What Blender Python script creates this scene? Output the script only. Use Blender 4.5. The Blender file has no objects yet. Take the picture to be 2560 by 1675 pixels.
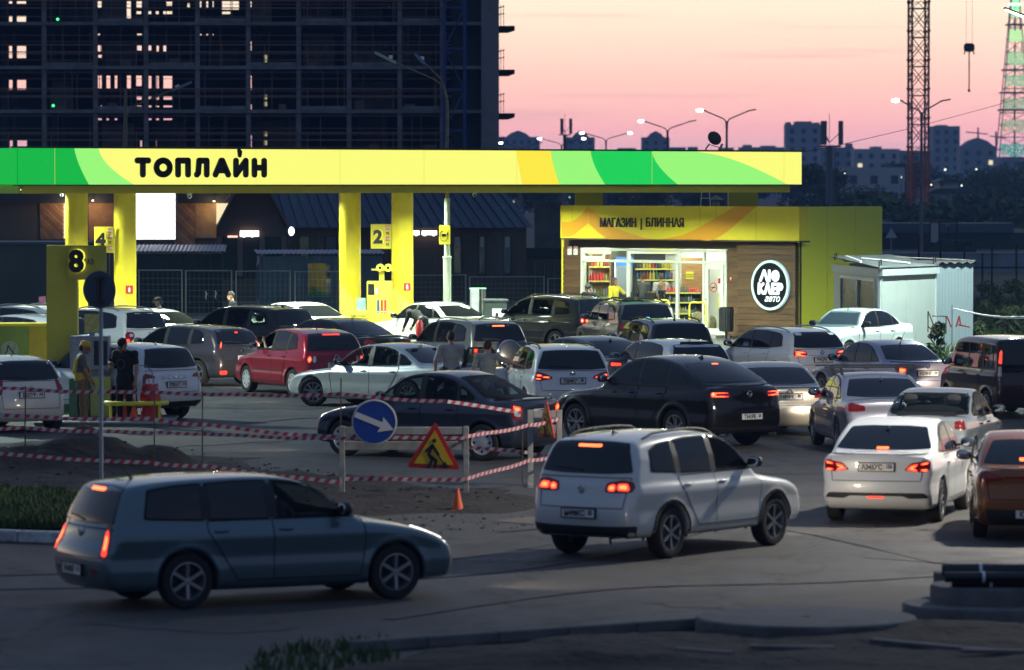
import bpy, bmesh, math, random
import numpy as np
from mathutils import Vector, Matrix
from mathutils.geometry import delaunay_2d_cdt
R = math.radians
rnd = random.Random(7)
SC = bpy.context.scene
COL = SC.collection
# ------------------------------------------------------------------ camera (160 mm tele, 5 m above the forecourt)
FPX, CAMH, PITCH = 11378.0, 5.0, 1.9155
cam_d = bpy.data.cameras.new('camera'); cam = bpy.data.objects.new('camera', cam_d); COL.objects.link(cam)
cam.location = (0, 0, CAMH); cam.rotation_euler = (R(90 - PITCH), 0, 0)
cam_d.sensor_width = 36; cam_d.lens = 160; cam_d.clip_start = 1; cam_d.clip_end = 9000
cam_d.dof.use_dof = True; cam_d.dof.focus_distance = 118; cam_d.dof.aperture_fstop = 2.6
SC.camera = cam
# ------------------------------------------------------------------ dusk sky
wd = bpy.data.worlds.new('World'); SC.world = wd; wd.use_nodes = True
nt = wd.node_tree; nt.nodes.clear()
def N(t, **k):
    n = nt.nodes.new(t)
    for a, b in k.items(): setattr(n, a, b)
    return n
wo = N('ShaderNodeOutputWorld'); bg = N('ShaderNodeBackground'); tc = N('ShaderNodeTexCoord')
sep = N('ShaderNodeSeparateXYZ'); nt.links.new(tc.outputs['Generated'], sep.inputs[0])
def ramp(stops, src, interp='LINEAR'):
    r = N('ShaderNodeValToRGB'); cr = r.color_ramp; cr.interpolation = interp
    while len(cr.elements) < len(stops): cr.elements.new(0.5)
    for e, (p, c) in zip(cr.elements, stops): e.position = p; e.color = (*c, 1)
    nt.links.new(src, r.inputs[0]); return r
mr = N('ShaderNodeMapRange'); mr.inputs[1].default_value = 0; mr.inputs[2].default_value = 1.0
nt.links.new(sep.outputs[2], mr.inputs[0])
pw = N('ShaderNodeMath', operation='POWER'); pw.inputs[1].default_value = 0.5
nt.links.new(mr.outputs[0], pw.inputs[0])       # sqrt(sin elevation) spreads the low sky over the ramp
# the afterglow side (ahead) and the dusk side (behind), by elevation
glow = ramp([(0, (.80, .56, .74)), (.075, (1.02, .61, .74)), (.11, (1.42, .69, .71)), (.15, (1.68, .94, .76)), (.195, (1.70, 1.34, .97)), (.24, (1.62, 1.40, 1.05)),
             (.34, (.66, .64, .62)), (.52, (.27, .35, .51)), (.8, (.14, .21, .36)), (1, (.095, .16, .30))], pw.outputs[0])
dusk = ramp([(0, (.09, .115, .17)), (.2, (.14, .15, .22)), (.36, (.125, .165, .27)), (.6, (.11, .17, .30)), (1, (.095, .16, .30))], pw.outputs[0])
az = N('ShaderNodeMapRange', interpolation_type='SMOOTHSTEP'); az.inputs[1].default_value = 0.15; az.inputs[2].default_value = 0.98
nt.links.new(sep.outputs[1], az.inputs[0])
mx = N('ShaderNodeMix', data_type='RGBA'); nt.links.new(az.outputs[0], mx.inputs[0])
nt.links.new(dusk.outputs[0], mx.inputs[6]); nt.links.new(glow.outputs[0], mx.inputs[7])
# thin mauve streaks of cloud low in the sky
mp = N('ShaderNodeMapping'); mp.inputs['Scale'].default_value = (9, 9, 260); nt.links.new(tc.outputs['Generated'], mp.inputs[0])
ns = N('ShaderNodeTexNoise'); ns.inputs['Scale'].default_value = 1.6; ns.inputs['Detail'].default_value = 3; nt.links.new(mp.outputs[0], ns.inputs[0])
cl = N('ShaderNodeMapRange'); cl.inputs[1].default_value = .57; cl.inputs[2].default_value = .78; cl.inputs[4].default_value = .30; nt.links.new(ns.outputs[0], cl.inputs[0])
m2 = N('ShaderNodeMix', data_type='RGBA'); nt.links.new(cl.outputs[0], m2.inputs[0]); nt.links.new(mx.outputs[2], m2.inputs[6]); m2.inputs[7].default_value = (.52, .40, .50, 1)
sky = N('ShaderNodeTexSky', sky_type='NISHITA', sun_disc=False, sun_elevation=R(-1.5), sun_rotation=R(0), altitude=100)
ad = N('ShaderNodeMix', data_type='RGBA', blend_type='ADD'); ad.inputs[0].default_value = .004
nt.links.new(m2.outputs[2], ad.inputs[6]); nt.links.new(sky.outputs[0], ad.inputs[7])
nt.links.new(ad.outputs[2], bg.inputs[0]); bg.inputs[1].default_value = 1.0
nt.links.new(bg.outputs[0], wo.inputs[0])
SC.view_settings.view_transform = 'Standard'; SC.view_settings.look = 'None'
SC.view_settings.exposure = 0.0; SC.view_settings.gamma = 1.0; SC.view_settings.use_curve_mapping = False
SC.cycles.use_denoising = True; SC.cycles.max_bounces = 8; SC.cycles.diffuse_bounces = 3; SC.cycles.glossy_bounces = 4
SC.cycles.transparent_max_bounces = 12; SC.cycles.volume_bounces = 1; SC.cycles.sample_clamp_indirect = 6
SC.cycles.caustics_reflective = False; SC.cycles.caustics_refractive = False
# ------------------------------------------------------------------ pixel rays (2560 x 1675 photo)
_cp, _sp = math.cos(R(PITCH)), math.sin(R(PITCH))
def ray(u, v):
    a = (u - 1280) / FPX; b = (837.5 - v) / FPX
    return Vector((a, _cp + b * _sp, b * _cp - _sp))
def P(u, v, d):
    r = ray(u, v); k = d / r.y
    return Vector((r.x * k, d, CAMH + r.z * k))
def G(u, v, z=0.0):
    r = ray(u, v); k = (z - CAMH) / r.z
    return Vector((r.x * k, r.y * k, z))
def PX(p):
    x, y, z = p[0], p[1], p[2] - CAMH
    yy = y * _cp - z * _sp; zz = y * _sp + z * _cp
    return 1280 + FPX * x / yy, 837.5 - FPX * zz / yy
class Wall:
    """a vertical plane through two ground points: photo pixel -> (t along, z up); pt(t, z, n) back to world, n outwards (towards the camera)"""
    def __init__(s, a, b):
        s.a = Vector((a[0], a[1], 0)); d = Vector((b[0], b[1], 0)) - s.a; s.L = d.length; s.d = d.normalized()
        s.n = Vector((s.d.y, -s.d.x, 0))
        s.yaw = math.atan2(s.d.y, s.d.x)
    def tz(s, u, v, n=0.0):
        r = ray(u, v); o = Vector((0, 0, CAMH)); k = (s.a + s.n * n - o).dot(s.n) / r.dot(s.n)
        p = o + r * k; return (p - s.a).dot(s.d), p.z
    def pt(s, t, z, n=0.0): return s.a + s.d * t + s.n * n + Vector((0, 0, z))
# ------------------------------------------------------------------ materials
_M = {}
def mat(name, col=(.5, .5, .5), rough=.5, metal=0.0, emit=None, estr=0.0, coat=0.0, noise=0.0, nscale=3.0, bump=0.0, bscale=40.0, spec=.5, col2=None, stretch=None, alpha=1.0, trans=0.0):
    if name in _M: return _M[name]
    m = bpy.data.materials.new(name); m.use_nodes = True; t = m.node_tree; b = t.nodes['Principled BSDF']
    b.inputs['Base Color'].default_value = (*col, 1); b.inputs['Roughness'].default_value = rough; b.inputs['Metallic'].default_value = metal
    b.inputs['Specular IOR Level'].default_value = spec
    if coat: b.inputs['Coat Weight'].default_value = coat; b.inputs['Coat Roughness'].default_value = .04
    if emit: b.inputs['Emission Color'].default_value = (*emit, 1); b.inputs['Emission Strength'].default_value = estr
    if alpha < 1: b.inputs['Alpha'].default_value = alpha
    if trans: b.inputs['Transmission Weight'].default_value = trans
    if noise or bump or col2:
        c = t.nodes.new('ShaderNodeTexCoord'); mpn = t.nodes.new('ShaderNodeMapping'); t.links.new(c.outputs['Object'], mpn.inputs[0])
        if stretch: mpn.inputs['Scale'].default_value = stretch
        n1 = t.nodes.new('ShaderNodeTexNoise'); n1.inputs['Scale'].default_value = nscale; n1.inputs['Detail'].default_value = 6; n1.inputs['Roughness'].default_value = .65
        t.links.new(mpn.outputs[0], n1.inputs[0])
        if noise or col2:
            r = t.nodes.new('ShaderNodeValToRGB'); c2 = col2 or tuple(x * (1 - noise) for x in col)
            r.color_ramp.elements[0].position = .36; r.color_ramp.elements[1].position = .66
            r.color_ramp.elements[0].color = (*c2, 1); r.color_ramp.elements[1].color = (*(col if col2 else [min(1, x * (1 + noise * .5)) for x in col]), 1)
            t.links.new(n1.outputs[0], r.inputs[0]); t.links.new(r.outputs[0], b.inputs['Base Color'])
            rr = t.nodes.new('ShaderNodeMapRange'); rr.inputs[3].default_value = max(0, rough - .12); rr.inputs[4].default_value = min(1, rough + .12)
            t.links.new(n1.outputs[0], rr.inputs[0]); t.links.new(rr.outputs[0], b.inputs['Roughness'])
        if bump:
            n2 = t.nodes.new('ShaderNodeTexNoise'); n2.inputs['Scale'].default_value = bscale; n2.inputs['Detail'].default_value = 4; t.links.new(mpn.outputs[0], n2.inputs[0])
            bp = t.nodes.new('ShaderNodeBump'); bp.inputs['Strength'].default_value = bump; bp.inputs['Distance'].default_value = .05
            t.links.new(n2.outputs[0], bp.inputs['Height']); t.links.new(bp.outputs[0], b.inputs['Normal'])
    _M[name] = m; return m
def emi(name, col=(1, 1, 1), s=1.0): return mat(name, (.02, .02, .02), .6, emit=col, estr=s)
# ------------------------------------------------------------------ mesh building
def tag(o, label=None, cat=None, group=None, kind=None):
    if label: o['label'] = label
    if cat: o['category'] = cat
    if group: o['group'] = group
    if kind: o['kind'] = kind
    return o
def empty(name, loc=(0, 0, 0), rz=0.0, label=None, cat=None, group=None):
    o = bpy.data.objects.new(name, None); o.empty_display_size = .2; COL.objects.link(o)
    o.location = loc; o.rotation_euler = (0, 0, rz); return tag(o, label, cat, group)
def link(name, me, parent=None, m=None):
    o = bpy.data.objects.new(name, me); COL.objects.link(o)
    if parent is not None: o.parent = parent
    if m is not None:
        if len(me.materials): me.materials.clear()
        for x in (m if isinstance(m, (list, tuple)) else [m]): me.materials.append(x)
    return o
class MB:
    def __init__(s): s.v = []; s.f = []; s.mi = []; s.cur = 0
    def add(s, vs, fs):
        o = len(s.v); s.v += [tuple(x) for x in vs]; s.f += [tuple(i + o for i in f) for f in fs]; s.mi += [s.cur] * len(fs); return s
    def box(s, x0, x1, y0, y1, z0, z1):
        return s.add([(x0, y0, z0), (x1, y0, z0), (x1, y1, z0), (x0, y1, z0), (x0, y0, z1), (x1, y0, z1), (x1, y1, z1), (x0, y1, z1)],
                     [(0, 3, 2, 1), (4, 5, 6, 7), (0, 1, 5, 4), (1, 2, 6, 5), (2, 3, 7, 6), (3, 0, 4, 7)])
    def cbox(s, x0, x1, y0, y1, z0, z1, c=.01):
        b = bmesh.new(); bmesh.ops.create_cube(b, size=1)
        for v in b.verts: v.co = Vector((x0 if v.co.x < 0 else x1, y0 if v.co.y < 0 else y1, z0 if v.co.z < 0 else z1))
        bmesh.ops.bevel(b, geom=b.edges[:], offset=c, segments=1, affect='EDGES')
        b.verts.index_update(); s.add([v.co[:] for v in b.verts], [[v.index for v in f.verts] for f in b.faces]); b.free(); return s
    def bar(s, a, b, w, h=None):
        """square bar from a to b"""
        a = Vector(a); b = Vector(b); d = (b - a).normalized(); up = Vector((0, 0, 1)) if abs(d.z) < .95 else Vector((0, 1, 0))
        x = d.cross(up).normalized() * w / 2; y = d.cross(x).normalized() * (h or w) / 2
        vs = [p + q for p in (a, b) for q in (-x - y, x - y, x + y, -x + y)]
        return s.add(vs, [(0, 1, 2, 3), (7, 6, 5, 4), (0, 4, 5, 1), (1, 5, 6, 2), (2, 6, 7, 3), (3, 7, 4, 0)])
    def tube(s, pts, r, n=8, cap=True):
        pts = [Vector(p) for p in pts]; rs = r if isinstance(r, (list, tuple)) else [r] * len(pts); vs = []; prev = None
        for i, p in enumerate(pts):
            d = (pts[min(i + 1, len(pts) - 1)] - pts[max(i - 1, 0)]).normalized()
            if prev is None: x = d.orthogonal().normalized()
            else: x = (prev - d * prev.dot(d)).normalized()
            prev = x; y = d.cross(x)
            vs += [p + (x * math.cos(k * 2 * math.pi / n) + y * math.sin(k * 2 * math.pi / n)) * rs[i] for k in range(n)]
        fs = [(i * n + k, i * n + (k + 1) % n, (i + 1) * n + (k + 1) % n, (i + 1) * n + k) for i in range(len(pts) - 1) for k in range(n)]
        if cap: fs += [tuple(range(n - 1, -1, -1)), tuple((len(pts) - 1) * n + k for k in range(n))]
        return s.add(vs, fs)
    def lathe(s, prof, n=16, axis='z', o=(0, 0, 0)):
        """prof: (radius, height) list"""
        vs = []; m = len(prof)
        for k in range(n):
            a = 2 * math.pi * k / n; c, q = math.cos(a), math.sin(a)
            for r_, h in prof:
                p = (r_ * c, r_ * q, h) if axis == 'z' else (r_ * c, h, r_ * q) if axis == 'y' else (h, r_ * c, r_ * q)
                vs.append((p[0] + o[0], p[1] + o[1], p[2] + o[2]))
        fs = [(k * m + i, ((k + 1) % n) * m + i, ((k + 1) % n) * m + i + 1, k * m + i + 1) for k in range(n) for i in range(m - 1)]
        return s.add(vs, fs)
    def prism(s, poly, y0, y1, plane='xz'):
        """polygon (2-D) extruded"""
        n = len(poly)
        def q(p, y): return (p[0], y, p[1]) if plane == 'xz' else (p[0], p[1], y) if plane == 'xy' else (y, p[0], p[1])
        vs = [q(p, y0) for p in poly] + [q(p, y1) for p in poly]
        return s.add(vs, [tuple(range(n)), tuple(range(2 * n - 1, n - 1, -1))] + [(i, n + i, n + (i + 1) % n, (i + 1) % n) for i in range(n)])
    def sell(s, c, r, n=10, e=.7):
        """rounded lump (super-ellipsoid)"""
        vs = []; f = lambda a: math.copysign(abs(a) ** e, a)
        for i in range(n + 1):
            th = -math.pi / 2 + math.pi * i / n
            for k in range(2 * n):
                ph = math.pi * k / n
                vs.append((c[0] + r[0] * f(math.cos(th)) * f(math.cos(ph)), c[1] + r[1] * f(math.cos(th)) * f(math.sin(ph)), c[2] + r[2] * f(math.sin(th))))
        m = 2 * n
        return s.add(vs, [(i * m + k, i * m + (k + 1) % m, (i + 1) * m + (k + 1) % m, (i + 1) * m + k) for i in range(n) for k in range(m)])
    def xf(s, mt):
        s.v = [tuple(mt @ Vector(p)) for p in s.v]; return s
    def build(s, name, m=None, parent=None, smooth=None, fix=True):
        me = bpy.data.meshes.new(name); me.from_pydata(s.v, [], s.f)
        if fix:
            b = bmesh.new(); b.from_mesh(me); bmesh.ops.recalc_face_normals(b, faces=b.faces[:]); b.to_mesh(me); b.free()
        o = link(name, me, parent, m)
        if any(s.mi): me.polygons.foreach_set('material_index', s.mi)
        if smooth is not None:
            me.shade_smooth()
            me.set_sharp_from_angle(angle=R(smooth))
        return o
def boxo(name, x0, x1, y0, y1, z0, z1, m, parent=None, c=0):
    b = MB(); (b.cbox(x0, x1, y0, y1, z0, z1, c) if c else b.box(x0, x1, y0, y1, z0, z1)); return b.build(name, m, parent)
_txt = {}
def text_mesh(txt, size, bold=0.0, depth=0.0, sx=1.0, shear=0.0):
    """built-in font -> mesh centred on x, base line at 0, in the xz plane facing -y"""
    cu = bpy.data.curves.new('text', 'FONT'); cu.body = txt; cu.size = size; cu.align_x = 'CENTER'; cu.offset = bold; cu.extrude = depth; cu.shear = shear; cu.resolution_u = 3
    ob = bpy.data.objects.new('text', cu); me = bpy.data.meshes.new_from_object(ob); bpy.data.objects.remove(ob); bpy.data.curves.remove(cu)
    me.transform(Matrix(((sx, 0, 0, 0), (0, 0, -1, 0), (0, 1, 0, 0), (0, 0, 0, 1)))); return me
# ================================================================== implicit surfaces -> meshes
def smin(a, b, k):
    h = np.clip(.5 + .5 * (b - a) / k, 0, 1); return b + (a - b) * h - k * h * (1 - h)
def smax(a, b, k): return -smin(-a, -b, k)
def chaikin(p, n=2):
    p = np.array(p, float)
    for _ in range(n):
        q = np.roll(p, -1, 0); p = np.stack([p * .75 + q * .25, p * .25 + q * .75], 1).reshape(-1, 2)
    return p
def fillet(p, r):
    """round each corner of a polygon by about r"""
    p = np.array(p, float); out = []; n = len(p)
    for i in range(n):
        a, b, c = p[i - 1], p[i], p[(i + 1) % n]; la, lc = np.hypot(*(a - b)), np.hypot(*(c - b))
        q0 = b + (a - b) * min(r / (la + 1e-9), .45); q1 = b + (c - b) * min(r / (lc + 1e-9), .45)
        out += [q0, b * .5 + (q0 + q1) * .25, q1]
    return np.array(out)
def hull(p):
    p = sorted(map(tuple, p)); h = []
    for seq in (p, p[::-1]):
        k = []
        for q in seq:
            while len(k) > 1 and (k[-1][0] - k[-2][0]) * (q[1] - k[-2][1]) - (k[-1][1] - k[-2][1]) * (q[0] - k[-2][0]) <= 0: k.pop()
            k.append(q)
        h += k[:-1]
    return h
def poly_sdf(poly, X, Z):
    d = np.full(X.shape, 1e9); s = np.ones(X.shape); n = len(poly)
    for i in range(n):
        a = poly[i]; b = poly[i - 1]; ex, ez = b[0] - a[0], b[1] - a[1]; wx, wz = X - a[0], Z - a[1]
        t = np.clip((wx * ex + wz * ez) / (ex * ex + ez * ez + 1e-12), 0, 1)
        d = np.minimum(d, (wx - ex * t) ** 2 + (wz - ez * t) ** 2)
        c1 = Z >= a[1]; c2 = Z < b[1]; c3 = ex * wz > ez * wx
        s = np.where((c1 & c2 & c3) | (~c1 & ~c2 & ~c3), -s, s)
    return s * np.sqrt(d)
class Tab:
    """2-D distance table with bilinear look-up"""
    def __init__(s, poly, lo, hi, h=.012):
        s.lo = lo; s.h = h; nx, nz = int((hi[0] - lo[0]) / h) + 2, int((hi[1] - lo[1]) / h) + 2
        X, Z = np.meshgrid(lo[0] + h * np.arange(nx), lo[1] + h * np.arange(nz), indexing='ij'); s.t = poly_sdf(poly, X, Z); s.n = (nx, nz)
    def __call__(s, x, z):
        a = np.clip((x - s.lo[0]) / s.h, 0, s.n[0] - 1.001); b = np.clip((z - s.lo[1]) / s.h, 0, s.n[1] - 1.001)
        i = a.astype(int); j = b.astype(int); a = a - i; b = b - j; t = s.t
        return (t[i, j] * (1 - a) + t[i + 1, j] * a) * (1 - b) + (t[i, j + 1] * (1 - a) + t[i + 1, j + 1] * a) * b
def surfnet(F, o, h):
    """naive surface nets: (verts, quads, cell index of each vert)"""
    nx, ny, nz = F.shape; ins = F < 0
    cnt = np.zeros((nx - 1, ny - 1, nz - 1)); acc = np.zeros((nx - 1, ny - 1, nz - 1, 3))
    sl = lambda a, n: slice(a, n - 1 + a)
    cor = [(a, b, c) for a in (0, 1) for b in (0, 1) for c in (0, 1)]
    for a in cor:
        for ax in range(3):
            if a[ax]: continue
            b = list(a); b[ax] = 1
            A = F[sl(a[0], nx), sl(a[1], ny), sl(a[2], nz)]; B = F[sl(b[0], nx), sl(b[1], ny), sl(b[2], nz)]
            m = (A < 0) != (B < 0); t = np.where(m, A / np.where(m, A - B, 1), 0)
            cnt += m
            for q in range(3): acc[..., q] += m * (a[q] + (t if q == ax else 0))
    act = cnt > 0; idx = -np.ones(act.shape, int); idx[act] = np.arange(act.sum()); cells = np.argwhere(act)
    V = np.array(o) + h * (cells + acc[act] / cnt[act][:, None]); Q = []
    for ax in range(3):
        A = np.take(ins, range(ins.shape[ax] - 1), ax); B = np.take(ins, range(1, ins.shape[ax]), ax)
        E = np.argwhere(A != B); o1, o2 = (ax + 1) % 3, (ax + 2) % 3
        ok = (E[:, o1] > 0) & (E[:, o2] > 0) & (E[:, o1] < F.shape[o1] - 1) & (E[:, o2] < F.shape[o2] - 1); E = E[ok]
        if not len(E): continue
        flip = A[tuple(E.T)]
        def cell(d1, d2):
            c = E.copy(); c[:, o1] -= d1; c[:, o2] -= d2; return idx[tuple(c.T)]
        q = np.stack([cell(1, 1), cell(0, 1), cell(0, 0), cell(1, 0)], 1)
        q[~flip] = q[~flip][:, ::-1]; Q.append(q)
    return V, np.concatenate(Q), cells
def grad(f, p, e=.012):
    g = np.empty_like(p)
    for a in range(3):
        d = np.zeros(3); d[a] = e; g[:, a] = (f(*(p + d).T) - f(*(p - d).T)) / (2 * e)
    return g
def unit(g): return g / (np.linalg.norm(g, axis=1)[:, None] + 1e-9)
def np_mesh(name, V, F, normals=None, smooth=True):
    me = bpy.data.meshes.new(name); V = np.asarray(V, np.float32); n = len(F); k = F.shape[1]
    me.vertices.add(len(V)); me.vertices.foreach_set('co', V.ravel())
    me.loops.add(n * k); me.loops.foreach_set('vertex_index', F.ravel().astype(np.int32))
    me.polygons.add(n); me.polygons.foreach_set('loop_start', np.arange(0, n * k, k, dtype=np.int32)); me.update(calc_edges=True)
    if smooth: me.shade_smooth()
    if normals is not None: me.normals_split_custom_set_from_vertices([tuple(x) for x in normals])
    return me
# ================================================================== car profiles (X/L from the front bumper, Z/H)
PROF = {
 'sedan': ([(.03, .13), (.005, .2), (0, .32), (.008, .42), (.03, .485), (.10, .555), (.20, .60), (.275, .63), (.45, .64), (.65, .66), (.80, .685), (.86, .70), (.93, .71), (.978, .705), (.992, .665), (.990, .52), (1, .43), (1, .28), (.985, .18), (.95, .13)],
           [(.25, .58), (.28, .64), (.355, .80), (.425, .935), (.485, .985), (.57, 1), (.65, .985), (.72, .935), (.80, .82), (.865, .715), (.89, .67), (.85, .56)],
           [[(.335, .665), (.375, .76), (.44, .895), (.48, .925), (.535, .94), (.535, .672)], [(.552, .674), (.552, .94), (.62, .93), (.675, .895), (.70, .86), (.715, .685)], [(.728, .69), (.715, .845), (.75, .80), (.79, .715), (.785, .695)]], (.685, .925), (.725, .915)),
 'hatch': ([(.03, .13), (.005, .2), (0, .32), (.01, .43), (.04, .50), (.10, .56), (.20, .61), (.28, .64), (.5, .65), (.75, .67), (.93, .68), (.978, .66), (.985, .55), (1, .44), (1, .27), (.985, .18), (.95, .13)],
           [(.25, .58), (.285, .65), (.36, .80), (.43, .925), (.50, .985), (.60, 1), (.75, .99), (.86, .955), (.915, .925), (.945, .80), (.975, .67), (.96, .56)],
           [[(.335, .675), (.39, .79), (.45, .90), (.50, .93), (.545, .942), (.545, .68)], [(.562, .682), (.562, .942), (.66, .942), (.735, .925), (.735, .69)], [(.75, .695), (.75, .92), (.80, .905), (.835, .86), (.85, .72)]], (.69, .915), (.70, .925)),
 'suv': ([(.03, .17), (.005, .23), (0, .34), (.008, .43), (.03, .50), (.09, .555), (.2, .60), (.28, .635), (.5, .645), (.75, .655), (.94, .66), (.982, .64), (.99, .52), (1, .43), (1, .29), (.985, .2), (.95, .17)],
         [(.25, .57), (.285, .645), (.35, .79), (.42, .925), (.49, .98), (.60, 1), (.78, .99), (.89, .965), (.935, .935), (.955, .80), (.982, .65), (.96, .55)],
         [[(.33, .67), (.38, .78), (.44, .90), (.49, .93), (.54, .94), (.54, .675)], [(.557, .677), (.557, .94), (.66, .94), (.735, .925), (.735, .685)], [(.75, .69), (.75, .922), (.82, .905), (.865, .86), (.875, .71)]], (.68, .925), (.70, .925)),
 'wagon': ([(.03, .13), (.005, .2), (0, .32), (.01, .42), (.04, .49), (.10, .56), (.18, .61), (.26, .645), (.45, .65), (.75, .66), (.93, .665), (.972, .65), (.98, .53), (1, .44), (1, .27), (.985, .18), (.95, .13)],
           [(.23, .58), (.265, .65), (.34, .80), (.415, .935), (.48, .985), (.58, 1), (.76, .99), (.88, .965), (.925, .935), (.945, .82), (.972, .66), (.95, .56)],
           [[(.315, .675), (.36, .78), (.425, .90), (.47, .93), (.525, .945), (.525, .675)], [(.542, .675), (.542, .945), (.62, .945), (.705, .935), (.705, .68)], [(.72, .68), (.72, .935), (.80, .92), (.86, .895), (.875, .70)]], (.69, .925), (.66, .925)),
 'coupe': ([(.03, .16), (.005, .22), (0, .34), (.01, .46), (.04, .53), (.10, .585), (.2, .62), (.28, .645), (.5, .65), (.75, .665), (.88, .69), (.95, .705), (.982, .69), (.988, .6), (.99, .52), (1, .43), (1, .29), (.985, .2), (.95, .16)],
           [(.25, .57), (.285, .645), (.36, .80), (.43, .925), (.50, .985), (.58, 1), (.68, .985), (.77, .93), (.86, .83), (.935, .72), (.955, .66), (.93, .55)],
           [[(.335, .68), (.385, .785), (.45, .905), (.50, .935), (.545, .945), (.545, .685)], [(.56, .687), (.56, .945), (.64, .94), (.71, .90), (.71, .695)], [(.725, .70), (.725, .89), (.77, .85), (.81, .79), (.835, .73)]], (.69, .925), (.735, .915)),
 'mini': ([(.03, .12), (.005, .18), (0, .30), (.005, .43), (.03, .50), (.09, .545), (.16, .565), (.3, .575), (.6, .58), (.9, .585), (.985, .58), (.99, .5), (1, .40), (1, .25), (.985, .15), (.95, .12)],
          [(.10, .50), (.14, .57), (.20, .75), (.275, .925), (.35, .98), (.5, 1), (.8, .995), (.93, .985), (.972, .955), (.98, .8), (.988, .58), (.97, .48)],
          [[(.245, .61), (.30, .76), (.36, .885), (.42, .90), (.53, .905), (.53, .61)], [(.55, .61), (.55, .905), (.75, .905), (.75, .61)], [(.785, .61), (.785, .90), (.90, .89), (.915, .62)]], (.62, .92), (.56, .94)),
}
def glass_mat(see):
    k = 'see_through_glass' if see else 'tinted_glass'
    if k in _M: return _M[k]
    if not see: return mat(k, (.006, .008, .012), .03, spec=.6)
    m = bpy.data.materials.new(k); m.use_nodes = True; t = m.node_tree; b = t.nodes['Principled BSDF']; out = t.nodes['Material Output']
    b.inputs['Base Color'].default_value = (.01, .015, .02, 1); b.inputs['Roughness'].default_value = .03; b.inputs['Specular IOR Level'].default_value = .6
    tr = t.nodes.new('ShaderNodeBsdfTransparent'); tr.inputs[0].default_value = (.62, .70, .70, 1); mxn = t.nodes.new('ShaderNodeMixShader'); mxn.inputs[0].default_value = .78
    t.links.new(b.outputs[0], mxn.inputs[1]); t.links.new(tr.outputs[0], mxn.inputs[2]); t.links.new(mxn.outputs[0], out.inputs[0])
    _M[k] = m; return m
def paint(name, col, metal=.35, rough=.34, dirt=.05):
    """car paint with a little road dust low on the body; the inner face of the sheet is dark trim"""
    if name in _M: return _M[name]
    m = mat(name, col, rough, metal, coat=1.0, spec=.12); t = m.node_tree; b = t.nodes['Principled BSDF']
    c = t.nodes.new('ShaderNodeTexCoord'); sp = t.nodes.new('ShaderNodeSeparateXYZ'); t.links.new(c.outputs['Object'], sp.inputs[0])
    n = t.nodes.new('ShaderNodeTexNoise'); n.inputs['Scale'].default_value = 5; n.inputs['Detail'].default_value = 5; t.links.new(c.outputs['Object'], n.inputs[0])
    r = t.nodes.new('ShaderNodeMapRange'); r.inputs[1].default_value = .75; r.inputs[2].default_value = .15; t.links.new(sp.outputs[2], r.inputs[0])
    mu = t.nodes.new('ShaderNodeMath'); mu.operation = 'MULTIPLY'; t.links.new(r.outputs[0], mu.inputs[0]); t.links.new(n.outputs[0], mu.inputs[1])
    m3 = t.nodes.new('ShaderNodeMath'); m3.operation = 'MULTIPLY'; m3.inputs[1].default_value = dirt * 3; t.links.new(mu.outputs[0], m3.inputs[0])
    mix = t.nodes.new('ShaderNodeMix'); mix.data_type = 'RGBA'; t.links.new(m3.outputs[0], mix.inputs[0]); mix.inputs[6].default_value = (*col, 1); mix.inputs[7].default_value = (.13, .11, .085, 1)
    t.links.new(mix.outputs[2], b.inputs['Base Color'])
    cw = t.nodes.new('ShaderNodeMath'); cw.operation = 'SUBTRACT'; cw.inputs[0].default_value = 1.0; cw.use_clamp = True; t.links.new(m3.outputs[0], cw.inputs[1]); t.links.new(cw.outputs[0], b.inputs['Coat Weight'])
    g = t.nodes.new('ShaderNodeNewGeometry'); df = t.nodes.new('ShaderNodeBsdfDiffuse'); df.inputs[0].default_value = (.02, .02, .02, 1)
    ms = t.nodes.new('ShaderNodeMixShader'); t.links.new(g.outputs['Backfacing'], ms.inputs[0]); t.links.new(b.outputs[0], ms.inputs[1]); t.links.new(df.outputs[0], ms.inputs[2])
    t.links.new(ms.outputs[0], t.nodes['Material Output'].inputs[0]); return m
M_TYRE = mat('tyre_rubber', (.018, .017, .016), .85, noise=.3, nscale=8)
M_RIM = mat('rim_alloy', (.34, .35, .36), .35, .7)
M_RIMD = mat('rim_dark', (.06, .06, .065), .35, .6)
M_COVER = mat('wheel_cover_silver', (.48, .49, .5), .45, .3)
M_BLACK = mat('black_plastic', (.02, .02, .021), .55, noise=.3, nscale=6)
M_GAP = mat('seam_black', (.004, .004, .004), .9)
M_RED = mat('red_lens', (.22, .006, .008), .08, coat=.6)
M_REDE = mat('tail_lamp_lit', (.3, .01, .01), .2, emit=(1, .045, .022), estr=2.4)
M_HOT = mat('brake_lamp_lit', (.3, .02, .01), .2, emit=(1, .13, .035), estr=4.6)
M_WHL = mat('clear_lens', (.55, .56, .58), .08, .2, coat=.6)
M_HEAD = mat('head_lamp_lit', (.8, .8, .8), .2, emit=(1, .95, .85), estr=3.5)
M_AMB = mat('amber_emissive', (.5, .2, .02), .2, emit=(1, .5, .1), estr=5)
M_CHR = mat('chrome', (.75, .76, .78), .12, 1.0)
M_PLATE = mat('plate_white', (.78, .78, .75), .45)
M_PLINK = mat('plate_ink', (.02, .02, .02), .6)
M_SEAT = mat('seat_fabric', (.035, .035, .038), .9)
M_MIRG = mat('mirror_glass', (.6, .62, .65), .05, 1.0)
_wheel = {}
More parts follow.
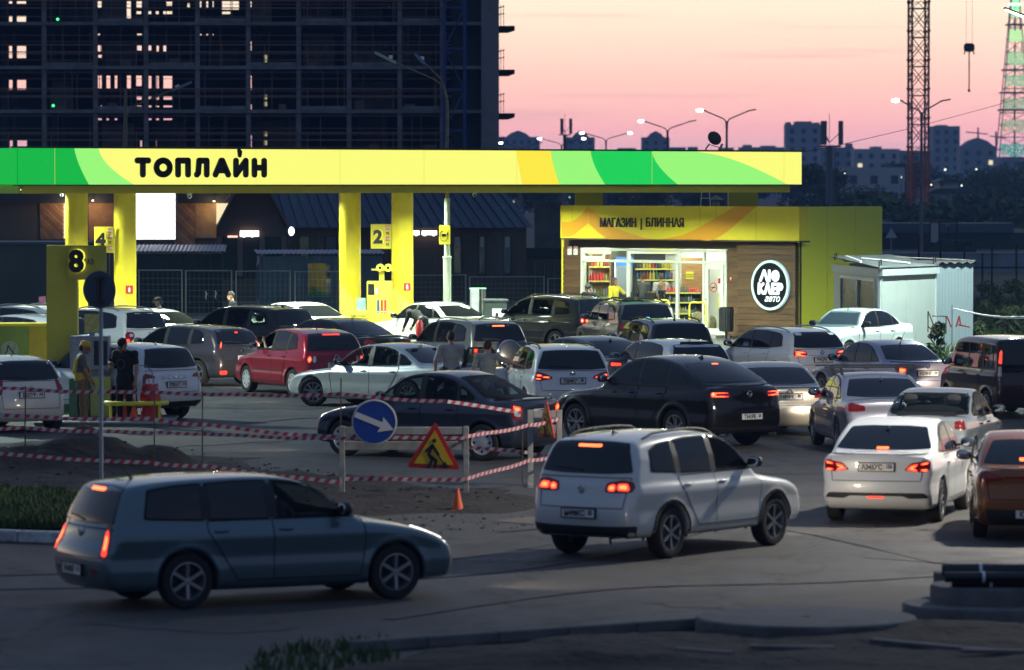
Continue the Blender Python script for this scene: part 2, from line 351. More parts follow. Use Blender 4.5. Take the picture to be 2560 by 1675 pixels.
def wheel_meshes(style, Rw):
    k = (style, round(Rw, 3))
    if k in _wheel: return _wheel[k]
    w = .105; rr = Rw * .68
    t = MB().lathe([(rr, -w * .9), (Rw * .8, -w), (Rw * .95, -w * .92), (Rw, -w * .6), (Rw, w * .6), (Rw * .95, w * .92), (Rw * .8, w), (rr, w * .9), (rr * .97, w * .5), (rr * .97, -w * .5), (rr, -w * .9)], 36, 'y').build('tyre', None, None, 50)
    b = MB().lathe([(rr, w * .88), (rr * .94, w * .9), (rr * .90, w * .55), (rr * .88, -w * .6)], 36, 'y')
    if style == 'cover':
        b.lathe([(0, w * .82), (rr * .25, w * .86), (rr * .55, w * .72), (rr * .9, w * .80), (rr * .93, w * .9)], 28, 'y')
        n = 8
        dk = MB()
        for i in range(n):
            a = 2 * math.pi * i / n; c, s_ = math.cos(a), math.sin(a)
            dk.add([(rr * (p * c - q * s_), w * .815, rr * (p * s_ + q * c)) for p, q in ((.60, -.07), (.84, -.11), (.84, .11), (.60, .07))], [(0, 1, 2, 3)])
    else:
        n = {'five': 5, 'six': 6, 'star': 5, 'multi': 10}[style]; dk = MB().lathe([(0, -w * .2), (rr * .9, -w * .2)], 24, 'y')
        for i in range(n):
            for off in ((-.2, .2) if style == 'star' else (0,)):
                a = 2 * math.pi * i / n + math.pi / 2; ao = a + off; a2 = a + off * (2.1 if style == 'star' else 1) * .5
                wd_ = {'five': .15, 'six': .12, 'star': .05, 'multi': .05}[style] * rr * 1.3
                p = Vector((math.cos(a) * rr * .1, w * .62, math.sin(a) * rr * .1)); q = Vector((math.cos(ao) * rr * .93, w * .78, math.sin(ao) * rr * .93))
                b.bar(p, q, wd_, w * .35)
        b.lathe([(0, w * .85), (rr * .16, w * .82), (rr * .2, w * .4)], 16, 'y')
    rim = b.build('rim', None, None, 40); disc = dk.build('brake_disc', None, None)
    r = (t.data, rim.data, disc.data)
    for o in (t, rim, disc): bpy.data.objects.remove(o)
    r[0].materials.append(M_TYRE); r[1].materials.append({'cover': M_COVER, 'star': M_RIM}.get(style, M_RIM)); r[2].materials.append(M_RIMD if style != 'cover' else M_BLACK)
    _wheel[k] = r; return r
class Car:
    """one car: implicit body, then panes, doors, lamps, plate, wheels laid on its surface.  local frame: x forward, y left, origin on the ground amid the wheelbase"""
    def __init__(s, name, label, prof, L, W, H, wb, fo, col, R_=.32, h=.034, metal=.35, bow=.13, flare=.012, ky=.11, gc=None, tumble=.74, group=None, rough=.34, dirt=.05):
        s.L, s.W, s.H, s.wb, s.R = L, W, H, wb, R_; s.root = empty(name, label=label, cat='car', group=group or 'cars queueing at the filling station')
        B, Gh, s.win, s.wsz, s.rwz = PROF[prof] if isinstance(prof, str) else prof
        s.xf = wb / 2 + fo; s.pm = paint('paint_' + '_'.join('%03d' % int(c * 999) for c in col) + '_%d' % int(metal * 10), col, metal, rough, dirt); s.col = col
        tp = lambda p: (s.xf - p[0] * L, p[1] * H)
        s.tp = tp
        lo = (s.xf - L - .3, -.2); hi = (s.xf + .3, H + .3)
        s.tB = Tab(chaikin([tp(p) for p in B]), lo, hi); s.tG = Tab(chaikin([tp(p) for p in Gh]), lo, hi)
        zc = [.12, .2, .29, .40, .53, .555, .62, .68, 1]; s.qB = (np.array(zc) * H, np.array([.925, .968, .986, .972, 1.0, .994, .975, .945, .91]) * W / 2)
        s.qG = (np.array([.5, .64, .8, .92, 1]) * H, np.array([.95, .925, .865 if tumble < .8 else .90, tumble + .04, tumble - .03]) * W / 2)
        s.Ra = R_ + .045; s.bow = bow; s.fl = flare; s.ky = ky; s.wrap = .30
        s.ax = (wb / 2, -wb / 2)
        x0, x1 = s.xf - L - .12, s.xf + .12; z0, z1 = .05, H + .1
        nx, ny, nz = int((x1 - x0) / h) + 1, int((W / 2 + .12) / h) + 2, int((z1 - z0) / h) + 1
        X = x0 + h * np.arange(nx); Y = h * (np.arange(ny) - .5); Z = z0 + h * np.arange(nz)
        g = np.meshgrid(X, Y, Z, indexing='ij'); F = s.f(*[a.ravel() for a in g]).reshape(g[0].shape)
        V, Q, cells = surfnet(F, (x0, Y[0], z0), h)
        for _ in range(3):
            d = s.f(*V.T); gr = grad(s.f, V); st = d[:, None] * gr / ((gr ** 2).sum(1)[:, None] + .1); V = V - np.clip(st, -h * .6, h * .6)
        row0 = cells[:, 1] == 0; V[row0, 1] = 0
        Nn = unit(grad(s.f, V, .02)); Nn[row0, 1] = 0
        n = len(V); V2 = V * [1, -1, 1]; N2 = Nn * [1, -1, 1]; mp = np.arange(n) + n; mp[row0] = np.arange(n)[row0]
        Q = np.concatenate([Q, mp[Q][:, ::-1]]); V = np.concatenate([V, V2]); Nn = np.concatenate([Nn, N2])
        s.bv, s.bq, s.bn = V, Q, Nn; s.holes = []
    def f(s, x, y, z):
        ay = np.abs(y); xb = x + s.bow * ay ** 2 * np.tanh(x / .8); zc = z + .07 * ay ** 2 * np.clip((z - .3 * s.H) / (.3 * s.H), 0, 1)
        e = .045 * np.clip(np.abs(x - (s.xf - s.L / 2)) / (s.L / 2), 0, 1.2) ** 3 * s.W
        rr = np.minimum(np.hypot(x - s.ax[0], z - s.R), np.hypot(x - s.ax[1], z - s.R))
        sB = ay - np.interp(z, *s.qB) + e - s.fl * np.exp(-((rr - s.Ra - .015) / .05) ** 2)
        sG = ay - np.interp(z, *s.qG) + e * .8
        d = smin(smax(s.tB(xb, zc), sB, s.ky), smax(s.tG(xb, zc), sG, .09), .035)
        cav = np.maximum(rr - s.Ra, s.W / 2 - .27 - ay)
        return smax(d, -cav, .012)
    # ---- patches laid on the surface
    def hit(s, a, b, view):
        n = len(a); T = np.linspace(0, 1, 40)
        if view in 'lr': o0, o1 = s.W / 2 + .12, .15
        elif view == 't': o0, o1 = s.H + .1, .3 * s.H
        elif view in 'BF':    # lamps and bumpers: rays turn round the corner of the car
            sg = np.sign(a); e = np.clip(np.abs(a) - (s.W / 2 - .5), 0, None); th = np.arctan(e / .5); xr = (s.xf - s.L + .5) if view == 'B' else s.xf - .5; k = -1 if view == 'B' else 1
            cx, cy, dx, dy = xr, np.where(e > 0, sg * (s.W / 2 - .5), a), k * np.cos(th), sg * np.sin(th)
        elif view == 'b': o0, o1 = s.xf - s.L - .12, s.xf - s.L * .35
        else: o0, o1 = s.xf + .12, s.xf - s.L * .55
        def pts(t):
            if view in 'BF':
                r_ = 1.15 - 1.1 * t; return np.stack([cx + dx * r_, cy + dy * r_, b], -1)
            c = o0 + (o1 - o0) * t
            if view in 'lr': return np.stack([a, c * (1 if view == 'l' else -1), b], -1)
            if view == 't': return np.stack([a, b, c], -1)
            return np.stack([c, a, b], -1)
        A = pts_all = np.stack([pts(np.full(n, t)) for t in T], 1); d = s.f(*A.reshape(-1, 3).T).reshape(n, -1)
        neg = d < 0; k = np.where(neg.any(1), neg.argmax(1), d.argmin(1)); k = np.clip(k, 1, 39); lo, hi = T[k - 1], T[k]
        for _ in range(9):
            m = (lo + hi) / 2; ins = s.f(*pts(m).T) < 0; hi = np.where(ins, m, hi); lo = np.where(ins, lo, m)
        return pts(hi)
    def patch(s, name, poly, view, m, off=.005, parent=None, res=.07, rnd_=0, thick=.02, raw=False):
        """poly: side view (X/L, Z/H); rear/front (y/(W/2), Z/H); raw = metres"""
        p = np.array(poly, float)
        if not raw:
            p = p * [s.L, s.H] if view in 'lr' else p * [s.W / 2, s.H] if view in 'bfBF' else p * [s.L, s.W / 2]
            if view in 'lrt': p[:, 0] = s.xf - p[:, 0]
        if rnd_: p = fillet(p, rnd_ if rnd_ < 1 else .035)
        bd = []
        for i in range(len(p)):
            a, b = p[i], p[(i + 1) % len(p)]; k = max(1, int(np.hypot(*(b - a)) / res)); bd += [a + (b - a) * j / k for j in range(k)]
        bd = np.array(bd); lo, hi = bd.min(0), bd.max(0); gx = np.arange(lo[0] + res * .7, hi[0], res); gz = np.arange(lo[1] + res * .7, hi[1], res)
        gr = np.array([(a, b) for a in gx for b in gz]).reshape(-1, 2)
        if len(gr): gr = gr[poly_sdf(bd, gr[:, 0], gr[:, 1]) < -res * .4]
        nb = len(bd); vs = [Vector(q) for q in bd] + [Vector(q) for q in gr]
        out = delaunay_2d_cdt(vs, [(i, (i + 1) % nb) for i in range(nb)], [list(range(nb))], 1, 1e-6)
        q = np.array([v[:] for v in out[0]]); tr = np.array([f for f in out[2] if len(f) == 3], int)
        if len(tr) == 0: return None
        V = s.hit(q[:, 0], q[:, 1], view)
        Nn = unit(grad(s.f, V, .02)); V = V + Nn * off
        t0 = tr[0]; fn = np.cross(V[t0[1]] - V[t0[0]], V[t0[2]] - V[t0[0]])
        if fn.dot(Nn[t0].sum(0)) < 0: tr = tr[:, ::-1]
        # skirt
        from collections import Counter
        ec = Counter(); 
        for t in tr:
            for i in range(3): ec[(t[i], t[(i + 1) % 3])] += 1
        be = [(a, b) for (a, b) in ec if (b, a) not in ec]; n = len(V); used = sorted({i for e in be for i in e}); ix = {v: n + i for i, v in enumerate(used)}
        V2 = np.concatenate([V, V[used] - Nn[used] * thick]); N2 = np.concatenate([Nn, Nn[used]])
        sk = np.array([(b, a, ix[a]) for a, b in be] + [(b, ix[a], ix[b]) for a, b in be], int).reshape(-1, 3)
        me = np_mesh(name, V2, np.concatenate([tr, sk]), N2)
        o = link(name, me, parent or s.root, m); return o
    def strip(s, p, v, w, off, name, parent=None, m=None):
        """a dark band along a closed outline (metres) laid on the surface"""
        pts = []; n = len(p)
        for i in range(n):
            a, b = p[i], p[(i + 1) % n]; k = max(1, int(np.hypot(*(b - a)) / .05)); pts += [(a + (b - a) * j / k) for j in range(k)]
        pts.append(p[0]); pts = np.array(pts); d = np.gradient(pts, axis=0); d = d / (np.hypot(*d.T)[:, None] + 1e-9); nn = np.stack([-d[:, 1], d[:, 0]], 1) * w / 2
        q = np.concatenate([pts - nn, pts + nn]); V = s.hit(q[:, 0], q[:, 1], v); V = V + unit(grad(s.f, V, .02)) * off; k = len(pts)
        return link(name, np_mesh(name, V, np.array([(i, i + 1, k + i + 1, k + i) for i in range(k - 1)])), parent or s.root, m or M_GAP)
    def seam(s, pl, v, parent):
        p = np.array(pl, float) * [s.L, s.H]; p[:, 0] = s.xf - p[:, 0]; s.strip(p, v, .011, .0065, 'door_seam', parent)
    def lum(s, name, c, r, m, parent=None, n=8, e=.7): return MB().sell(c, r, n, e).build(name, m, parent or s.root, 60)
    def finish(s, sides='l', see=(), windows=True, style='five', doors=True, tail=None, lit='tail', brake3=None, plate=None, plate_z=.45, head=True, headlit=False, rails=False, fin=None, clad=None, archtrim=False, mirror=True, rear=(), badge=None, handle='body', wiper=True, exhaust=None, steer=0.0, rw=None, rear_glass=True, frame=None, badge_txt=None, plate_lit=False, front_hole=False):
        L, W, H = s.L, s.W, s.H; rt = s.root
        gm, gs = glass_mat(False), glass_mat(True)
        # ---- body shell, with openings behind see-through panes
        V, Q, Nn = s.bv, s.bq, s.bn
        keep = np.ones(len(Q), bool)
        if see:
            c = V[Q].mean(1)
            for i, w in enumerate(s.win):
                if 'side%d' % i in see or 'all' in see:
                    p = np.array([s.tp(q) for q in w]); cx, cz = c[:, 0], c[:, 2]
                    keep &= ~((poly_sdf(p, cx, cz) < -.012) & (np.abs(c[:, 1]) > W * .25))
            for nm, poly, sg in (('front', s.ws(), 1), ('rear', s.rwp(rw), -1)):
                if nm in see or 'all' in see:
                    p = np.array(poly) * [W / 2, H]; keep &= ~((poly_sdf(p, c[:, 1], c[:, 2]) < -.015) & (c[:, 0] * sg > (.2 if sg > 0 else .5)) & (c[:, 2] > H * .62))
        body = link('body', np_mesh('body', V, Q[keep], Nn), rt, s.pm)
        # ---- glass
        if windows:
            for v in 'lr':
                for i, w in enumerate(s.win):
                    st = 'side%d' % i in see or 'all' in see
                    if ('open%d' % i) in see and v == 'l':
                        continue
                    s.patch('side_window', w, v, gs if st else gm, .009, res=.06, rnd_=1)
                tr_ = np.array(hull([q for w in s.win for q in w])); cc = tr_.mean(0); s.patch('window_trim', tr_ + np.sign(tr_ - cc) * [.006, .012], v, frame or M_BLACK, .005, res=.06, rnd_=.05) if not see else [s.strip(np.array([s.tp(q) for q in w]), v, .045, .005, 'window_seal') for w in s.win]
            if see:
                for v in 'lr':
                    for w, x in zip(s.win[:-1], s.win[1:]):
                        a, b = max(q[0] for q in w), min(q[0] for q in x); zb = min(q[1] for q in w); zt = max(q[1] for q in w if q[0] > a - .03) - .012
                        s.patch('window_pillar', [(a - .006, zb), (min(a, b) - .004, zt), (max(a, b) + .006, zt), (max(a, b) + .006, zb)], v, M_BLACK, .011, res=.07)
            s.patch('windshield', s.ws(), 'f', gs if ('front' in see or 'all' in see) else gm, .008, res=.07, rnd_=1)
            if rear_glass: s.patch('rear_window', s.rwp(rw), 'b', gs if ('rear' in see or 'all' in see) else gm, .008, res=.06, rnd_=1)
            if 'all' in see or 'rear' in see: s.strip(np.array(s.rwp(rw)) * [W / 2, H], 'b', .06, .004, 'window_seal')
            if 'all' in see or 'front' in see: s.strip(np.array(s.ws()) * [W / 2, H], 'f', .06, .004, 'window_seal')
        # ---- doors with a dark seam round each
        if doors:
            zt, zb = s.win[0][0][1] - .012, (.21 if H < 1.6 else .25); a = 1 - (s.xf - s.ax[1] + s.Ra + .03 - 0) / L if False else 0
            xr = (s.xf - (s.ax[1] + s.Ra * .75)) / L; xm = s.win[0][-1][0] + .008; xa = s.win[0][0][0] - .035; xe = s.win[1][-1][0] + .006
            for v in sides:
                for nm, pl in (('door', [(xa, zt), (xm, zt), (xm, zb), (xa + .01, zb), (xa - .004, .45)]), ('door', [(xm, zt), (xe, zt), (xe, zt - .08), (xr - .05, zb + .12), (xr - .075, zb), (xm, zb)])):
                    pl = np.array(pl); dr = s.patch(nm, pl, v, s.pm, .003, res=.065, thick=.012); s.seam(pl, v, dr)
                    hx = pl[1][0] - .035; hz = zt - .075; q = s.hit(np.array([s.xf - hx * L]), np.array([hz * H]), v)[0]
                    MB().sell((q[0], q[1] + (.012 if v == 'l' else -.012), q[2]), (.095, .022, .016), 6).build('handle', s.pm if handle == 'body' else M_CHR if handle == 'chrome' else M_BLACK, dr, 60)
        # ---- lower cladding and arch trims
        if clad:
            for v in sides:
                xw1, xw2 = (s.xf - s.ax[0]) / L, (s.xf - s.ax[1]) / L; e = (s.Ra + .05) / L
                s.patch('sill_cladding', [(xw1 + e, clad[0]), (xw2 - e, clad[0]), (xw2 - e, clad[1]), (xw1 + e, clad[1])], v, M_BLACK if len(clad) < 3 else clad[2], .009, res=.12)
        if archtrim:
            for v in sides:
                for ax in s.ax:
                    arc = [(math.cos(t), math.sin(t)) for t in np.linspace(-.38, math.pi + .38, 22)]
                    p = [(ax + c * (s.Ra + .055), s.R + q * (s.Ra + .055)) for c, q in arc] + [(ax + c * (s.Ra + .006), s.R + q * (s.Ra + .006)) for c, q in arc[::-1]]
                    s.patch('arch_trim', p, v, M_BLACK, .010, res=.10, raw=True)
        # ---- rear bumper trims etc: (name, poly, material, off)
        for nm, pl, m, of in rear: s.patch(nm, pl, 'B', m, of, res=.07, rnd_=1 if len(pl) > 3 else 0)
        # ---- tail lamps: lens polygon, lit pieces
        if tail:
            for sg in (1, -1):
                lens = s.patch('tail_light', [(p[0] * sg, p[1]) for p in tail[0]], 'B', M_RED, .007, res=.06, rnd_=1)
                for k, pl in enumerate(tail[1]):
                    mm = {'tail': M_REDE, 'brake': M_HOT, 'off': M_RED}[lit] if k == 0 or lit != 'brake' else M_HOT
                    q = np.array([(p[0] * sg, p[1]) for p in pl]); s.patch('lamp', q, 'B', mm if lit != 'brake' else M_REDE, .011, parent=lens, res=.05, rnd_=1)
                    if lit == 'brake': cq = q.mean(0); s.patch('lamp_core', cq + (q - cq) * [.66, .58], 'B', M_HOT, .015, parent=lens, res=.05, rnd_=1)
                for pl, mm in (tail[2] if len(tail) > 2 else ()): s.patch('lamp', [(p[0] * sg, p[1]) for p in pl], 'B', mm, .0115, parent=lens, res=.05, rnd_=1)
        if brake3: s.patch('brake_light', [(-brake3[0], brake3[1]), (brake3[0], brake3[1]), (brake3[0], brake3[2]), (-brake3[0], brake3[2])], 'b', brake3[3] if len(brake3) > 3 else M_HOT, .012, res=.05)
        # ---- head lamps, grille
        if head:
            for sg in (1, -1): s.patch('headlight', [(.56 * sg, .50), (.60 * sg, .44), (1.08 * sg, .46), (1.14 * sg, .535), (.90 * sg, .55)], 'F', M_HEAD if headlit else M_WHL, .008, res=.06, rnd_=1)
            s.patch('grille', [(-.5, .48), (.5, .48), (.44, .38), (-.44, .38)], 'F', M_BLACK, .006, res=.08, rnd_=1)
            s.patch('bumper_intake', [(-.55, .27), (.55, .27), (.5, .2), (-.5, .2)], 'F', M_BLACK, .006, res=.08, rnd_=1)
            s.patch('number_plate', [(-.28, .335), (.28, .335), (.28, .275), (-.28, .275)], 'f', M_PLATE, .012, res=.1)
        # ---- number plate at the back, standing upright on the tailgate
        if plate is not None:
            z = plate_z * H; pw = .26; xs = s.hit(np.array([-pw, 0, pw]), np.array([z] * 3), 'b')[:, 0]; x = xs.min() - .012
            rc = s.patch('plate_recess', [(-.36, plate_z + .05), (.36, plate_z + .05), (.33, plate_z - .05), (-.33, plate_z - .05)], 'b', M_GAP if s.col[0] < .05 else mat('recess_grey', (.12, .12, .12), .5), .003, res=.1, rnd_=1) if frame is None and False else None
            pl = boxo('number_plate', x - .012, x + .03, -pw, pw, z - .056, z + .056, M_PLATE, rt, .004)
            fr = MB(); 
            for a, b, c, d in ((-pw - .012, pw + .012, z + .056, z + .068), (-pw - .012, pw + .012, z - .068, z - .056), (-pw - .012, -pw, z - .056, z + .056), (pw, pw + .012, z - .056, z + .056)): fr.box(x - .016, x + .03, a, b, c, d)
            fr.build('plate_frame', M_BLACK, pl)
            if plate:
                a, _, b = plate.partition(' ')
                def put(t, size, y, zz, sx=.82):
                    me = text_mesh(t, size, .004, 0, sx); me.transform(Matrix.Rotation(R(-90), 4, 'Z')); o = link('plate_text', me, pl, M_PLINK); o.location = (x - .0165, y, zz)
                put(a, .105, .06, z - .036)
                if b: put(b, .08, -.19, z - .016)
                MB().box(x - .0145, x - .011, -.118, -.114, z - .05, z + .05).build('plate_divider', M_PLINK, pl)
        if badge:
            z = badge * H; x = s.hit(np.array([0.]), np.array([z]), 'b')[0][0]
            bd = MB().lathe([(.052, -.006), (.06, 0), (.052, .006), (.045, 0)], 18, 'x', (x - .012, 0, z)); bd.bar((x - .014, -.04, z + .03), (x - .014, 0, z - .045), .012); bd.bar((x - .014, .04, z + .03), (x - .014, 0, z - .045), .012); bd.build('emblem', M_CHR, rt, 50)
        if badge_txt:
            for i, ch in enumerate(badge_txt[0]):
                me = text_mesh(ch, badge_txt[1], .004, .004, 1.3); me.transform(Matrix.Rotation(R(-90), 4, 'Z')); z = badge_txt[2] * H; y = (2 - i) * .155
                o = link('badge_letter', me, rt, M_CHR); o.location = (s.hit(np.array([y]), np.array([z]), 'b')[0][0] - .016, y, z)
        # ---- mirrors
        if mirror:
            mx_, mz = s.xf - (s.win[0][0][0] + .022) * L, (s.win[0][0][1] + .025) * H
            for v, sg in (('l', 1), ('r', -1)):
                q = s.hit(np.array([mx_]), np.array([mz]), v)[0]
                mo = MB().sell((mx_ - .02, q[1] + sg * .15, mz + .04), (.06, .115, .075), 8, .75).build('mirror', s.pm if mirror == 'body' else M_BLACK, rt, 60)
                MB().bar((mx_, q[1] - sg * .03, mz), (mx_, q[1] + sg * .09, mz + .01), .05, .03).build('mirror_arm', M_BLACK, mo)
                MB().sell((mx_ - .072, q[1] + sg * .15, mz + .04), (.012, .095, .058), 6, .6).build('mirror_glass', M_MIRG, mo, 60)
        # ---- roof
        if rails:
            for sg in (1, -1):
                xs = np.linspace(s.xf - .47 * L, s.xf - .86 * L, 9); ys = np.full(9, sg * W * .325); zs = s.hit(xs, ys, 't')[:, 2]
                lift = np.array([.0, .045, .05, .05, .05, .05, .05, .045, .0]); MB().tube([(a, b, c + d) for a, b, c, d in zip(xs, ys, zs, lift)], .018, 8).build('roof_rail', M_RIM if rails == 'silver' else M_BLACK, rt, 60)
        if fin:
            x = s.xf - fin[0] * L; z = s.hit(np.array([x]), np.array([0.]), 't')[0][2]
            if fin[1] == 'fin': MB().add([(x + .07, -.02, z - .01), (x + .07, .02, z - .01), (x - .08, .025, z - .01), (x - .08, -.025, z - .01), (x - .07, 0, z + .06)], [(0, 1, 4), (1, 2, 4), (2, 3, 4), (3, 0, 4), (3, 2, 1, 0)]).build('roof_antenna', s.pm if len(fin) < 3 else M_BLACK, rt)
            else: MB().tube([(x, 0, z - .01), (x - .05, 0, z + .05), (x - .22, 0, z + .26)], [.02, .008, .003], 6).build('roof_antenna', M_BLACK, rt)
        if wiper and rear_glass and s.rwz[0] < .72:
            z0 = s.rwz[0] * H + .02; q = s.hit(np.array([0, .3 * W / 2, .55 * W / 2]), np.array([z0, z0 + .03, z0 + .035]), 'b'); MB().tube([(a[0] - .015, a[1], a[2]) for a in q], .011, 6).build('rear_wiper', M_BLACK, rt, 60)
        if exhaust:
            for y in exhaust: MB().lathe([(.035, 0), (.045, 0), (.045, .16), (.035, .16)], 14, 'x', (s.xf - L + .01, y * W / 2, .2 * H * .82)).build('exhaust', M_CHR, rt, 50)
        # ---- inside, where one can look in
        if see:
            zf = .36 * H
            for x, w_, n_ in ((.42, .48, 2), (.66, 1.2, 1)):
                for k in range(n_):
                    y = (-.36 + .72 * k) if n_ == 2 else 0; xx = s.xf - x * L
                    b = MB().sell((xx, y, zf), (.28, w_ / 2, .1), 6, .5); b.sell((xx - .30, y, zf + .30), (.09, w_ / 2, .34), 6, .5)
                    for yy in ((y,) if n_ == 2 else (-.38, .38)): b.sell((xx - .36, yy, zf + .30 + .34 + .09), (.055, .13, .09), 6, .6)
                    b.build('seat', M_SEAT, rt, 60)
            xx = s.xf - .30 * L; MB().sell((xx + .05, 0, .56 * H), (.25, W * .42, .12), 6, .5).build('dashboard', M_BLACK, rt, 60)
            MB().lathe([(.17 + .016 * math.cos(a), .016 * math.sin(a)) for a in np.linspace(0, 2 * math.pi, 7)], 20, 'x').xf(Matrix.Translation((xx - .30, .36, .60 * H)) @ Matrix.Rotation(R(-20), 4, 'Y')).build('steering_wheel', M_BLACK, rt, 60)
        # ---- wheels
        tm, rm, dm = wheel_meshes(style, s.R)
        for x in s.ax:
            for sg in (1, -1):
                w = link('wheel', tm, rt); w.location = (x, sg * (W / 2 - .135), s.R); w.rotation_euler = (0, rnd.random() * 0, (0 if sg > 0 else math.pi) + (steer if x > 0 else 0))
                link('rim', rm, w); link('brake_disc', dm, w)
            for sg in (1, -1): boxo('wheel_well', x - s.Ra - .02, x + s.Ra + .02, *sorted((sg * (W / 2 - .28), sg * (W / 2 - .30))), .21 * H, s.R + s.Ra + .02, M_GAP, rt)
        return s
    def ws(s): a, b = s.wsz; return [(-.86, a), (-.62, b), (-.3, b + .018), (.3, b + .018), (.62, b), (.86, a), (.4, a - .028), (-.4, a - .028)]
    def rwp(s, rw=None):
        a, b = s.rwz; w0, w1 = rw or (.80, .64); return [(-w0, a), (-w1, b), (-w1 * .5, b + .012), (w1 * .5, b + .012), (w1, b), (w0, a), (w0 * .5, a - .012), (-w0 * .5, a - .012)]
    def place(s, phi, u, v, ref='rl'):
        """phi: heading clockwise from straight away; (u, v): pixel where the outer foot of a wheel meets the ground (r/f + l/r) or 'c'"""
        yaw = R(90 - phi) - math.atan((u - 1280) / FPX); g = G(u, v); lx = {'r': -s.wb / 2, 'f': s.wb / 2, 'c': 0}[ref[0]]; ly = 0 if len(ref) < 2 else (s.W / 2 - .06) * (1 if ref[1] == 'l' else -1)
        c, q = math.cos(yaw), math.sin(yaw)
        s.root.location = (g.x - (lx * c - ly * q), g.y - (lx * q + ly * c), 0); s.root.rotation_euler = (0, 0, yaw); return s
    def box_px(s):
        c, q = math.cos(s.root.rotation_euler[2]), math.sin(s.root.rotation_euler[2]); o = s.root.location; r = []
        for x in (s.xf, s.xf - s.L):
            for y in (-s.W / 2, s.W / 2):
                for z in (0.0, s.H): r.append(PX((o.x + x * c - y * q, o.y + x * q + y * c, z)))
        return [round(f(p[i] for p in r)) for f, i in ((min, 0), (max, 0), (min, 1), (max, 1))]
# ================================================================== the ground
def asphalt(name, base, dust, sc=1.0):
    m = mat(name, base, .82); t = m.node_tree; b = t.nodes['Principled BSDF']; L = t.links.new
    c = t.nodes.new('ShaderNodeTexCoord')
    def noise(s, d=6, r=.6, st=None):
        mp_ = t.nodes.new('ShaderNodeMapping'); L(c.outputs['Object'], mp_.inputs[0])
        if st: mp_.inputs['Scale'].default_value = st
        n = t.nodes.new('ShaderNodeTexNoise'); n.inputs['Scale'].default_value = s; n.inputs['Detail'].default_value = d; n.inputs['Roughness'].default_value = r; L(mp_.outputs[0], n.inputs[0]); return n
    def mr_(src, a, b_, lo=0, hi=1):
        r = t.nodes.new('ShaderNodeMapRange'); r.inputs[1].default_value = a; r.inputs[2].default_value = b_; r.inputs[3].default_value = lo; r.inputs[4].default_value = hi; L(src, r.inputs[0]); return r.outputs[0]
    def mixc(f, a, b_, bt='MIX'):
        x = t.nodes.new('ShaderNodeMix'); x.data_type = 'RGBA'; x.blend_type = bt
        for i, q in ((0, f), (6, a), (7, b_)):
            if hasattr(q, 'links'): L(q, x.inputs[i])
            else: x.inputs[i].default_value = q if i == 0 else (*q, 1)
        return x.outputs[2]
    big = noise(.16 * sc, 5, .6); mid = noise(.9 * sc, 6, .7, (1, .35, 1)); fine = noise(28, 3, .6); 
    col = mixc(mr_(big.outputs[0], .40, .66), base, dust)
    col = mixc(mr_(mid.outputs[0], .52, .70, 0, .55), col, tuple(x * .45 for x in base))       # oil and patches
    col = mixc(mr_(fine.outputs[0], .3, .7, 0, .35), col, tuple(x * 1.5 for x in dust))
    v = t.nodes.new('ShaderNodeTexVoronoi'); v.feature = 'DISTANCE_TO_EDGE'; v.inputs['Scale'].default_value = .22
    wv = noise(1.2, 4); ofs = t.nodes.new('ShaderNodeVectorMath'); ofs.operation = 'MULTIPLY_ADD'; L(wv.outputs['Color'], ofs.inputs[0]); ofs.inputs[1].default_value = (1.6, 1.6, 0); L(c.outputs['Object'], ofs.inputs[2]); L(ofs.outputs[0], v.inputs['Vector'])
    crack = mr_(v.outputs['Distance'], .004, .012, .75, 0)
    col = mixc(crack, col, tuple(x * .25 for x in base))
    L(col, b.inputs['Base Color']); L(mr_(mid.outputs[0], .3, .7, .62, .9), b.inputs['Roughness'])
    bp = t.nodes.new('ShaderNodeBump'); bp.inputs['Strength'].default_value = .35; bp.inputs['Distance'].default_value = .02; L(fine.outputs[0], bp.inputs['Height']); L(bp.outputs[0], b.inputs['Normal'])
    return m
M_ASPH = asphalt('asphalt_worn', (.042, .045, .047), (.074, .068, .060))
M_EARTH = mat('earth', (.028, .022, .018), .95, noise=.5, nscale=1.2, bump=.8, bscale=9)
M_FIELD = mat('waste_ground', (.030, .038, .020), .95, col2=(.045, .04, .03), nscale=.12, bump=.6, bscale=3)
M_CONC = mat('concrete', (.30, .29, .27), .85, noise=.3, nscale=2.0, bump=.3, bscale=30)
M_CONCD = mat('raw_concrete_frame', (.24, .25, .25), .9, noise=.35, nscale=.8)
def sheet(name, pts, z, m):
    b = MB(); b.add([(p[0], p[1], z) for p in pts], [tuple(range(len(pts)))]); o = b.build(name, m, fix=False); 
    if o.data.polygons[0].normal.z < 0: o.data.flip_normals()
    return tag(o, kind='structure')
sheet('ground', [(-2500, -200), (2500, -200), (2500, 6000), (-2500, 6000)], -.04, M_FIELD)
sheet('forecourt', [(-60, 20), (45, 20), (45, 128), (14, 150), (14, 170), (-60, 170)], 0, M_ASPH)
def vnoise(x, y, s, seed=0):
    """cheap smooth value noise"""
    g = np.random.RandomState(seed).rand(64, 64); x = x * s; y = y * s; i = np.floor(x).astype(int); j = np.floor(y).astype(int); a = x - i; b = y - j; a = a * a * (3 - 2 * a); b = b * b * (3 - 2 * b)
    q = lambda p, r: g[p % 64, r % 64]
    return (q(i, j) * (1 - a) + q(i + 1, j) * a) * (1 - b) + (q(i, j + 1) * (1 - a) + q(i + 1, j + 1) * a) * b
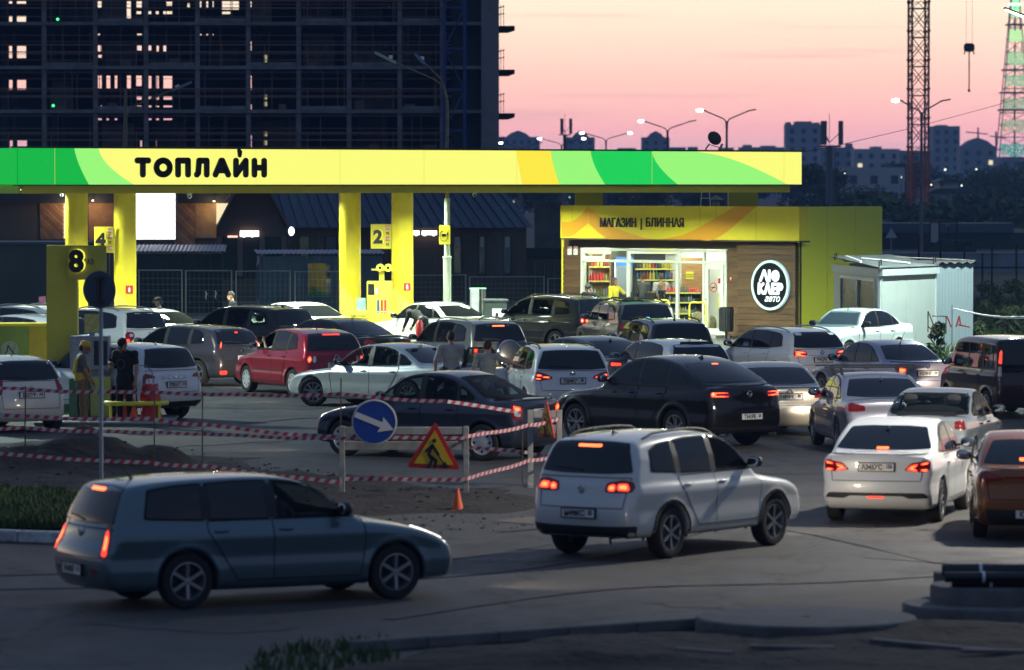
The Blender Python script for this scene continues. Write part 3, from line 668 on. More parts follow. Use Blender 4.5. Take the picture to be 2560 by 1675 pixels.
def heightfield(name, pxpoly, m, h, base, rough, mounds=(), fade=.8, clods=0):
    poly = np.array([G(*p)[:2] for p in pxpoly]); lo, hi = poly.min(0) - .5, poly.max(0) + .5
    X, Y = np.meshgrid(np.arange(lo[0], hi[0], h), np.arange(lo[1], hi[1], h), indexing='ij'); sd = poly_sdf(poly, X, Y)
    wob = (vnoise(X, Y, .7, 1) - .5) * 1.2; k = np.clip(-(sd + wob) / fade, -.4, 1)
    Z = base * k + rough * k.clip(0, 1) * (vnoise(X, Y, 1.3, 2) * .6 + vnoise(X, Y, 4, 3) * .3 + vnoise(X, Y, 11, 4) * .25)
    for (u, v, rx, ry, hh) in mounds:
        c = G(u, v); q = np.exp(-(((X - c.x) / rx) ** 2 + ((Y - c.y) / ry) ** 2)); Z += hh * q * (.75 + .5 * vnoise(X, Y, 1.7, 5) * 1 + .25 * vnoise(X, Y, 5, 6)) * (k > -.2)
    nx, ny = X.shape; idx = np.arange(nx * ny).reshape(nx, ny)
    F = np.stack([idx[:-1, :-1], idx[1:, :-1], idx[1:, 1:], idx[:-1, 1:]], -1).reshape(-1, 4)
    o = link(name, np_mesh(name, np.stack([X.ravel(), Y.ravel(), Z.ravel() - .012], 1), F), None, m); return tag(o, kind='structure'), (X, Y, Z)
dirt, DF = heightfield('dirt', [(-260, 1120), (150, 1108), (420, 1125), (650, 1150), (830, 1195), (1080, 1205), (1300, 1232), (1350, 1262), (1250, 1282), (1010, 1292), (800, 1300), (560, 1285), (330, 1260), (-260, 1240)], M_EARTH, .085, .03, .12,
    mounds=[(205, 1180, .5, .9, .58), (300, 1186, .6, .9, .40), (90, 1192, 1.3, .8, .28), (420, 1190, .5, .7, .34), (-80, 1195, 1.2, 1.0, .16), (640, 1215, 1.0, .7, .08), (900, 1228, 1.0, .8, -.06)])
fdirt, _ = heightfield('foreground_dirt', [(760, 1720), (900, 1640), (1330, 1604), (1740, 1580), (2250, 1550), (2700, 1500), (2800, 1760), (800, 1760)], M_EARTH, .10, .05, .09, mounds=[(2300, 1600, 1.5, .8, .12), (1500, 1670, 1.2, .6, .1)], fade=.4)
def blades(name, spots, m, hgt=.25, label=None):
    V = []; F = []
    for x, y, z in spots:
        a = rnd.random() * 6.28; l = hgt * (.5 + rnd.random()); w = .012 + rnd.random() * .012; dx, dy = math.cos(a), math.sin(a); bx, by = rnd.uniform(-.5, .5) * l, rnd.uniform(-.5, .5) * l; n = len(V)
        V += [(x - dy * w, y + dx * w, z), (x + dy * w, y - dx * w, z), (x + bx * .5 + dy * w * .6, y + by * .5 - dx * w * .6, z + l * .7), (x + bx * .5 - dy * w * .6, y + by * .5 + dx * w * .6, z + l * .7), (x + bx, y + by, z + l)]
        F += [(n, n + 1, n + 2, n + 3), (n + 3, n + 2, n + 4)]
    b = MB(); b.add(V, F); return tag(b.build(name, m, fix=False), label=label, cat='grass', kind='stuff')
# loose stones and clods round the excavation and on the near soil
def stones(name, polys, n, smin_, smax_, m, label, seed):
    r = np.random.RandomState(seed); b = MB(); base = [(0, 0, 1), (.9, 0, .2), (-.3, .85, .3), (-.4, -.8, .25), (.3, .2, -.8)]; fs = [(0, 1, 2), (0, 2, 3), (0, 3, 1), (4, 2, 1), (4, 3, 2), (4, 1, 3)]
    for poly in polys:
        p = np.array([G(*q)[:2] for q in poly]); lo, hi = p.min(0), p.max(0); k = 0
        while k < n:
            q = lo + r.rand(2) * (hi - lo)
            if poly_sdf(p, q[:1], q[1:])[0] > 0: continue
            s_ = smin_ + (smax_ - smin_) * r.rand() ** 3; a = r.rand() * 6.28; z = hz_at(q) + s_ * .05
            b.add([(q[0] + s_ * (x * math.cos(a) - y * math.sin(a)) * (.7 + .6 * r.rand()), q[1] + s_ * (x * math.sin(a) + y * math.cos(a)), z + s_ * zz * (.35 + .3 * r.rand())) for x, y, zz in base], fs); k += 1
    return tag(b.build(name, m), label, 'stones', kind='stuff')
def hz_at(q):
    X, Y, Z = DF; i = int((q[0] - X[0, 0]) / .085); j = int((q[1] - Y[0, 0]) / .085)
    return float(Z[i, j]) - .012 if 0 <= i < X.shape[0] and 0 <= j < X.shape[1] and Z[i, j] > 0 else 0.0
stones('dirt_clods', [[(-60, 1125), (480, 1125), (700, 1165), (700, 1260), (-60, 1240)], [(640, 1150), (1000, 1200), (1330, 1240), (1300, 1300), (700, 1310)]], 300, .015, .065, mat('clod', (.028, .023, .019), .95), 'clods and stones scattered over the dug earth', 3)
stones('gravel_grit', [[(620, 1290), (1330, 1290), (1300, 1330), (640, 1345)], [(900, 1640), (1740, 1590), (2560, 1560), (2560, 1700), (900, 1720)]], 130, .012, .06, mat('grit', (.055, .048, .042), .9, noise=.4), 'grit and small stones along the kerb and soil edge', 4)
# darker repaired strips and tyre-polished patches in the asphalt
M_PATCH = asphalt('asphalt_patch', (.038, .040, .043), (.055, .053, .05), 1.6); M_SANDY = mat('sand_film', (.16, .13, .10), .95, col2=(.10, .095, .085), nscale=1.3, bump=.3, bscale=25)
def blot(name, u, v, ru, rv, m, seed, z=.004):
    r = random.Random(seed); c = G(u, v); e = G(u + ru, v); f = G(u, v - rv); rx, ry = e.x - c.x, f.y - c.y; ph = [r.random() * 6.28 for _ in range(4)]; pts = []
    for i in range(40):
        a = 6.283 * i / 40; k = 1 + .18 * math.sin(2 * a + ph[0]) + .14 * math.sin(3 * a + ph[1]) + .08 * math.sin(7 * a + ph[2]) + .05 * math.sin(13 * a + ph[3]); pts.append((c.x + rx * k * math.cos(a), c.y + ry * k * math.sin(a)))
    return sheet(name, pts, z, m)
for i, (u, v, ru, rv) in enumerate(((1300, 1375, 230, 26), (2050, 1245, 130, 30), (1930, 1510, 300, 12), (700, 1010, 120, 16), (2350, 1390, 180, 14), (500, 1560, 260, 18), (1560, 1205, 90, 12))): blot('asphalt_patch', u, v, ru, rv, M_PATCH, i, .004 + .0004 * i)
for i, (u, v, ru, rv) in enumerate(((2180, 1500, 330, 26), (1450, 1300, 150, 16), (400, 1105, 260, 16))): blot('sand_patch', u, v, ru, rv, M_SANDY, 20 + i, .008 + .0004 * i)
M_GRASS = mat('grass_blade', (.055, .105, .022), .7, col2=(.035, .06, .015), nscale=.6)
M_TURF = mat('turf', (.035, .06, .018), .95, noise=.4, nscale=2)
def tyre_mark(px, seed, w=.19):
    c = [G(*p) for p in px]; pts = []
    for i in range(len(c) - 1):
        for k in range(6): t = k / 6; a, b_, d_, e_ = c[max(i - 1, 0)], c[i], c[i + 1], c[min(i + 2, len(c) - 1)]; pts.append(.5 * ((2 * b_) + (d_ - a) * t + (2 * a - 5 * b_ + 4 * d_ - e_) * t * t + (3 * b_ - a - 3 * d_ + e_) * t ** 3))
    V = []
    for i, p in enumerate(pts): d_ = (pts[min(i + 1, len(pts) - 1)] - pts[max(i - 1, 0)]).normalized(); n_ = Vector((-d_.y, d_.x, 0)) * w / 2; V += [(p + n_)[:], (p - n_)[:]]
    b = MB(); b.add([(x, y, .0105 + seed * .0003) for x, y, z in V], [(2 * i, 2 * i + 1, 2 * i + 3, 2 * i + 2) for i in range(len(pts) - 1)]); o = b.build('tyre_mark', mat('tyre_smear', (.044, .046, .047), .75, col2=(.056, .056, .054), nscale=3)); tag(o, kind='structure')
for i, px in enumerate((((-60, 1440), (500, 1425), (1100, 1400), (1500, 1330), (1750, 1240)), ((-60, 1475), (520, 1462), (1150, 1440), (1600, 1370), (1900, 1280)), ((2600, 1420), (2100, 1455), (1500, 1475), (900, 1560)), ((600, 1060), (800, 1045), (1000, 1060)), ((1250, 1330), (1700, 1300), (2000, 1330), (2400, 1420)))): tyre_mark(px, i)
# grass verge by the roadside, with its painted kerb
vg = [G(-300, 1246), G(140, 1252), G(280, 1285), G(230, 1338), G(-300, 1328)]
sheet('grass_verge', vg, .09, M_TURF)
def scatter(poly, n, z):
    p = np.array([q[:2] for q in poly]); lo, hi = p.min(0), p.max(0); out = []
    while len(out) < n:
        q = np.random.RandomState(len(out) + 5).rand(n * 2, 2) * (hi - lo) + lo; q = q[poly_sdf(p, q[:, 0], q[:, 1]) < 0]; out += [(a, b, z) for a, b in q]
    return out[:n]
blades('verge_grass', scatter(vg, 14000, .08), M_GRASS, .15, 'rough green grass on the verge behind the painted kerb')
M_WPAINT = mat('white_kerb_paint', (.62, .64, .64), .7, col2=(.22, .22, .2), nscale=3.2)
kb = empty('kerb', G(-100, 1352), label='white painted kerb with worn paint below the grass verge', cat='kerb')
ka, kz = G(-220, 1346), G(330, 1366); kd = (kz - ka)
for i in range(4):
    p = ka + kd * (i / 4.0); b = MB().cbox(0, kd.length / 4 - .012, -.09, .09, 0, .17, .02); o = b.build('kerb_stone', M_WPAINT, kb); o.location = p - kb.location; o.rotation_euler[2] = math.atan2(kd.y, kd.x)
k2 = empty('kerb', G(1300, 1598), label='low grey kerb edging the bare soil nearest the camera', cat='kerb')
ka, kz = G(880, 1632), G(1750, 1572); kd = kz - ka
for i in range(5):
    p = ka + kd * (i / 5.0); o = MB().cbox(0, kd.length / 5 - .012, -.075, .075, 0, .13, .015).build('kerb_stone', mat('kerb_grey', (.13, .13, .13), .9, noise=.3, nscale=3), k2); o.location = p - k2.location; o.rotation_euler[2] = math.atan2(kd.y, kd.x) + rnd.uniform(-.01, .01)
blades('roadside_grass', scatter([G(640, 1640), G(760, 1612), G(980, 1606), G(1000, 1660), G(960, 1710), G(600, 1710)], 520, .0), M_GRASS, .10, 'tuft of dark grass at the near edge of the road')
gb = [P(2100, 0, 134), P(2560, 0, 118), P(2760, 0, 126), P(2700, 0, 190), P(2420, 0, 190), P(2330, 0, 150)]
gz = [Vector((p.x, p.y, 0)) for p in gb]
sheet('grass_bank', gz, .012, M_TURF)
blades('bank_grass', scatter(gz, 9000, .0), M_GRASS, .34, 'dark grass growing behind the white cabin')
# ================================================================== filling station canopy
YEL = (.80, .66, .03)
M_YEL = mat('yellow_cladding', YEL, .38, coat=.25, noise=.06, nscale=.8)
M_YELP = mat('pale_amber_cladding', (.80, .56, .10), .38, coat=.2)
M_GRN = mat('green_cladding', (.03, .30, .08), .3, coat=.3)
M_SOF = mat('canopy_soffit', (.62, .60, .48), .5)
CA, CB = P(46, 420, 126.5), P(2004, 420, 143.2); CW = Wall(CA, CB)
can = empty('station_canopy', CW.pt(0, 0), CW.yaw, 'long flat canopy with glowing yellow and green fascia on fat columns', 'canopy')
def lw(name, t0, t1, z0, z1, n0, n1, m, parent, c=0): return boxo(name, t0, t1, -n1, -n0, z0, z1, m, parent, c)     # in a wall's own frame (y = -n)
Z0, Z1 = 4.95, 5.965; DEP = 15.0; CL = CW.L
lw('roof', .06, CL - .06, 5.70, 5.90, -DEP + .06, -.06, mat('roof_sheet', (.2, .2, .2), .8), can)
lw('soffit', .2, CL - .36, 4.87, 4.94, -DEP + .2, -.2, M_SOF, can)
lw('lower_band', .2, CL - .36, 4.70, 4.945, -.2, -.14, M_YEL, can)
lw('lower_band', .12, .18, 4.70, 4.945, -DEP + .2, -.2, M_YEL, can)
tt = lambda u: CW.tz(u, 420)[0]
def curve(u0, u1, k=.5, n=10):
    """boundary from the top edge (u0) to the lower edge (u1); k bends it"""
    out = []
    for i in range(n + 1):
        a = i / n; e = a ** (1 + k * 2); out.append((tt(u0 + (u1 - u0) * e), Z1 + (Z0 - Z1) * a))
    return out
M_FD = emi('fascia_dark_green', (.004, .50, .055), .95); M_FL = emi('fascia_light_green', (.34, 1, .20), .95); M_FY = emi('fascia_yellow', (1, 1, .20), 1.0)
M_FA = emi('fascia_amber', (1, .84, .055), 1.0); M_FG = emi('fascia_green', (.012, .68, .10), .95)
bnd = [[(0, Z1), (0, Z0)], curve(186, 222, .2), curve(247, 334, .35), curve(1291, 1306, .1), curve(1377, 1399, .2), curve(1477, 1513, .3), curve(1630, 1694, .3), curve(1741, 1968, -.18), [(CL, Z1), (CL, Z0)]]
for i, m in enumerate((M_FD, M_FL, M_FY, M_FA, M_FL, M_FG, M_FL, M_FY)):
    a, b_ = bnd[i], bnd[i + 1]; pl = a + b_[::-1]
    if i == 7: pl = pl[:]
    MB().prism(pl, -.0, .05, 'xz').build('fascia_panel', m, can)
lw('fascia_side', -.06, -.01, Z0, Z1, -DEP, -.05, M_FD, can)
lw('top_trim', -.07, CL + .03, Z1 + .004, Z1 + .05, -.3, .03, mat('dark_trim', (.05, .06, .02), .6), can)
lw('bottom_trim', -.07, CL + .03, Z0 - .03, Z0 - .004, -.2, .02, mat('dark_trim', (.05, .06, .02), .6), can)
for u in (137, 640, 850, 1060, 1292, 1470, 1630, 1960): lw('fascia_joint', tt(u) - .006, tt(u) + .006, Z0, Z1, .001, .004, mat('joint_line', (.3, .3, .05), .7, emit=(.8, .8, .12), estr=.75), can)
# big rounded letters of the fascia, drawn as thick strokes
LET = {'Т': [[(0, 1), (.9, 1)], [(.45, 1), (.45, 0)]], 'О': [[(.5 + .5 * math.cos(a), .5 + .5 * math.sin(a)) for a in np.linspace(0, 2 * math.pi, 25)]], 'П': [[(0, 0), (0, 1), (.85, 1), (.85, 0)]],
       'Л': [[(0, 0), (.12, .12), (.2, 1), (.85, 1), (.85, 0)]], 'А': [[(0, 0), (.42, 1), (.5, 1), (.92, 0)], [(.2, .3), (.75, .3)]], 'Й': [[(0, 1), (0, 0), (.85, 1), (.85, 0)]], 'Н': [[(0, 0), (0, 1)], [(.85, 0), (.85, 1)], [(0, .5), (.85, .5)]]}
def strokes(mb, lines, r, y0, y1, n=8):
    """flat letter strokes with round ends, extruded in y"""
    for ln in lines:
        for a, b_ in zip(ln[:-1], ln[1:]):
            a = np.array(a); b_ = np.array(b_); d = b_ - a; t0 = math.atan2(d[1], d[0]); pl = []
            for c, s0 in ((b_, t0 - math.pi / 2), (a, t0 + math.pi / 2)):
                for k in range(n + 1): pl.append(tuple(c + r * np.array([math.cos(s0 + math.pi * k / n), math.sin(s0 + math.pi * k / n)])))
            mb.prism(pl, y0, y1, 'xz')
M_LET = mat('letter_black', (.012, .011, .008), .45)
lt0, lt1 = tt(332), tt(663); lz0, lz1 = CW.tz(500, 444)[1], CW.tz(500, 394)[1]; rr_ = .088; x = lt0 + rr_; hgt = lz1 - lz0 - 2 * rr_; wl = (lt1 - lt0 - 7 * 2 * rr_ - 6 * .10) / 7
for ch in 'ТОПЛАЙН':
    mb = MB(); sc_ = wl / (.92 if ch != 'О' else 1.0); wch = wl * (1.18 if ch == 'О' else 1.12 if ch == 'А' else .94)
    strokes(mb, [[(x + px / (1.0 if ch == 'О' else .9) * wch, lz0 + rr_ + pz * hgt) for px, pz in ln] for ln in LET[ch]], rr_, -.13, -.085)
    mb.build('letter', M_LET, can)
    if ch == 'Й':
        q = MB(); strokes(q, [[(x + .42 * wch, lz1 + .17), (x + .36 * wch, lz1 + .06)], [(x + .36 * wch, lz1 + .06), (x + .30 * wch, lz1 + .22)]], .055, -.13, -.085); q.build('letter_mark', M_LET, can)
    x += wch + 2 * rr_ + (lt1 - lt0 - 7 * wl * 1.0 - 14 * rr_) / 6
# columns: yellow shaft, amber skirt with slanted edge, green foot
def column(u, d, label):
    p = P(u, 800, d); r_ = .345; c = empty('canopy_column', (p.x, p.y, 0), 0, label, 'column', 'columns holding up the canopy'); n = 32
    def ring(name, f0, f1, m, rr=r_):
        vs = []; 
        for k in range(n):
            a = 2 * math.pi * k / n; vs += [(rr * math.cos(a), rr * math.sin(a), f0(a)), (rr * math.cos(a), rr * math.sin(a), f1(a))]
        b = MB(); b.add(vs, [(2 * k, 2 * ((k + 1) % n), 2 * ((k + 1) % n) + 1, 2 * k + 1) for k in range(n)]); return b.build(name, m, c, 40)
    g1 = lambda a: .55 + .16 * math.cos(a - 2.6); g2 = lambda a: 1.55 + .42 * math.cos(a - 2.9)
    ring('foot', lambda a: 0, g1, M_GRN); ring('skirt', g1, g2, M_YELP); ring('shaft', g2, lambda a: 4.72, M_YEL)
    MB().box(-.012, .012, -r_ - .004, -r_ + .05, .1, 4.7).xf(Matrix.Rotation(R(-70), 4, 'Z')).build('joint', mat('dark_trim'), c)
    return c, p
COLS = [column(192, 138.5, 'yellow canopy column directly behind the number eight pump sign'), column(313, 139.5, 'yellow canopy column carrying the number four sign'),
        column(875, 144.0, 'yellow canopy column left of the number two pump'), column(1006, 143.0, 'yellow column with green foot carrying the number two sign')]
M_REDS = mat('red_sign', (.55, .02, .03), .4); M_WHT = mat('white_print', (.8, .8, .8), .5)
def txt(s, size, m, parent, loc, name='lettering', bold=0.01, sx=1.0, rz=0, depth=.003, shear=0):
    o = link(name, text_mesh(s, size, bold, depth, sx, shear), parent, m); o.location = loc; o.rotation_euler[2] = rz; return o
def ext_sign(col, label, zz=1.62, dx=.16):
    c, p = col; e = empty('extinguisher_sign', (p.x + dx, p.y - .345, zz), 0, label, 'sign'); boxo('plate', -.11, .11, -.012, .012, 0, .24, M_REDS, e)
    boxo('pictogram', -.03, .03, -.018, -.013, .04, .16, M_WHT, e); boxo('pictogram', -.012, .012, -.018, -.013, .16, .2, M_WHT, e)
ext_sign(COLS[1], 'small red extinguisher sign on the column of number four'); ext_sign(COLS[3], 'small red extinguisher sign on the column of number two')
def number_sign(u0, u1, v0, v1, d, num, rows, label, dull=False):
    a = P(u0, v1, d); b_ = P(u1, v0, d); w, h = b_.x - a.x, b_.z - a.z; e = empty('pump_number_sign', (a.x, d, a.z), 0, label, 'sign')
    boxo('plate', 0, w, -.03, .03, 0, h, mat('sign_yellow', (.78, .68, .05), .42, coat=.2), e, .008)
    s_ = h * .47; edge = link('digit_edge', text_mesh(num, s_ * 1.5, .03, .02), e, emi('digit_glow', (1, .95, .1), 1.1)); edge.location = (w * .33 + .025, -.055, h * .26)
    txt(num, s_ * 1.5, M_LET, e, (w * .33, -.085, h * .25), 'digit', .03, depth=.012)
    for k, (t_, red) in enumerate(rows):
        z = h * (.80 - .225 * k) if len(rows) > 1 else h * .45
        if red: boxo('grade_plate', w * .66, w * .86, -.038, -.031, z - .02, z + h * .13, M_REDS, e)
        txt(t_, h * .15, M_WHT if red else M_LET, e, (w * .76, -.041, z), 'grade', .004, .8)
    return e
number_sign(927, 982, 560, 622, 143.2, '2', [('А92', 1), ('98', 0), ('А95', 1), ('92', 0)], 'yellow sign with black digit two and fuel grades')
number_sign(236, 287, 567, 632, 139.2, '4', [('А92', 1), ('А95', 1), ('92', 0), ('А95', 1)], 'yellow sign with black digit four and fuel grades')
# lamps let into the soffit
M_LED = emi('led_panel', (.95, 1, .86), 14.0)
k = 0
for i in range(6):
    for j in range(3):
        t_ = CL * (.09 + .155 * i); n_ = (-1.8, -4.6, -10.2)[j]; q = CW.pt(t_, 4.85, n_)
        e = empty('canopy_light', (q.x, q.y, q.z), CW.yaw, 'square soffit light in the %s row, %s from the rounded corner of the canopy' % (('front', 'middle', 'back')[j], ('first', 'second', 'third', 'fourth', 'fifth', 'sixth')[i]), 'light', 'lights under the canopy')
        boxo('housing', -.32, .32, -.32, .32, -.05, .018, M_SOF, e); boxo('diffuser', -.27, .27, -.27, .27, -.058, -.0505, M_LED, e)
        ld = bpy.data.lights.new('canopy_lamp', 'AREA'); ld.energy = 500; ld.color = (.84, 1, .78); ld.size = .5; ld.spread = R(152); lo_ = bpy.data.objects.new('lamp', ld); COL.objects.link(lo_); lo_.parent = e; lo_.location = (0, 0, -.07)
def camera_dome(u, v, d, label):
    p = P(u, v, d); e = empty('security_camera', p, 0, label, 'camera'); MB().lathe([(0, -.07), (.05, -.05), (.07, 0), (.07, .1), (0, .1)], 12).build('housing', mat('camera_grey', (.4, .4, .4), .4), e, 50); MB().sell((0, -.06, -.01), (.03, .02, .03), 6).build('lens', M_GAP, e, 60); MB().bar((0, 0, .1), (0, 0, .22), .03).build('bracket', M_BLACK, e)
for (u, v, d, l) in ((154, 486, 130, 'small camera under the canopy beside the column behind number eight'), (474, 491, 133, 'small grey camera under the canopy below the big lettering'), (1186, 487, 139, 'small camera under the canopy above the charging sign')): camera_dome(u, v, d, l)
# ================================================================== the shop
SC_ = G(1998, 852); SC0 = P(1998, 600, 144.5); SL = P(1401, 600, 152.0); SW = Wall(SL, SC0); SY = SW.yaw
shop = empty('shop', SW.pt(0, 0), SY, 'filling station shop with yellow fascia, brown planks and a lit glass front', 'shop')
ts = lambda u, v=650: SW.tz(u, v)[0]
SLn = SW.L; zf0, zf1 = SW.tz(1700, 598)[1], SW.tz(1700, 515)[1]; zw1 = SW.tz(1640, 622)[1]; x0, x1 = ts(1455), ts(1817)
M_PLANK = [mat('plank_brown_%d' % i, c, .6, noise=.35, nscale=1.5, stretch=(1, 6, 14)) for i, c in enumerate(((.105, .052, .019), (.085, .042, .016), (.12, .061, .023)))]
M_BRN = mat('soffit_brown', (.07, .04, .02), .7)
M_UPVC = mat('white_frame', (.66, .70, .62), .4)
M_IN = mat('shop_wall_inside', (.62, .63, .56), .7)
DP = 3.55
lw('roof', .1, SLn - .55, zf1 - .45, zf1 - .3, -DP, -.1, mat('roof_sheet'), shop)
lw('wall', .0, .15, 0, zf1 - .3, -DP, -.05, M_YEL, shop); lw('wall', .15, SLn - .5, 0, zf1 - .45, -DP, -DP + .12, M_IN, shop)
lw('floor', .15, SLn - .5, .0, .10, -DP + .12, -.06, mat('shop_floor', (.45, .42, .36), .35), shop)
lw('ceiling', .15, SLn - .5, 3.05, 3.12, -DP + .12, -.10, mat('shop_ceiling', (.6, .6, .55), .6), shop)
lw('inner_wall', x1 + .2, x1 + .3, .1, 3.05, -DP + .12, -.1, M_IN, shop); lw('inner_wall', .15, .2, .1, 3.05, -DP + .12, -.1, M_IN, shop)
f0_, f1_ = SW.tz(1401, 560, .45)[0], SW.tz(1998, 560, .45)[0]
fz = lw('fascia', f0_, f1_, zf0, zf1, .02, .45, M_YEL, shop)
lw('fascia_soffit', f0_, f1_, zf0 - .05, zf0 - .004, -.08, .44, M_BRN, shop)
# orange waves printed on the fascia
M_OR = mat('fascia_orange', (.78, .36, .02), .4, coat=.2); tf = lambda u, v: SW.tz(u, v, .453)
def ribbon(up, lo_, name='fascia_wave'):
    mb = MB(); pl = [tf(*p) for p in up] + [tf(*p) for p in lo_[::-1]]; mb.prism(pl, -.4545, -.4505, 'xz'); return mb.build(name, M_OR, shop)
def arc(pts, n=8):
    """smooth line through pixels"""
    P_ = [np.array(p, float) for p in pts]; P_ = [P_[0] * 2 - P_[1]] + P_ + [P_[-1] * 2 - P_[-2]]; out = []
    for i in range(1, len(P_) - 2):
        for k in range(n):
            t = k / n; a, b, c, d = P_[i - 1:i + 3]; out.append(tuple(.5 * ((2 * b) + (-a + c) * t + (2 * a - 5 * b + 4 * c - d) * t * t + (-a + 3 * b - 3 * c + d) * t ** 3)))
    return out + [tuple(P_[-2])]
ribbon(arc([(1404, 555), (1430, 553), (1452, 538), (1469, 517)]), arc([(1404, 592), (1430, 590), (1452, 573), (1470, 558)]))
ribbon(arc([(1470, 517), (1500, 541), (1535, 567), (1580, 585)]), arc([(1471, 558), (1490, 576), (1505, 588), (1520, 597.5)]))
ribbon(arc([(1580, 585), (1620, 596), (1665, 596), (1720, 582), (1780, 550), (1838, 515.5)]), arc([(1520, 598), (1580, 598.3), (1665, 598.4), (1735, 598.4), (1795, 594), (1892, 516)]))
for u in (1430, 1750, 1790, 1890): t_ = tf(u, 550)[0]; lw('fascia_joint', t_ - .006, t_ + .006, zf0, zf1, .4508, .4535, mat('joint_line2', (.35, .3, .03), .6), shop)
ta, za = tf(1500, 567); tb, _ = tf(1711, 567); 
for s_, uc, w_ in (('МАГАЗИН', 1546, 90), ('|', 1604, 4), ('БЛИННАЯ', 1663, 94)):
    me = text_mesh(s_, .40, .007, .015); wid = max(v.co.x for v in me.vertices) * 2; tc_, zc_ = tf(uc, 567); want = tf(uc + w_ / 2, 567)[0] - tf(uc - w_ / 2, 567)[0]
    me.transform(Matrix.Diagonal((want / wid if s_ != '|' else .8, 1, 1.0, 1))); o = link('lettering', me, shop, M_LET); o.location = (tc_, -.475, zc_)
# plank cladding, board by board
def planks(t0, t1, z0, z1, n0, ph=.185):
    z = z0; i = 0
    while z < z1 - .02:
        lw('plank', t0, t1, z + .006, min(z + ph, z1) - .006, n0 - .02, n0 + .022, M_PLANK[(i * 7 + int(t0 * 3)) % 3], shop); z += ph; i += 1
lw('wall', .15, x0 - .01, 0, zf0 - .05, -.12, -.02, M_BRN, shop); lw('wall', x1 + .01, SLn, 0, zf0 - .05, -.12, -.02, M_BRN, shop); lw('wall', x0 - .01, x1 + .01, zw1 + .01, zf0 - .05, -.12, -.02, M_BRN, shop)
planks(.15, x0 - .03, .05, zw1 + .02, 0); tP = ts(1852); planks(x1 + .04, tP - .1, .05, zw1 + .02, 0); planks(tP, SLn - .02, .05, zf0 - .1, .14, .19)
lw('wall', tP, SLn - .02, .02, zf0 - .1, -.02, .12, M_BRN, shop)
# glass front: frame bars, panes, door
zt = SW.tz(1640, 654)[1]; zT = zw1 - .06
def shop_glass():
    if 'shop_glass' in _M: return _M['shop_glass']
    m = glass_mat(True).copy(); m.name = 'shop_glass'; t = m.node_tree
    for n in t.nodes:
        if n.type == 'MIX_SHADER': n.inputs[0].default_value = .90
        if n.type == 'BSDF_TRANSPARENT': n.inputs[0].default_value = (.90, .95, .92, 1)
    _M['shop_glass'] = m; return m
def vbar(u, z0, z1, w=.09): t_ = ts(u); lw('frame_bar', t_ - w / 2, t_ + w / 2, z0, z1, -.06, .05, M_UPVC, shop, .008)
def hbar(ta_, tb_, z, w=.09): lw('frame_bar', ta_, tb_, z - w / 2, z + w / 2, -.055, .045, M_UPVC, shop, .008)
for u, z0 in ((1456, .06), (1571, .06), (1694, .06), (1761, .06), (1816, .06)): vbar(u, z0, zw1)
us = (1456, 1571, 1694, 1761, 1816)
def pane(a, b, z0, z1): return MB().add([(a, 0, z0), (b, 0, z0), (b, 0, z1), (a, 0, z1)], [(0, 1, 2, 3)]).build('glass_pane', shop_glass(), shop)

for a, b_ in zip(us[:-1], us[1:]):
    A_, B_ = ts(a) + .045, ts(b_) - .045
    hbar(A_, B_, zw1 - .05); hbar(A_, B_, zt); hbar(A_, B_, .12, .12)
    pane(A_, B_, zt + .045, zw1 - .095)
    if b_ != 1816: pane(A_, B_, .18, zt - .045)
A_, B_ = ts(1459), ts(1513); sw = empty('x', (0, 0, 0)); bpy.data.objects.remove(sw)
for z_ in (zt + .10, zw1 - .13): lw('vent_bar', A_ + .02, B_, z_ - .045, z_ + .045, .006, .07, M_UPVC, shop, .006)
for t_ in (A_ + .05, B_ - .03): lw('vent_bar', t_ - .045, t_ + .045, zt + .145, zw1 - .175, .006, .07, M_UPVC, shop, .006)
dA, dB = ts(1764), ts(1813); zd = zt - .07
dr = empty('entrance_door', (dA, 0, 0)); dr.parent = shop
for (a, b_, c, d) in ((.03, .16, .10, zd), (dB - dA - .16, dB - dA - .03, .10, zd), (.16, dB - dA - .16, zd - .14, zd), (.16, dB - dA - .16, .10, .30)): boxo('door_frame', a, b_, -.06, .03, c, d, M_UPVC, dr, .008)
MB().add([(.16, 0, .30), (dB - dA - .16, 0, .30), (dB - dA - .16, 0, zd - .14), (.16, 0, zd - .14)], [(0, 1, 2, 3)]).build('door_glass', shop_glass(), dr)
MB().tube([(.09, -.07, 1.25), (.09, -.14, 1.2), (.09, -.16, .95), (.09, -.14, .75), (.09, -.07, .7)], .018, 8).build('door_handle', M_RIM, dr, 60)
MB().lathe([(.13, 0), (.16, 0), (.16, .008), (.13, .008), (.13, 0)], 28, 'y', (.36, -.02, 1.62)).build('no_smoking_sign', M_REDS, dr); b = MB(); b.box(.26, .46, -.016, -.012, 1.605, 1.635); b.bar((.27, -.018, 1.53), (.45, -.018, 1.71), .02, .006); b.build('no_smoking_mark', M_LET, dr)
NY = mat('notice_yellow', (.8, .75, .05), .5)
boxo('notice', .52, .86, .012, .02, 1.45, 1.95, M_WHT, dr); boxo('notice_band', .54, .84, .008, .011, 1.75, 1.92, M_REDS, dr)
boxo('yellow_notice', .60, .84, -.014, -.008, .95, 1.30, NY, dr)
lw('threshold', dA - .2, dB + .25, .0, .09, .03, .7, M_CONC, shop)
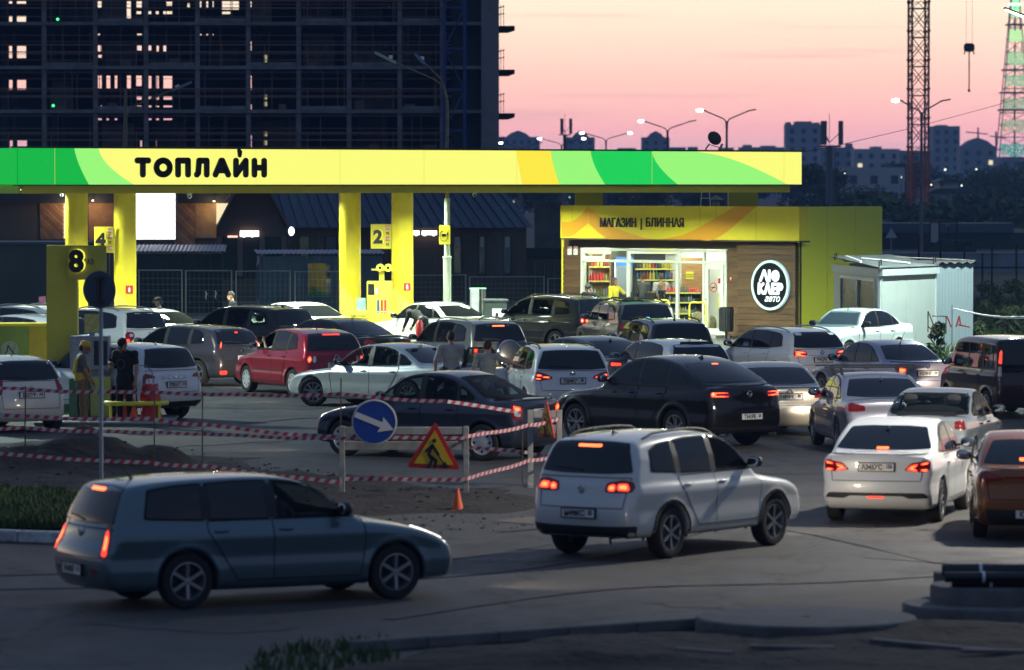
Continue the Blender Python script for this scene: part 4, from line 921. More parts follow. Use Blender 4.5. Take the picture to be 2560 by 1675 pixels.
for u, s_ in ((1424, 'ПВ-1'), (1439, 'ПВ-2')):
    t_, z_ = SW.tz(u, 628, .03); lw('hydrant_plate', t_ - .095, t_ + .095, z_ - .12, z_ + .17, .026, .034, M_WHT, shop); txt(s_, .11, M_REDS, shop, (t_, -.038, z_ + .07), 'lettering', .004, .75); lw('plate_line', t_ - .04, t_ + .04, z_ - .0, z_ + .012, .035, .037, M_LET, shop); lw('plate_line', t_ - .045, t_ - .033, z_ - .08, z_, .035, .037, M_LET, shop)
t_, z_ = SW.tz(1827, 697, .03); lw('letter_plate', t_ - .04, t_ + .04, z_ - .06, z_ + .06, .026, .032, M_REDS, shop); txt('В', .10, M_WHT, shop, (t_, -.036, z_ - .035), 'lettering', .004)
# ---- inside the shop (goods face the road)
M_GLOW = emi('ceiling_panel', (1, 1, .88), 7.0)
for i, (t_, n_) in enumerate(((1.2, -.8), (2.6, -.9), (4.1, -.9), (5.7, -.9), (3.2, -2.6), (5.2, -2.6))):
    e = empty('ceiling_lamp', (t_, -n_, 3.05)); e.parent = shop; MB().lathe([(0, -.012), (.16, -.012), (.19, 0)], 18).build('diffuser', M_GLOW, e)
    ld = bpy.data.lights.new('shop_lamp', 'POINT'); ld.energy = 68; ld.color = (.95, 1, .84); ld.shadow_soft_size = .18; o = bpy.data.objects.new('lamp', ld); COL.objects.link(o); o.parent = e; o.location = (0, 0, -.3)
def shop_shelf(u0, u1, d, zs, label, back, seed, dens=.085, h=(.16, .26), palette=None, ztop=None):
    """shelving with rows of goods standing on it"""
    r = random.Random(seed); a, b = P(u0, 700, d), P(u1, 700, d); t1 = b.x - a.x; e = empty('shop_shelf', (a.x, d, .0), 0, label, 'shelf')
    boxo('back_panel', 0, t1, .30, .33, .12, ztop or zs[-1] + .42, back, e); boxo('side_panel', -.03, 0, 0, .33, .12, ztop or zs[-1] + .42, back, e); boxo('side_panel', t1, t1 + .03, 0, .33, .12, ztop or zs[-1] + .42, back, e)
    for k, z in enumerate(zs):
        boxo('board', 0, t1, .0, .30, z - .025, z, mat('shelf_board', (.55, .55, .5), .4), e); boxo('price_rail', 0, t1, -.008, 0, z - .045, z + .005, mat('price_rail', (.7, .65, .15), .5), e)
        x_ = .03; pal = palette[k % len(palette)] if palette else [(.5, .03, .03), (.05, .2, .05), (.6, .55, .1), (.05, .08, .25), (.6, .6, .6)]
        while x_ < t1 - dens:
            c = pal[int(x_ * 4.1 + r.random() * .6) % len(pal)]; w = dens * (.75 + .35 * r.random()); hh = r.uniform(*h); mm = mat('goods_%02d_%02d_%02d' % tuple(int(v * 99) for v in c), c, .35)
            MB().lathe([(0, 0), (w * .48, 0), (w * .48, hh * .68), (w * .18, hh * .82), (w * .18, hh), (0, hh)], 8).build('bottle' if hh > .2 else 'can', mm, e, 50).location = (x_ + w / 2, .10, z)
            x_ += w + .008
    return e
OAK = mat('oak_panel', (.42, .22, .08), .6, noise=.3, nscale=2, stretch=(1, 1, 8)); RDK = mat('rack_dark', (.03, .03, .035), .6)
shop_shelf(1473, 1524, 152.5, (1.18, 1.72, 2.2), 'wall shelf of red cans and green bottles in the shop', OAK, 1, .1, (.24, .36), [[(.3, .3, .3), (.1, .16, .03)], [(.60, .02, .03), (.60, .02, .03), (.22, .30, .03), (.10, .2, .03)], [(.5, .1, .03), (.6, .5, .1), (.3, .05, .03)]], 2.6)
shop_shelf(1588, 1690, 153.0, (1.35, 1.75, 2.12), 'dark wall rack of bottles behind the shop counter', RDK, 2, .10, (.22, .32), [[(.03, .14, .20), (.10, .07, .03), (.04, .12, .08)], [(.02, .08, .2), (.25, .03, .02), (.45, .4, .05), (.02, .12, .05)], [(.06, .06, .06), (.5, .4, .02), (.5, .04, .04)]], 2.62)
shop_shelf(1664, 1752, 149.6, (.35, .72, 1.08, 1.40), 'low goods rack with red and black packs by the shop window', RDK, 3, .08, (.12, .24), [[(.05, .18, .05), (.45, .03, .03)], [(.35, .35, .35), (.08, .08, .08), (.4, .3, .05)], [(.05, .05, .05), (.2, .2, .22)], [(.6, .04, .05), (.65, .1, .1), (.12, .12, .12)]], 1.42)
q = P(1566, 700, 151.9); cnt = empty('shop_counter', (q.x, q.y, 0), 0, 'dark wooden sales counter with screens inside the shop', 'counter')
boxo('body', 0, 1.45, 0, .5, .1, 1.05, mat('counter_dark', (.06, .05, .04), .5), cnt); boxo('top', -.05, 1.5, -.06, .56, 1.05, 1.10, mat('oak_top', (.28, .16, .07), .5), cnt)
boxo('screen', .28, .36, .0, .3, 1.1, 1.85, M_BLACK, cnt); boxo('till', .6, .95, .1, .4, 1.1, 1.32, M_BLACK, cnt); boxo('card_rack', 1.05, 1.3, .1, .3, 1.1, 1.6, mat('card_rack', (.3, .3, .32), .5, noise=.6, nscale=14), cnt)
q = P(1540, 700, 153.1); fr = empty('drinks_fridge', (q.x, q.y, 0), 0, 'tall drinks fridge with a blue header behind the counter woman', 'fridge')
boxo('cabinet', 0, .55, 0, .3, .1, 2.5, mat('fridge_grey', (.45, .5, .55), .4), fr); boxo('header', -.01, .56, -.03, .0, 2.2, 2.5, mat('fridge_blue', (.05, .2, .7), .4, emit=(.1, .35, 1), estr=.5), fr); boxo('door_glass', .05, .5, -.02, -.004, 1.35, 2.16, mat('fridge_pane', (.35, .42, .5), .1), fr); boxo('lower_panel', .02, .53, -.02, -.004, .4, 1.33, mat('fridge_navy', (.03, .06, .2), .4), fr); boxo('side_lamp', -.05, -.01, -.03, .0, .9, 2.4, emi('lamp_strip', (1, 1, .95), 2.2), fr)
q = P(1704, 700, 151.6); op = empty('oak_partition', (q.x, q.y, 0), 0, 'light oak partition panel with a small yellow notice inside the shop', 'partition')
boxo('panel', 0, .70, 0, .06, .1, 2.5, OAK, op); boxo('notice', .14, .40, -.012, -.002, 1.80, 2.04, mat('notice_yellow'), op); txt('Служебное', .045, M_LET, op, (.27, -.015, 1.93), 'lettering', .002); txt('помещение', .045, M_LET, op, (.27, -.015, 1.86), 'lettering', .002)
q = P(1618, 640, 152.6); hd9 = empty('menu_header', (q.x, q.y, 0), 0, 'long yellow header panel above the bottle rack', 'panel'); boxo('panel', 0, .95, 0, .05, 2.66, 2.86, mat('notice_yellow'), hd9); boxo('trim', -.55, 1.0, .06, .1, 2.62, 3.0, mat('header_pale', (.6, .62, .55), .5), hd9)
q = P(1497, 640, 152.4); hd8 = empty('pale_header', (q.x, q.y, 0), 0, 'pale header board above the wall shelf of cans', 'panel'); boxo('board', -.34, .40, 0, .06, 2.64, 2.98, mat('header_pale'), hd8); boxo('edge', -.36, .42, -.01, .0, 2.62, 2.66, mat('price_rail'), hd8)
M_YT = mat('yellow_tube', (.75, .68, .05), .4)
def hoop(u, n_, w, h, label):
    tq, _ = SW.tz(u, 700, n_); q = SW.pt(tq, 0, n_); e = MB().tube([(0, 0, .0), (0, 0, h - .12), (.04, 0, h - .03), (.12, 0, h), (w - .12, 0, h), (w - .04, 0, h - .03), (w, 0, h - .12), (w, 0, 0)], .03, 8).build('barrier_hoop', M_YT, None, 50); e.location = q; e.rotation_euler[2] = SY; tag(e, label, 'barrier', 'yellow tube hoops at the shop front')
hoop(1724, .8, .72, 1.15, 'yellow tube hoop in front of the shop door pane'); hoop(1549, .9, .8, 1.22, 'yellow tube hoop under the counter woman in yellow'); hoop(1634, .9, .7, 1.2, 'yellow tube hoop beside the woman in black')
tq, _ = SW.tz(1745, 800, -.9); q = SW.pt(tq, .1, -.9)
for i, (dx, dy, sc) in enumerate(((0, 0, 1), (.42, .1, .8), (.2, -.3, .62))):
    e = MB().sell((0, 0, .34 * sc), (.24 * sc, .2 * sc, .36 * sc), 8, .8).build('charcoal_sack', mat('sack_paper', (.30, .24, .12), .8, noise=.5, nscale=6), None, 60); e.location = q + Vector((dx, dy, 0)); tag(e, ('tall brown sack inside the shop door', 'middle sized brown sack inside the shop door', 'smallest brown sack inside the shop door')[i], 'sack', 'sacks inside the shop')
# ---- round sign on the planks
tS, zS = SW.tz(1927, 713, .2); rs = empty('round_sign', SW.pt(tS, zS, .165), SY, 'round black sign with white letters and a pale ring on the plank wall', 'sign')
RS = .80
MB().lathe([(0, -.06), (RS * .9, -.06), (RS * .9, .0), (0, 0)], 48, 'y').build('disc', mat('sign_black', (.006, .006, .007), .6, spec=.1), rs, 40)
MB().lathe([(RS * .9, -.09), (RS, -.085), (RS, .0), (RS * .9, .0), (RS * .9, -.09)], 48, 'y').build('ring', mat('ring_pale', (.55, .72, .75), .35, emit=(.5, .75, .8), estr=.45), rs, 40)
M_LW = mat('sign_letter_white', (.8, .82, .82), .4, emit=(.8, .9, .95), estr=.75)
b = MB(); h_ = .36
def S(lines, r=.045): strokes(b, lines, r, -.10, -.065)
S([[(-.40, .14), (-.24, .46), (-.10, .14)], [(-.02, .14), (-.02, .46)], [(-.02, .30), (.10, .30)]]); S([[(.24 + .13 * math.cos(a), .30 + .15 * math.sin(a)) for a in np.linspace(0, 6.283, 17)]], .035); MB
b.sell((.24, -.085, .30), (.12, .012, .14), 8, 1); b.build('lettering', M_LW, rs)
b = MB(); zz = -.26
S([[(-.46, zz), (-.46, zz + .3)], [(-.28, zz), (-.44, zz + .16), (-.28, zz + .3)], [(-.20, zz), (-.09, zz + .3), (.02, zz)], [(.12, zz), (.12, zz + .3), (.28, zz + .3)], [(.12, zz + .15), (.25, zz + .15)], [(.12, zz), (.28, zz)], [(.36, zz), (.36, zz + .3), (.48, zz + .29), (.52, zz + .22), (.48, zz + .14), (.36, zz + .13)]]); b.build('lettering', M_LW, rs)
txt('авто', .30, M_LW, rs, (.08, -.075, -.52), 'script', .004, 1.0, shear=.35)
# ---- yellow side wall of the shop
SD = P(2206, 600, 147.8); YW = Wall(SC0, SD)
sw_ = empty('side_wall', YW.pt(0, 0), YW.yaw); sw_.parent = shop; sw_.matrix_parent_inverse = shop.matrix_world.inverted()
bpy.context.view_layer.update(); sw_.matrix_parent_inverse = shop.matrix_world.inverted()
cuts = [0.0, YW.tz(2068, 600)[0], YW.tz(2138, 600)[0], YW.L]
for a, b_ in zip(cuts[:-1], cuts[1:]): boxo('cladding_panel', a + .012, b_ - .012, -.0, .06, 0, zf1 - .004, mat('yellow_cladding_side', (.78, .78, .05), .4, coat=.2), sw_)
boxo('core', .02, YW.L - .02, .062, .3, 0, zf1 - .05, M_GAP, sw_)
# ---- things on the shop roof
for u0, u1, d in ((1438, 1507, 154), (1822, 1895, 149)):
    a = P(u0, 500, d); b_ = P(u1, 500, d); tag(boxo('roof_pillar', a.x, b_.x, d, d + .9, 3.9, 4.715, mat('pillar_olive', (.36, .33, .02), .5), None), ('short olive pillar between shop roof and canopy above the lettering', 'short olive pillar between shop roof and canopy near the corner')[u0 > 1600], 'pillar')
p0 = P(1750, 520, 148.5); la = empty('roof_ladder', (p0.x, p0.y, 4.0), 0, 'short white ladder standing on the shop roof', 'ladder')
MB().bar((0, 0, 0), (.06, 0, .75), .03).build('stile', M_WHT, la); MB().bar((.36, 0, 0), (.30, 0, .75), .03).build('stile', M_WHT, la)
for z_ in (.2, .5): MB().bar((.03, 0, z_), (.33, 0, z_), .025).build('rung', M_WHT, la)
p0 = P(1790, 520, 148); vt = empty('roof_vent', (p0.x, p0.y, 3.95), 0, 'small grey vent pipe with a conical cap on the shop roof', 'vent'); MB().lathe([(.12, 0), (.12, .42)], 12).build('pipe', M_CONC, vt); MB().lathe([(.26, .5), (0, .66)], 12).build('cap', M_CONC, vt)
p0 = P(2005, 520, 150)
tag(MB().tube([P(2098, 512, 146), P(2096, 495, 146), P(2108, 489, 146), P(2122, 496, 146), P(2125, 512, 146)], .012, 5).build('loose_cable', M_BLACK), 'loose black cable loop on the roof of the shop', 'cable')
# ---- satellite dish and aerial on the canopy
p0 = P(1765, 384, 150); sd_ = empty('satellite_dish', (p0.x, p0.y, 5.95), 0, 'dark satellite dish on a bent arm on top of the canopy', 'dish')
mt = Matrix.Translation((.30, 0, .72)) @ Matrix.Rotation(R(70), 4, 'Z') @ Matrix.Rotation(R(-60), 4, 'Y')
MB().lathe([(0, -.08), (.10, -.068), (.18, -.04), (.245, 0)], 24).xf(Matrix.Translation((.28, 0, .52)) @ Matrix.Rotation(R(-35), 4, 'Z') @ Matrix.Rotation(R(-14), 4, 'Y') @ Matrix.Rotation(R(-66), 4, 'X')).build('reflector', mat('dish_dark', (.05, .065, .07), .6), sd_, 50)
b = MB(); b.tube([(0, 0, 0), (0, 0, .18), (.12, 0, .34)], .025, 6); b.tube([(.14, -.05, .3), (.45, -.35, .2)], .012, 6); b.build('arm', M_BLACK, sd_); MB().bar((.42, -.33, .12), (.52, -.38, .32), .06).build('receiver', M_CONC, sd_)
# ================================================================== behind the station
def pbox(name, u0, u1, v0, v1, d, dep, m, parent=None, zb=None):
    """box facing the camera at distance d from photo edges; stands on zb if given"""
    a = P(u0, v1, d); b = P(u1, v0, d); o = Vector((0, 0, 0)) if parent is None else parent.location
    return boxo(name, a.x - o.x, b.x - o.x, d - o.y, d + dep - o.y, (a.z if zb is None else zb) - o.z, b.z - o.z, m, parent)
M_NAVY = mat('navy_sheet', (.010, .018, .036), .5, .2, noise=.2, nscale=2)
M_DARK = mat('dark_void', (.006, .006, .007), .9)
M_BWOOD = mat('brown_timber', (.075, .042, .032), .75, noise=.35, nscale=2, stretch=(8, 8, .6))
M_SHGL = mat('roof_blue_metal', (.022, .045, .085), .42, .3)
M_PBLU = mat('cabin_blue', (.07, .125, .17), .5, .2, noise=.15, nscale=2)
def corr(name, w, h, pitch, amp, m, parent, loc=(0, 0, 0), rot=(0, 0, 0), n=None):
    """corrugated sheet: x across the waves, z up, facing -y"""
    k = int(w / pitch * 4); vs = []; 
    for i in range(k + 1):
        x = w * i / k; y = amp * (1, 0, -1, 0)[i % 4] * .5; vs += [(x, y, 0), (x, y, h)]
    b = MB(); b.add(vs, [(2 * i, 2 * i + 2, 2 * i + 3, 2 * i + 1) for i in range(k)]); o = b.build(name, m, parent, fix=False); o.location = loc; o.rotation_euler = rot; return o
def cabin(name, u0, uc, u1, vtop, d, label, m, mroof, wins=(), yaw=R(8), depth=2.4, over=.12):
    """site cabin: corrugated walls; left end face u0..uc, long face uc..u1"""
    c = P(uc, vtop, d); e = empty(name, (c.x, c.y, 0), yaw, label, 'cabin'); H_ = c.z; Lg = (u1 - uc) / FPX * d / math.cos(yaw)
    corr('wall', Lg, H_ - .1, .18, .03, m, e); q = corr('wall', depth, H_ - .1, .18, .03, m, e, rot=(0, 0, R(-90) + math.pi)); q.location = (0, depth, 0); q.rotation_euler = (0, 0, R(-90))
    boxo('core', .03, Lg - .03, .04, depth, 0, H_ - .14, M_DARK, e); boxo('corner_post', -.05, .04, -.05, .04, 0, H_ - .06, mroof, e)
    r = corr('roof', Lg + 2 * over, depth + 2 * over, .16, .04, mroof, e, (-over, -over, H_), (R(-90), 0, 0))
    r.rotation_euler = (R(-88), 0, 0)
    for (x0, x1, z0, z1, end) in wins:
        w = empty('window', (0, 0, 0)); w.parent = e
        if end: w.rotation_euler = (0, 0, R(-90)); w.location = (-.02, depth, 0)
        for a in ((x0, x1, z0 - .07, z0), (x0, x1, z1, z1 + .07), (x0 - .07, x0, z0 - .07, z1 + .07), (x1, x1 + .07, z0 - .07, z1 + .07)): boxo('frame', a[0], a[1], -.06, .0, a[2], a[3], mroof, w)
        boxo('pane', x0, x1, -.035, -.025, z0, z1, glass_mat(False), w)
    return e
cabin('site_cabin', 587, 652, 955, 634, 164, 'blue corrugated site cabin with a pale roof behind the mesh fence', M_PBLU, mat('cabin_trim_blue', (.04, .085, .19), .5), [(1.7, 2.5, .9, 2.1, False), (1.0, 1.55, .8, 2.0, True)], R(6), 2.6)
cabin('site_shed', 250, 330, 555, 628, 176, 'long dark shed with a ribbed navy roof beside the cabin', M_DARK, mat('shed_roof_blue', (.04, .07, .16), .4), (), R(3), 5)
# covered lorry body at the far edge
p0 = P(-60, 606, 158); tr = empty('tarpaulin_trailer', (p0.x, p0.y, 0), R(4), 'dark navy covered trailer behind the parked cars under the wooden building', 'trailer')
boxo('cover', 0, 4.6, 0, 2.4, .6, p0.z, M_NAVY, tr, .12); boxo('top_edge', -.03, 4.63, -.04, 2.44, p0.z - .1, p0.z + .03, mat('tarp_edge', (.03, .05, .10), .5), tr, .03); boxo('chassis', .1, 4.5, .2, 2.2, .35, .6, M_DARK, tr)
for x in (.8, 3.6): MB().lathe([(0, -.1), (.4, -.1), (.45, -.05), (.45, .05), (.4, .1), (0, .1)], 20, 'y', (x, .15, .45)).build('wheel', M_TYRE, tr, 40)
# mesh fence in panels
M_GALV = mat('galvanised', (.22, .27, .28), .45, .5)
def mesh_panel(a, b, h, label, rows=9):
    d = Vector((b[0] - a[0], b[1] - a[1], 0)); Lg = d.length; e = empty('fence_panel', (a[0], a[1], 0), math.atan2(d.y, d.x), label, 'fence', 'wire mesh fence panels')
    for x in (0.03, Lg - .03): MB().tube([(x, 0, 0), (x, 0, h)], .025, 8).build('post', M_GALV, e)
    MB().tube([(0, 0, h - .02), (Lg, 0, h - .02)], .02, 6).build('top_rail', M_GALV, e)
    b_ = MB(); n = int(Lg / .16)
    for i in range(1, n): b_.bar((Lg * i / n, 0, .1), (Lg * i / n, 0, h - .03), .004)
    for k in range(rows): b_.bar((0, 0, .15 + (h - .25) * k / rows), (Lg, 0, .15 + (h - .25) * k / rows), .006)
    tag(b_.build('mesh', M_GALV, e), kind='stuff')
fu = [345, 457, 462, 581, 588, 727, 735, 865]; lab = ['left of the gap with the man in the cap', 'with two rags tied to it', 'crossing the front of the blue cabin', 'behind the column left of number two']
for i in range(4):
    a, b_ = P(fu[2 * i], 700, 155), P(fu[2 * i + 1], 700, 155 + i * .15); mesh_panel((a.x, a.y), (b_.x, b_.y), P(400, 674 + i * 1.2, 155).z, 'galvanised wire mesh fence panel ' + lab[i])
fu = [1030, 1166, 1172, 1362, 1368, 1425]; lab = ['between column and lamp post', 'behind the charging post and bins', 'meeting the shop wall']
for i in range(3):
    a, b_ = P(fu[2 * i], 700, 160), P(fu[2 * i + 1], 700, 160.5); mesh_panel((a.x, a.y), (b_.x, b_.y), P(400, 687 + i * 4, 160).z, 'galvanised wire mesh fence panel ' + lab[i])
for u, v in ((514, 728), (538, 726)):
    p = P(u, v, 154.9); tag(MB().tube([p, p + Vector((.03, 0, -.1)), p + Vector((0, 0, -.22)), p + Vector((.04, 0, -.3))], [.015, .03, .02, .005], 6).build('rag', mat('rag_white', (.55, .55, .55), .9)), 'scrap of white rag tied to the mesh fence, %s' % ('the longer one' if u < 520 else 'the shorter one'), 'rag')
# brown gabled building with a blue metal roof
D_ = 192; e = empty('gabled_building', P(560, 700, D_) * 1, 0, 'dark brown timber building with a steep gable and navy metal roof', 'building'); e.location.z = 0
def q_(u, v, d=D_): p = P(u, v, d); return (p.x - e.location.x, p.z)
gz0 = q_(542, 566)[1]; apex = q_(631, 402); L0, R0 = q_(542, 566)[0], q_(722, 566)[0]
MB().prism([(L0, 0), (R0, 0), (R0, gz0), apex, (L0, gz0)], 0, .3, 'xz').build('gable_wall', M_BWOOD, e)
Rx = q_(1316, 566)[0]
MB().box(R0, Rx, .4, .7, 0, gz0).build('side_wall', M_BWOOD, e)
def roofp(x0, x1, lean): return [(x0, -.25, gz0 - .02), (x1, -.25, gz0 - .02), (x1 + lean, 4.8, apex[1]), (apex[0], 4.8, apex[1])]
b_ = MB(); b_.add([(R0 - .15, -.1, gz0 - .05), (Rx + .3, -.1, gz0 - .05), (Rx - 2.0, 5, apex[1]), (apex[0] + .1, .0, apex[1]), (apex[0] + .1, 5, apex[1])], [(0, 1, 2, 4), (0, 4, 3)]); b_.build('roof', M_SHGL, e)
for i in range(24):
    t = i / 23; x0 = R0 + (Rx - R0) * t; x1 = apex[0] + .4 + (Rx - 2.2 - apex[0] - .4) * t; MB().bar((x0, -.12, gz0), (x1, 4.98, apex[1] + .03), .035, .05).build('roof_seam', M_SHGL, e)
for a, b2 in ((L0, -.12), (R0, .12)): MB().bar((a, -.05, gz0 - .03), (apex[0], -.05, apex[1] + .05), .10, .08).build('verge_board', mat('verge_brown', (.16, .09, .08), .6), e)
for u in (548, 600, 655, 710): pbox('post', u - 6, u + 6, 592, 690, D_ - .15, .12, mat('post_brown', (.17, .09, .085), .7), e)
pbox('porch_shade_sheet', 556, 716, 592, 700, D_ - .03, .02, M_DARK, e)  # thin dark sheet on the wall, standing in for the shade inside the porch
pbox('porch_light', 569, 594, 589, 594, D_ - .1, .06, emi('porch_tube', (1, .55, .42), 1.6), e)
for (u0, u1) in ((750, 772), (815, 840), (1135, 1152), (1198, 1212), (1260, 1276)):
    w = pbox('window', u0 - 4, u1 + 4, 590, 690, D_ + .25, .1, M_DARK, e); pbox('pane', u0, u1, 592, 682, D_ + .22, .02, mat('pane_dusk', (.05, .07, .09), .1), e)
    if u0 > 1100: pbox('blind', u0 + 3, u1 - 2, 592, 618, D_ + .2, .015, mat('blind_pale', (.3, .3, .28), .6), e)
# glowing signs on it
s1 = empty('shop_name_sign', P(625, 590, D_ - .2), 0, 'small glowing white name sign under the brown gable', 'sign'); a = P(600, 589, D_ - .2)
for i in range(7): boxo('letter', a.x + .115 * i - s1.location.x, a.x + .115 * i + .10 - s1.location.x, 0, .05, -.02 - .03 * (i % 3 == 1), .22, emi('sign_white', (1, .98, .92), 3.5), s1)
s2 = empty('shop_name_sign', P(1070, 585, D_), 0, 'long glowing white lettering on the wall beyond the number two column', 'sign'); a = P(1033, 586, D_ + .2)
for i in range(11):
    if i == 3: continue
    boxo('letter', a.x + .098 * i - s2.location.x, a.x + .098 * i + .085 - s2.location.x, -.0, .06, -.06 - .03 * (i % 4 == 1), .13, emi('sign_white'), s2) if False else boxo('letter', a.x + .092 * i - s2.location.x, a.x + .092 * i + .08 - s2.location.x, .0, .06, -.04 - .04 * (i % 4 == 1), .14, emi('sign_white', (1, .98, .92), 3.5), s2)
p0 = P(727, 578, D_ - .3); s3 = empty('round_lit_sign', p0, R(50), 'small round glowing white sign at the corner of the brown building', 'sign'); MB().lathe([(0, -.05), (.17, -.05), (.19, 0), (0, 0)], 24, 'y').build('face', emi('sign_white'), s3); MB().lathe([(.19, -.04), (.2, .0), (.2, .06), (0, .06)], 24, 'y').build('rim', M_BLACK, s3)
# timber building with warm lamps, further left
D2 = 205; tb = empty('timber_building', P(200, 700, D2), 0, 'wide building clad in slanted wooden boards with warm lamps', 'building'); tb.location.z = 0
pbox('wall', -80, 600, 440, 690, D2, .4, mat('timber_dark', (.05, .035, .025), .7), tb, 0)
pbox('parapet', -80, 600, 470, 508, D2 - .3, .3, mat('parapet_dark', (.02, .025, .032), .7), tb)
M_OAKB = [mat('board_oak_%d' % i, c, .6, noise=.3, nscale=2) for i, c in enumerate(((.30, .16, .07), (.24, .12, .05), (.34, .19, .09)))]
def slanted(u0, u1, v0, v1, n, dirn=1):
    x0, z1 = P(u0, v0, D2 - .1).x - tb.location.x, P(u0, v0, D2 - .1).z; x1, z0 = P(u1, v1, D2 - .1).x - tb.location.x, P(u1, v1, D2 - .1).z
    w, h = x1 - x0, z1 - z0; st = (w + h) / n
    from itertools import count
    for i in range(n):
        c0, c1 = i * st + .012, (i + 1) * st - .012; poly = []
        # strip c0 < (x-x0) + (z1-z) < c1 clipped to the rectangle
        cand = []
        for c in (c0, c1):
            pts = []
            for (a, b) in ((c, 0), (0, c), (w, c - w), (c - h, h)):
                if -1e-6 <= a <= w + 1e-6 and -1e-6 <= b <= h + 1e-6: pts.append((a, b))
            cand.append(pts)
        for (a, b) in ((0, 0), (w, 0), (0, h), (w, h)):
            if c0 < a + b < c1: cand.append([(a, b)])
        pts = [q for c in cand for q in c]
        if len(pts) < 3: continue
        hp = hull([(a if dirn > 0 else w - a, -b) for a, b in pts]); 
        if len(hp) < 3: continue
        MB().prism([(x0 + a, z1 + b) for a, b in hp], -.16 + (i % 3) * .01, -.05, 'xz').build('board', M_OAKB[i % 3], tb)
slanted(100, 160, 508, 598, 14, -1); slanted(436, 487, 505, 612, 12, -1)
pbox('board_panel', 0, 98, 508, 600, D2 - .08, .06, mat('panel_dark_oak', (.09, .055, .03), .7), tb); pbox('board_panel', 222, 284, 505, 600, D2 - .08, .06, mat('panel_oak', (.30, .16, .07), .7, noise=.3, nscale=2), tb); pbox('board_panel', 488, 541, 508, 595, D2 - .08, .06, mat('panel_oak2', (.32, .2, .09), .6, noise=.3, nscale=2), tb)
pbox('lit_window', 157, 168, 508, 596, D2 - .12, .05, emi('warm_window', (1, .80, .5), 1.3), tb); pbox('lit_window', 541, 572, 506, 560, D2 - .12, .05, emi('warm_window2', (1, .85, .5), .95), tb)
for u, v in ((166, 500), (232, 500), (535, 502)):
    p = P(u, v, D2 - .6); wl = empty('wall_lamp', p - tb.location); wl.parent = tb; boxo('lamp_body', -.06, .06, -.06, .06, 0, .12, M_BLACK, wl); MB().sell((0, 0, -.02), (.05, .05, .02), 5, 1).build('bulb', emi('warm_bulb', (1, .7, .35), 12), wl)
    ld = bpy.data.lights.new('wall_lamp', 'POINT'); ld.energy = 32; ld.color = (1, .68, .36); ld.shadow_soft_size = .1; o = bpy.data.objects.new('lamp', ld); COL.objects.link(o); o.parent = wl; o.location = (0, -.25, -.3)
p0 = P(389, 540, 188); bb = empty('lit_billboard', (p0.x, p0.y, 0), 0, 'blank bright white glowing billboard beside the yellow column', 'billboard')
hb = P(389, 480, 188).z; lb = P(389, 598, 188).z; wb_ = 49 / FPX * 188
boxo('frame', -wb_ - .06, wb_ + .06, .03, .4, lb - .06, hb + .06, M_BLACK, bb); boxo('face', -wb_, wb_, -.02, .028, lb, hb, emi('billboard_white', (1, .98, .96), 2.6), bb)
for x in (-.55, .55): boxo('leg', x - .07, x + .07, .1, .25, 0, lb - .06, M_BLACK, bb)
p0 = P(560, 512, 200); tag(MB().tube([P(562, 508, 200), P(568, 495, 200), P(577, 487, 200)], .05, 6).build('flue_pipe', mat('flue_pale', (.5, .4, .3), .5)), 'short pale flue pipe above the timber building roof edge', 'pipe')
# low wall and advertising hoarding between brown building and shop
p0 = P(1390, 560, 200); hd = empty('poster_hoarding', (p0.x, p0.y, 0), 0, 'dark printed hoarding with pale blotches left of the shop fascia', 'hoarding')
pbox('panel', 1336, 1405, 505, 620, 200, .2, mat('hoarding_print', (.02, .035, .05), .5, col2=(.10, .10, .10), nscale=.9), hd); pbox('lower_panel', 1316, 1412, 620, 652, 200, .3, M_DARK, hd)
fw = empty('brick_fence', P(1370, 690, 196) * 1, 0, 'low brown fence in bays behind the mesh left of the shop', 'fence'); fw.location.z = 0
for i in range(5): pbox('bay', 1316 + i * 24, 1337 + i * 24, 649, 704, 196, .15, mat('fence_brown', (.07, .055, .045), .8, noise=.3), fw, 0); pbox('pier', 1338 + i * 24, 1340 + i * 24, 647, 704, 195.9, .3, M_DARK, fw, 0)
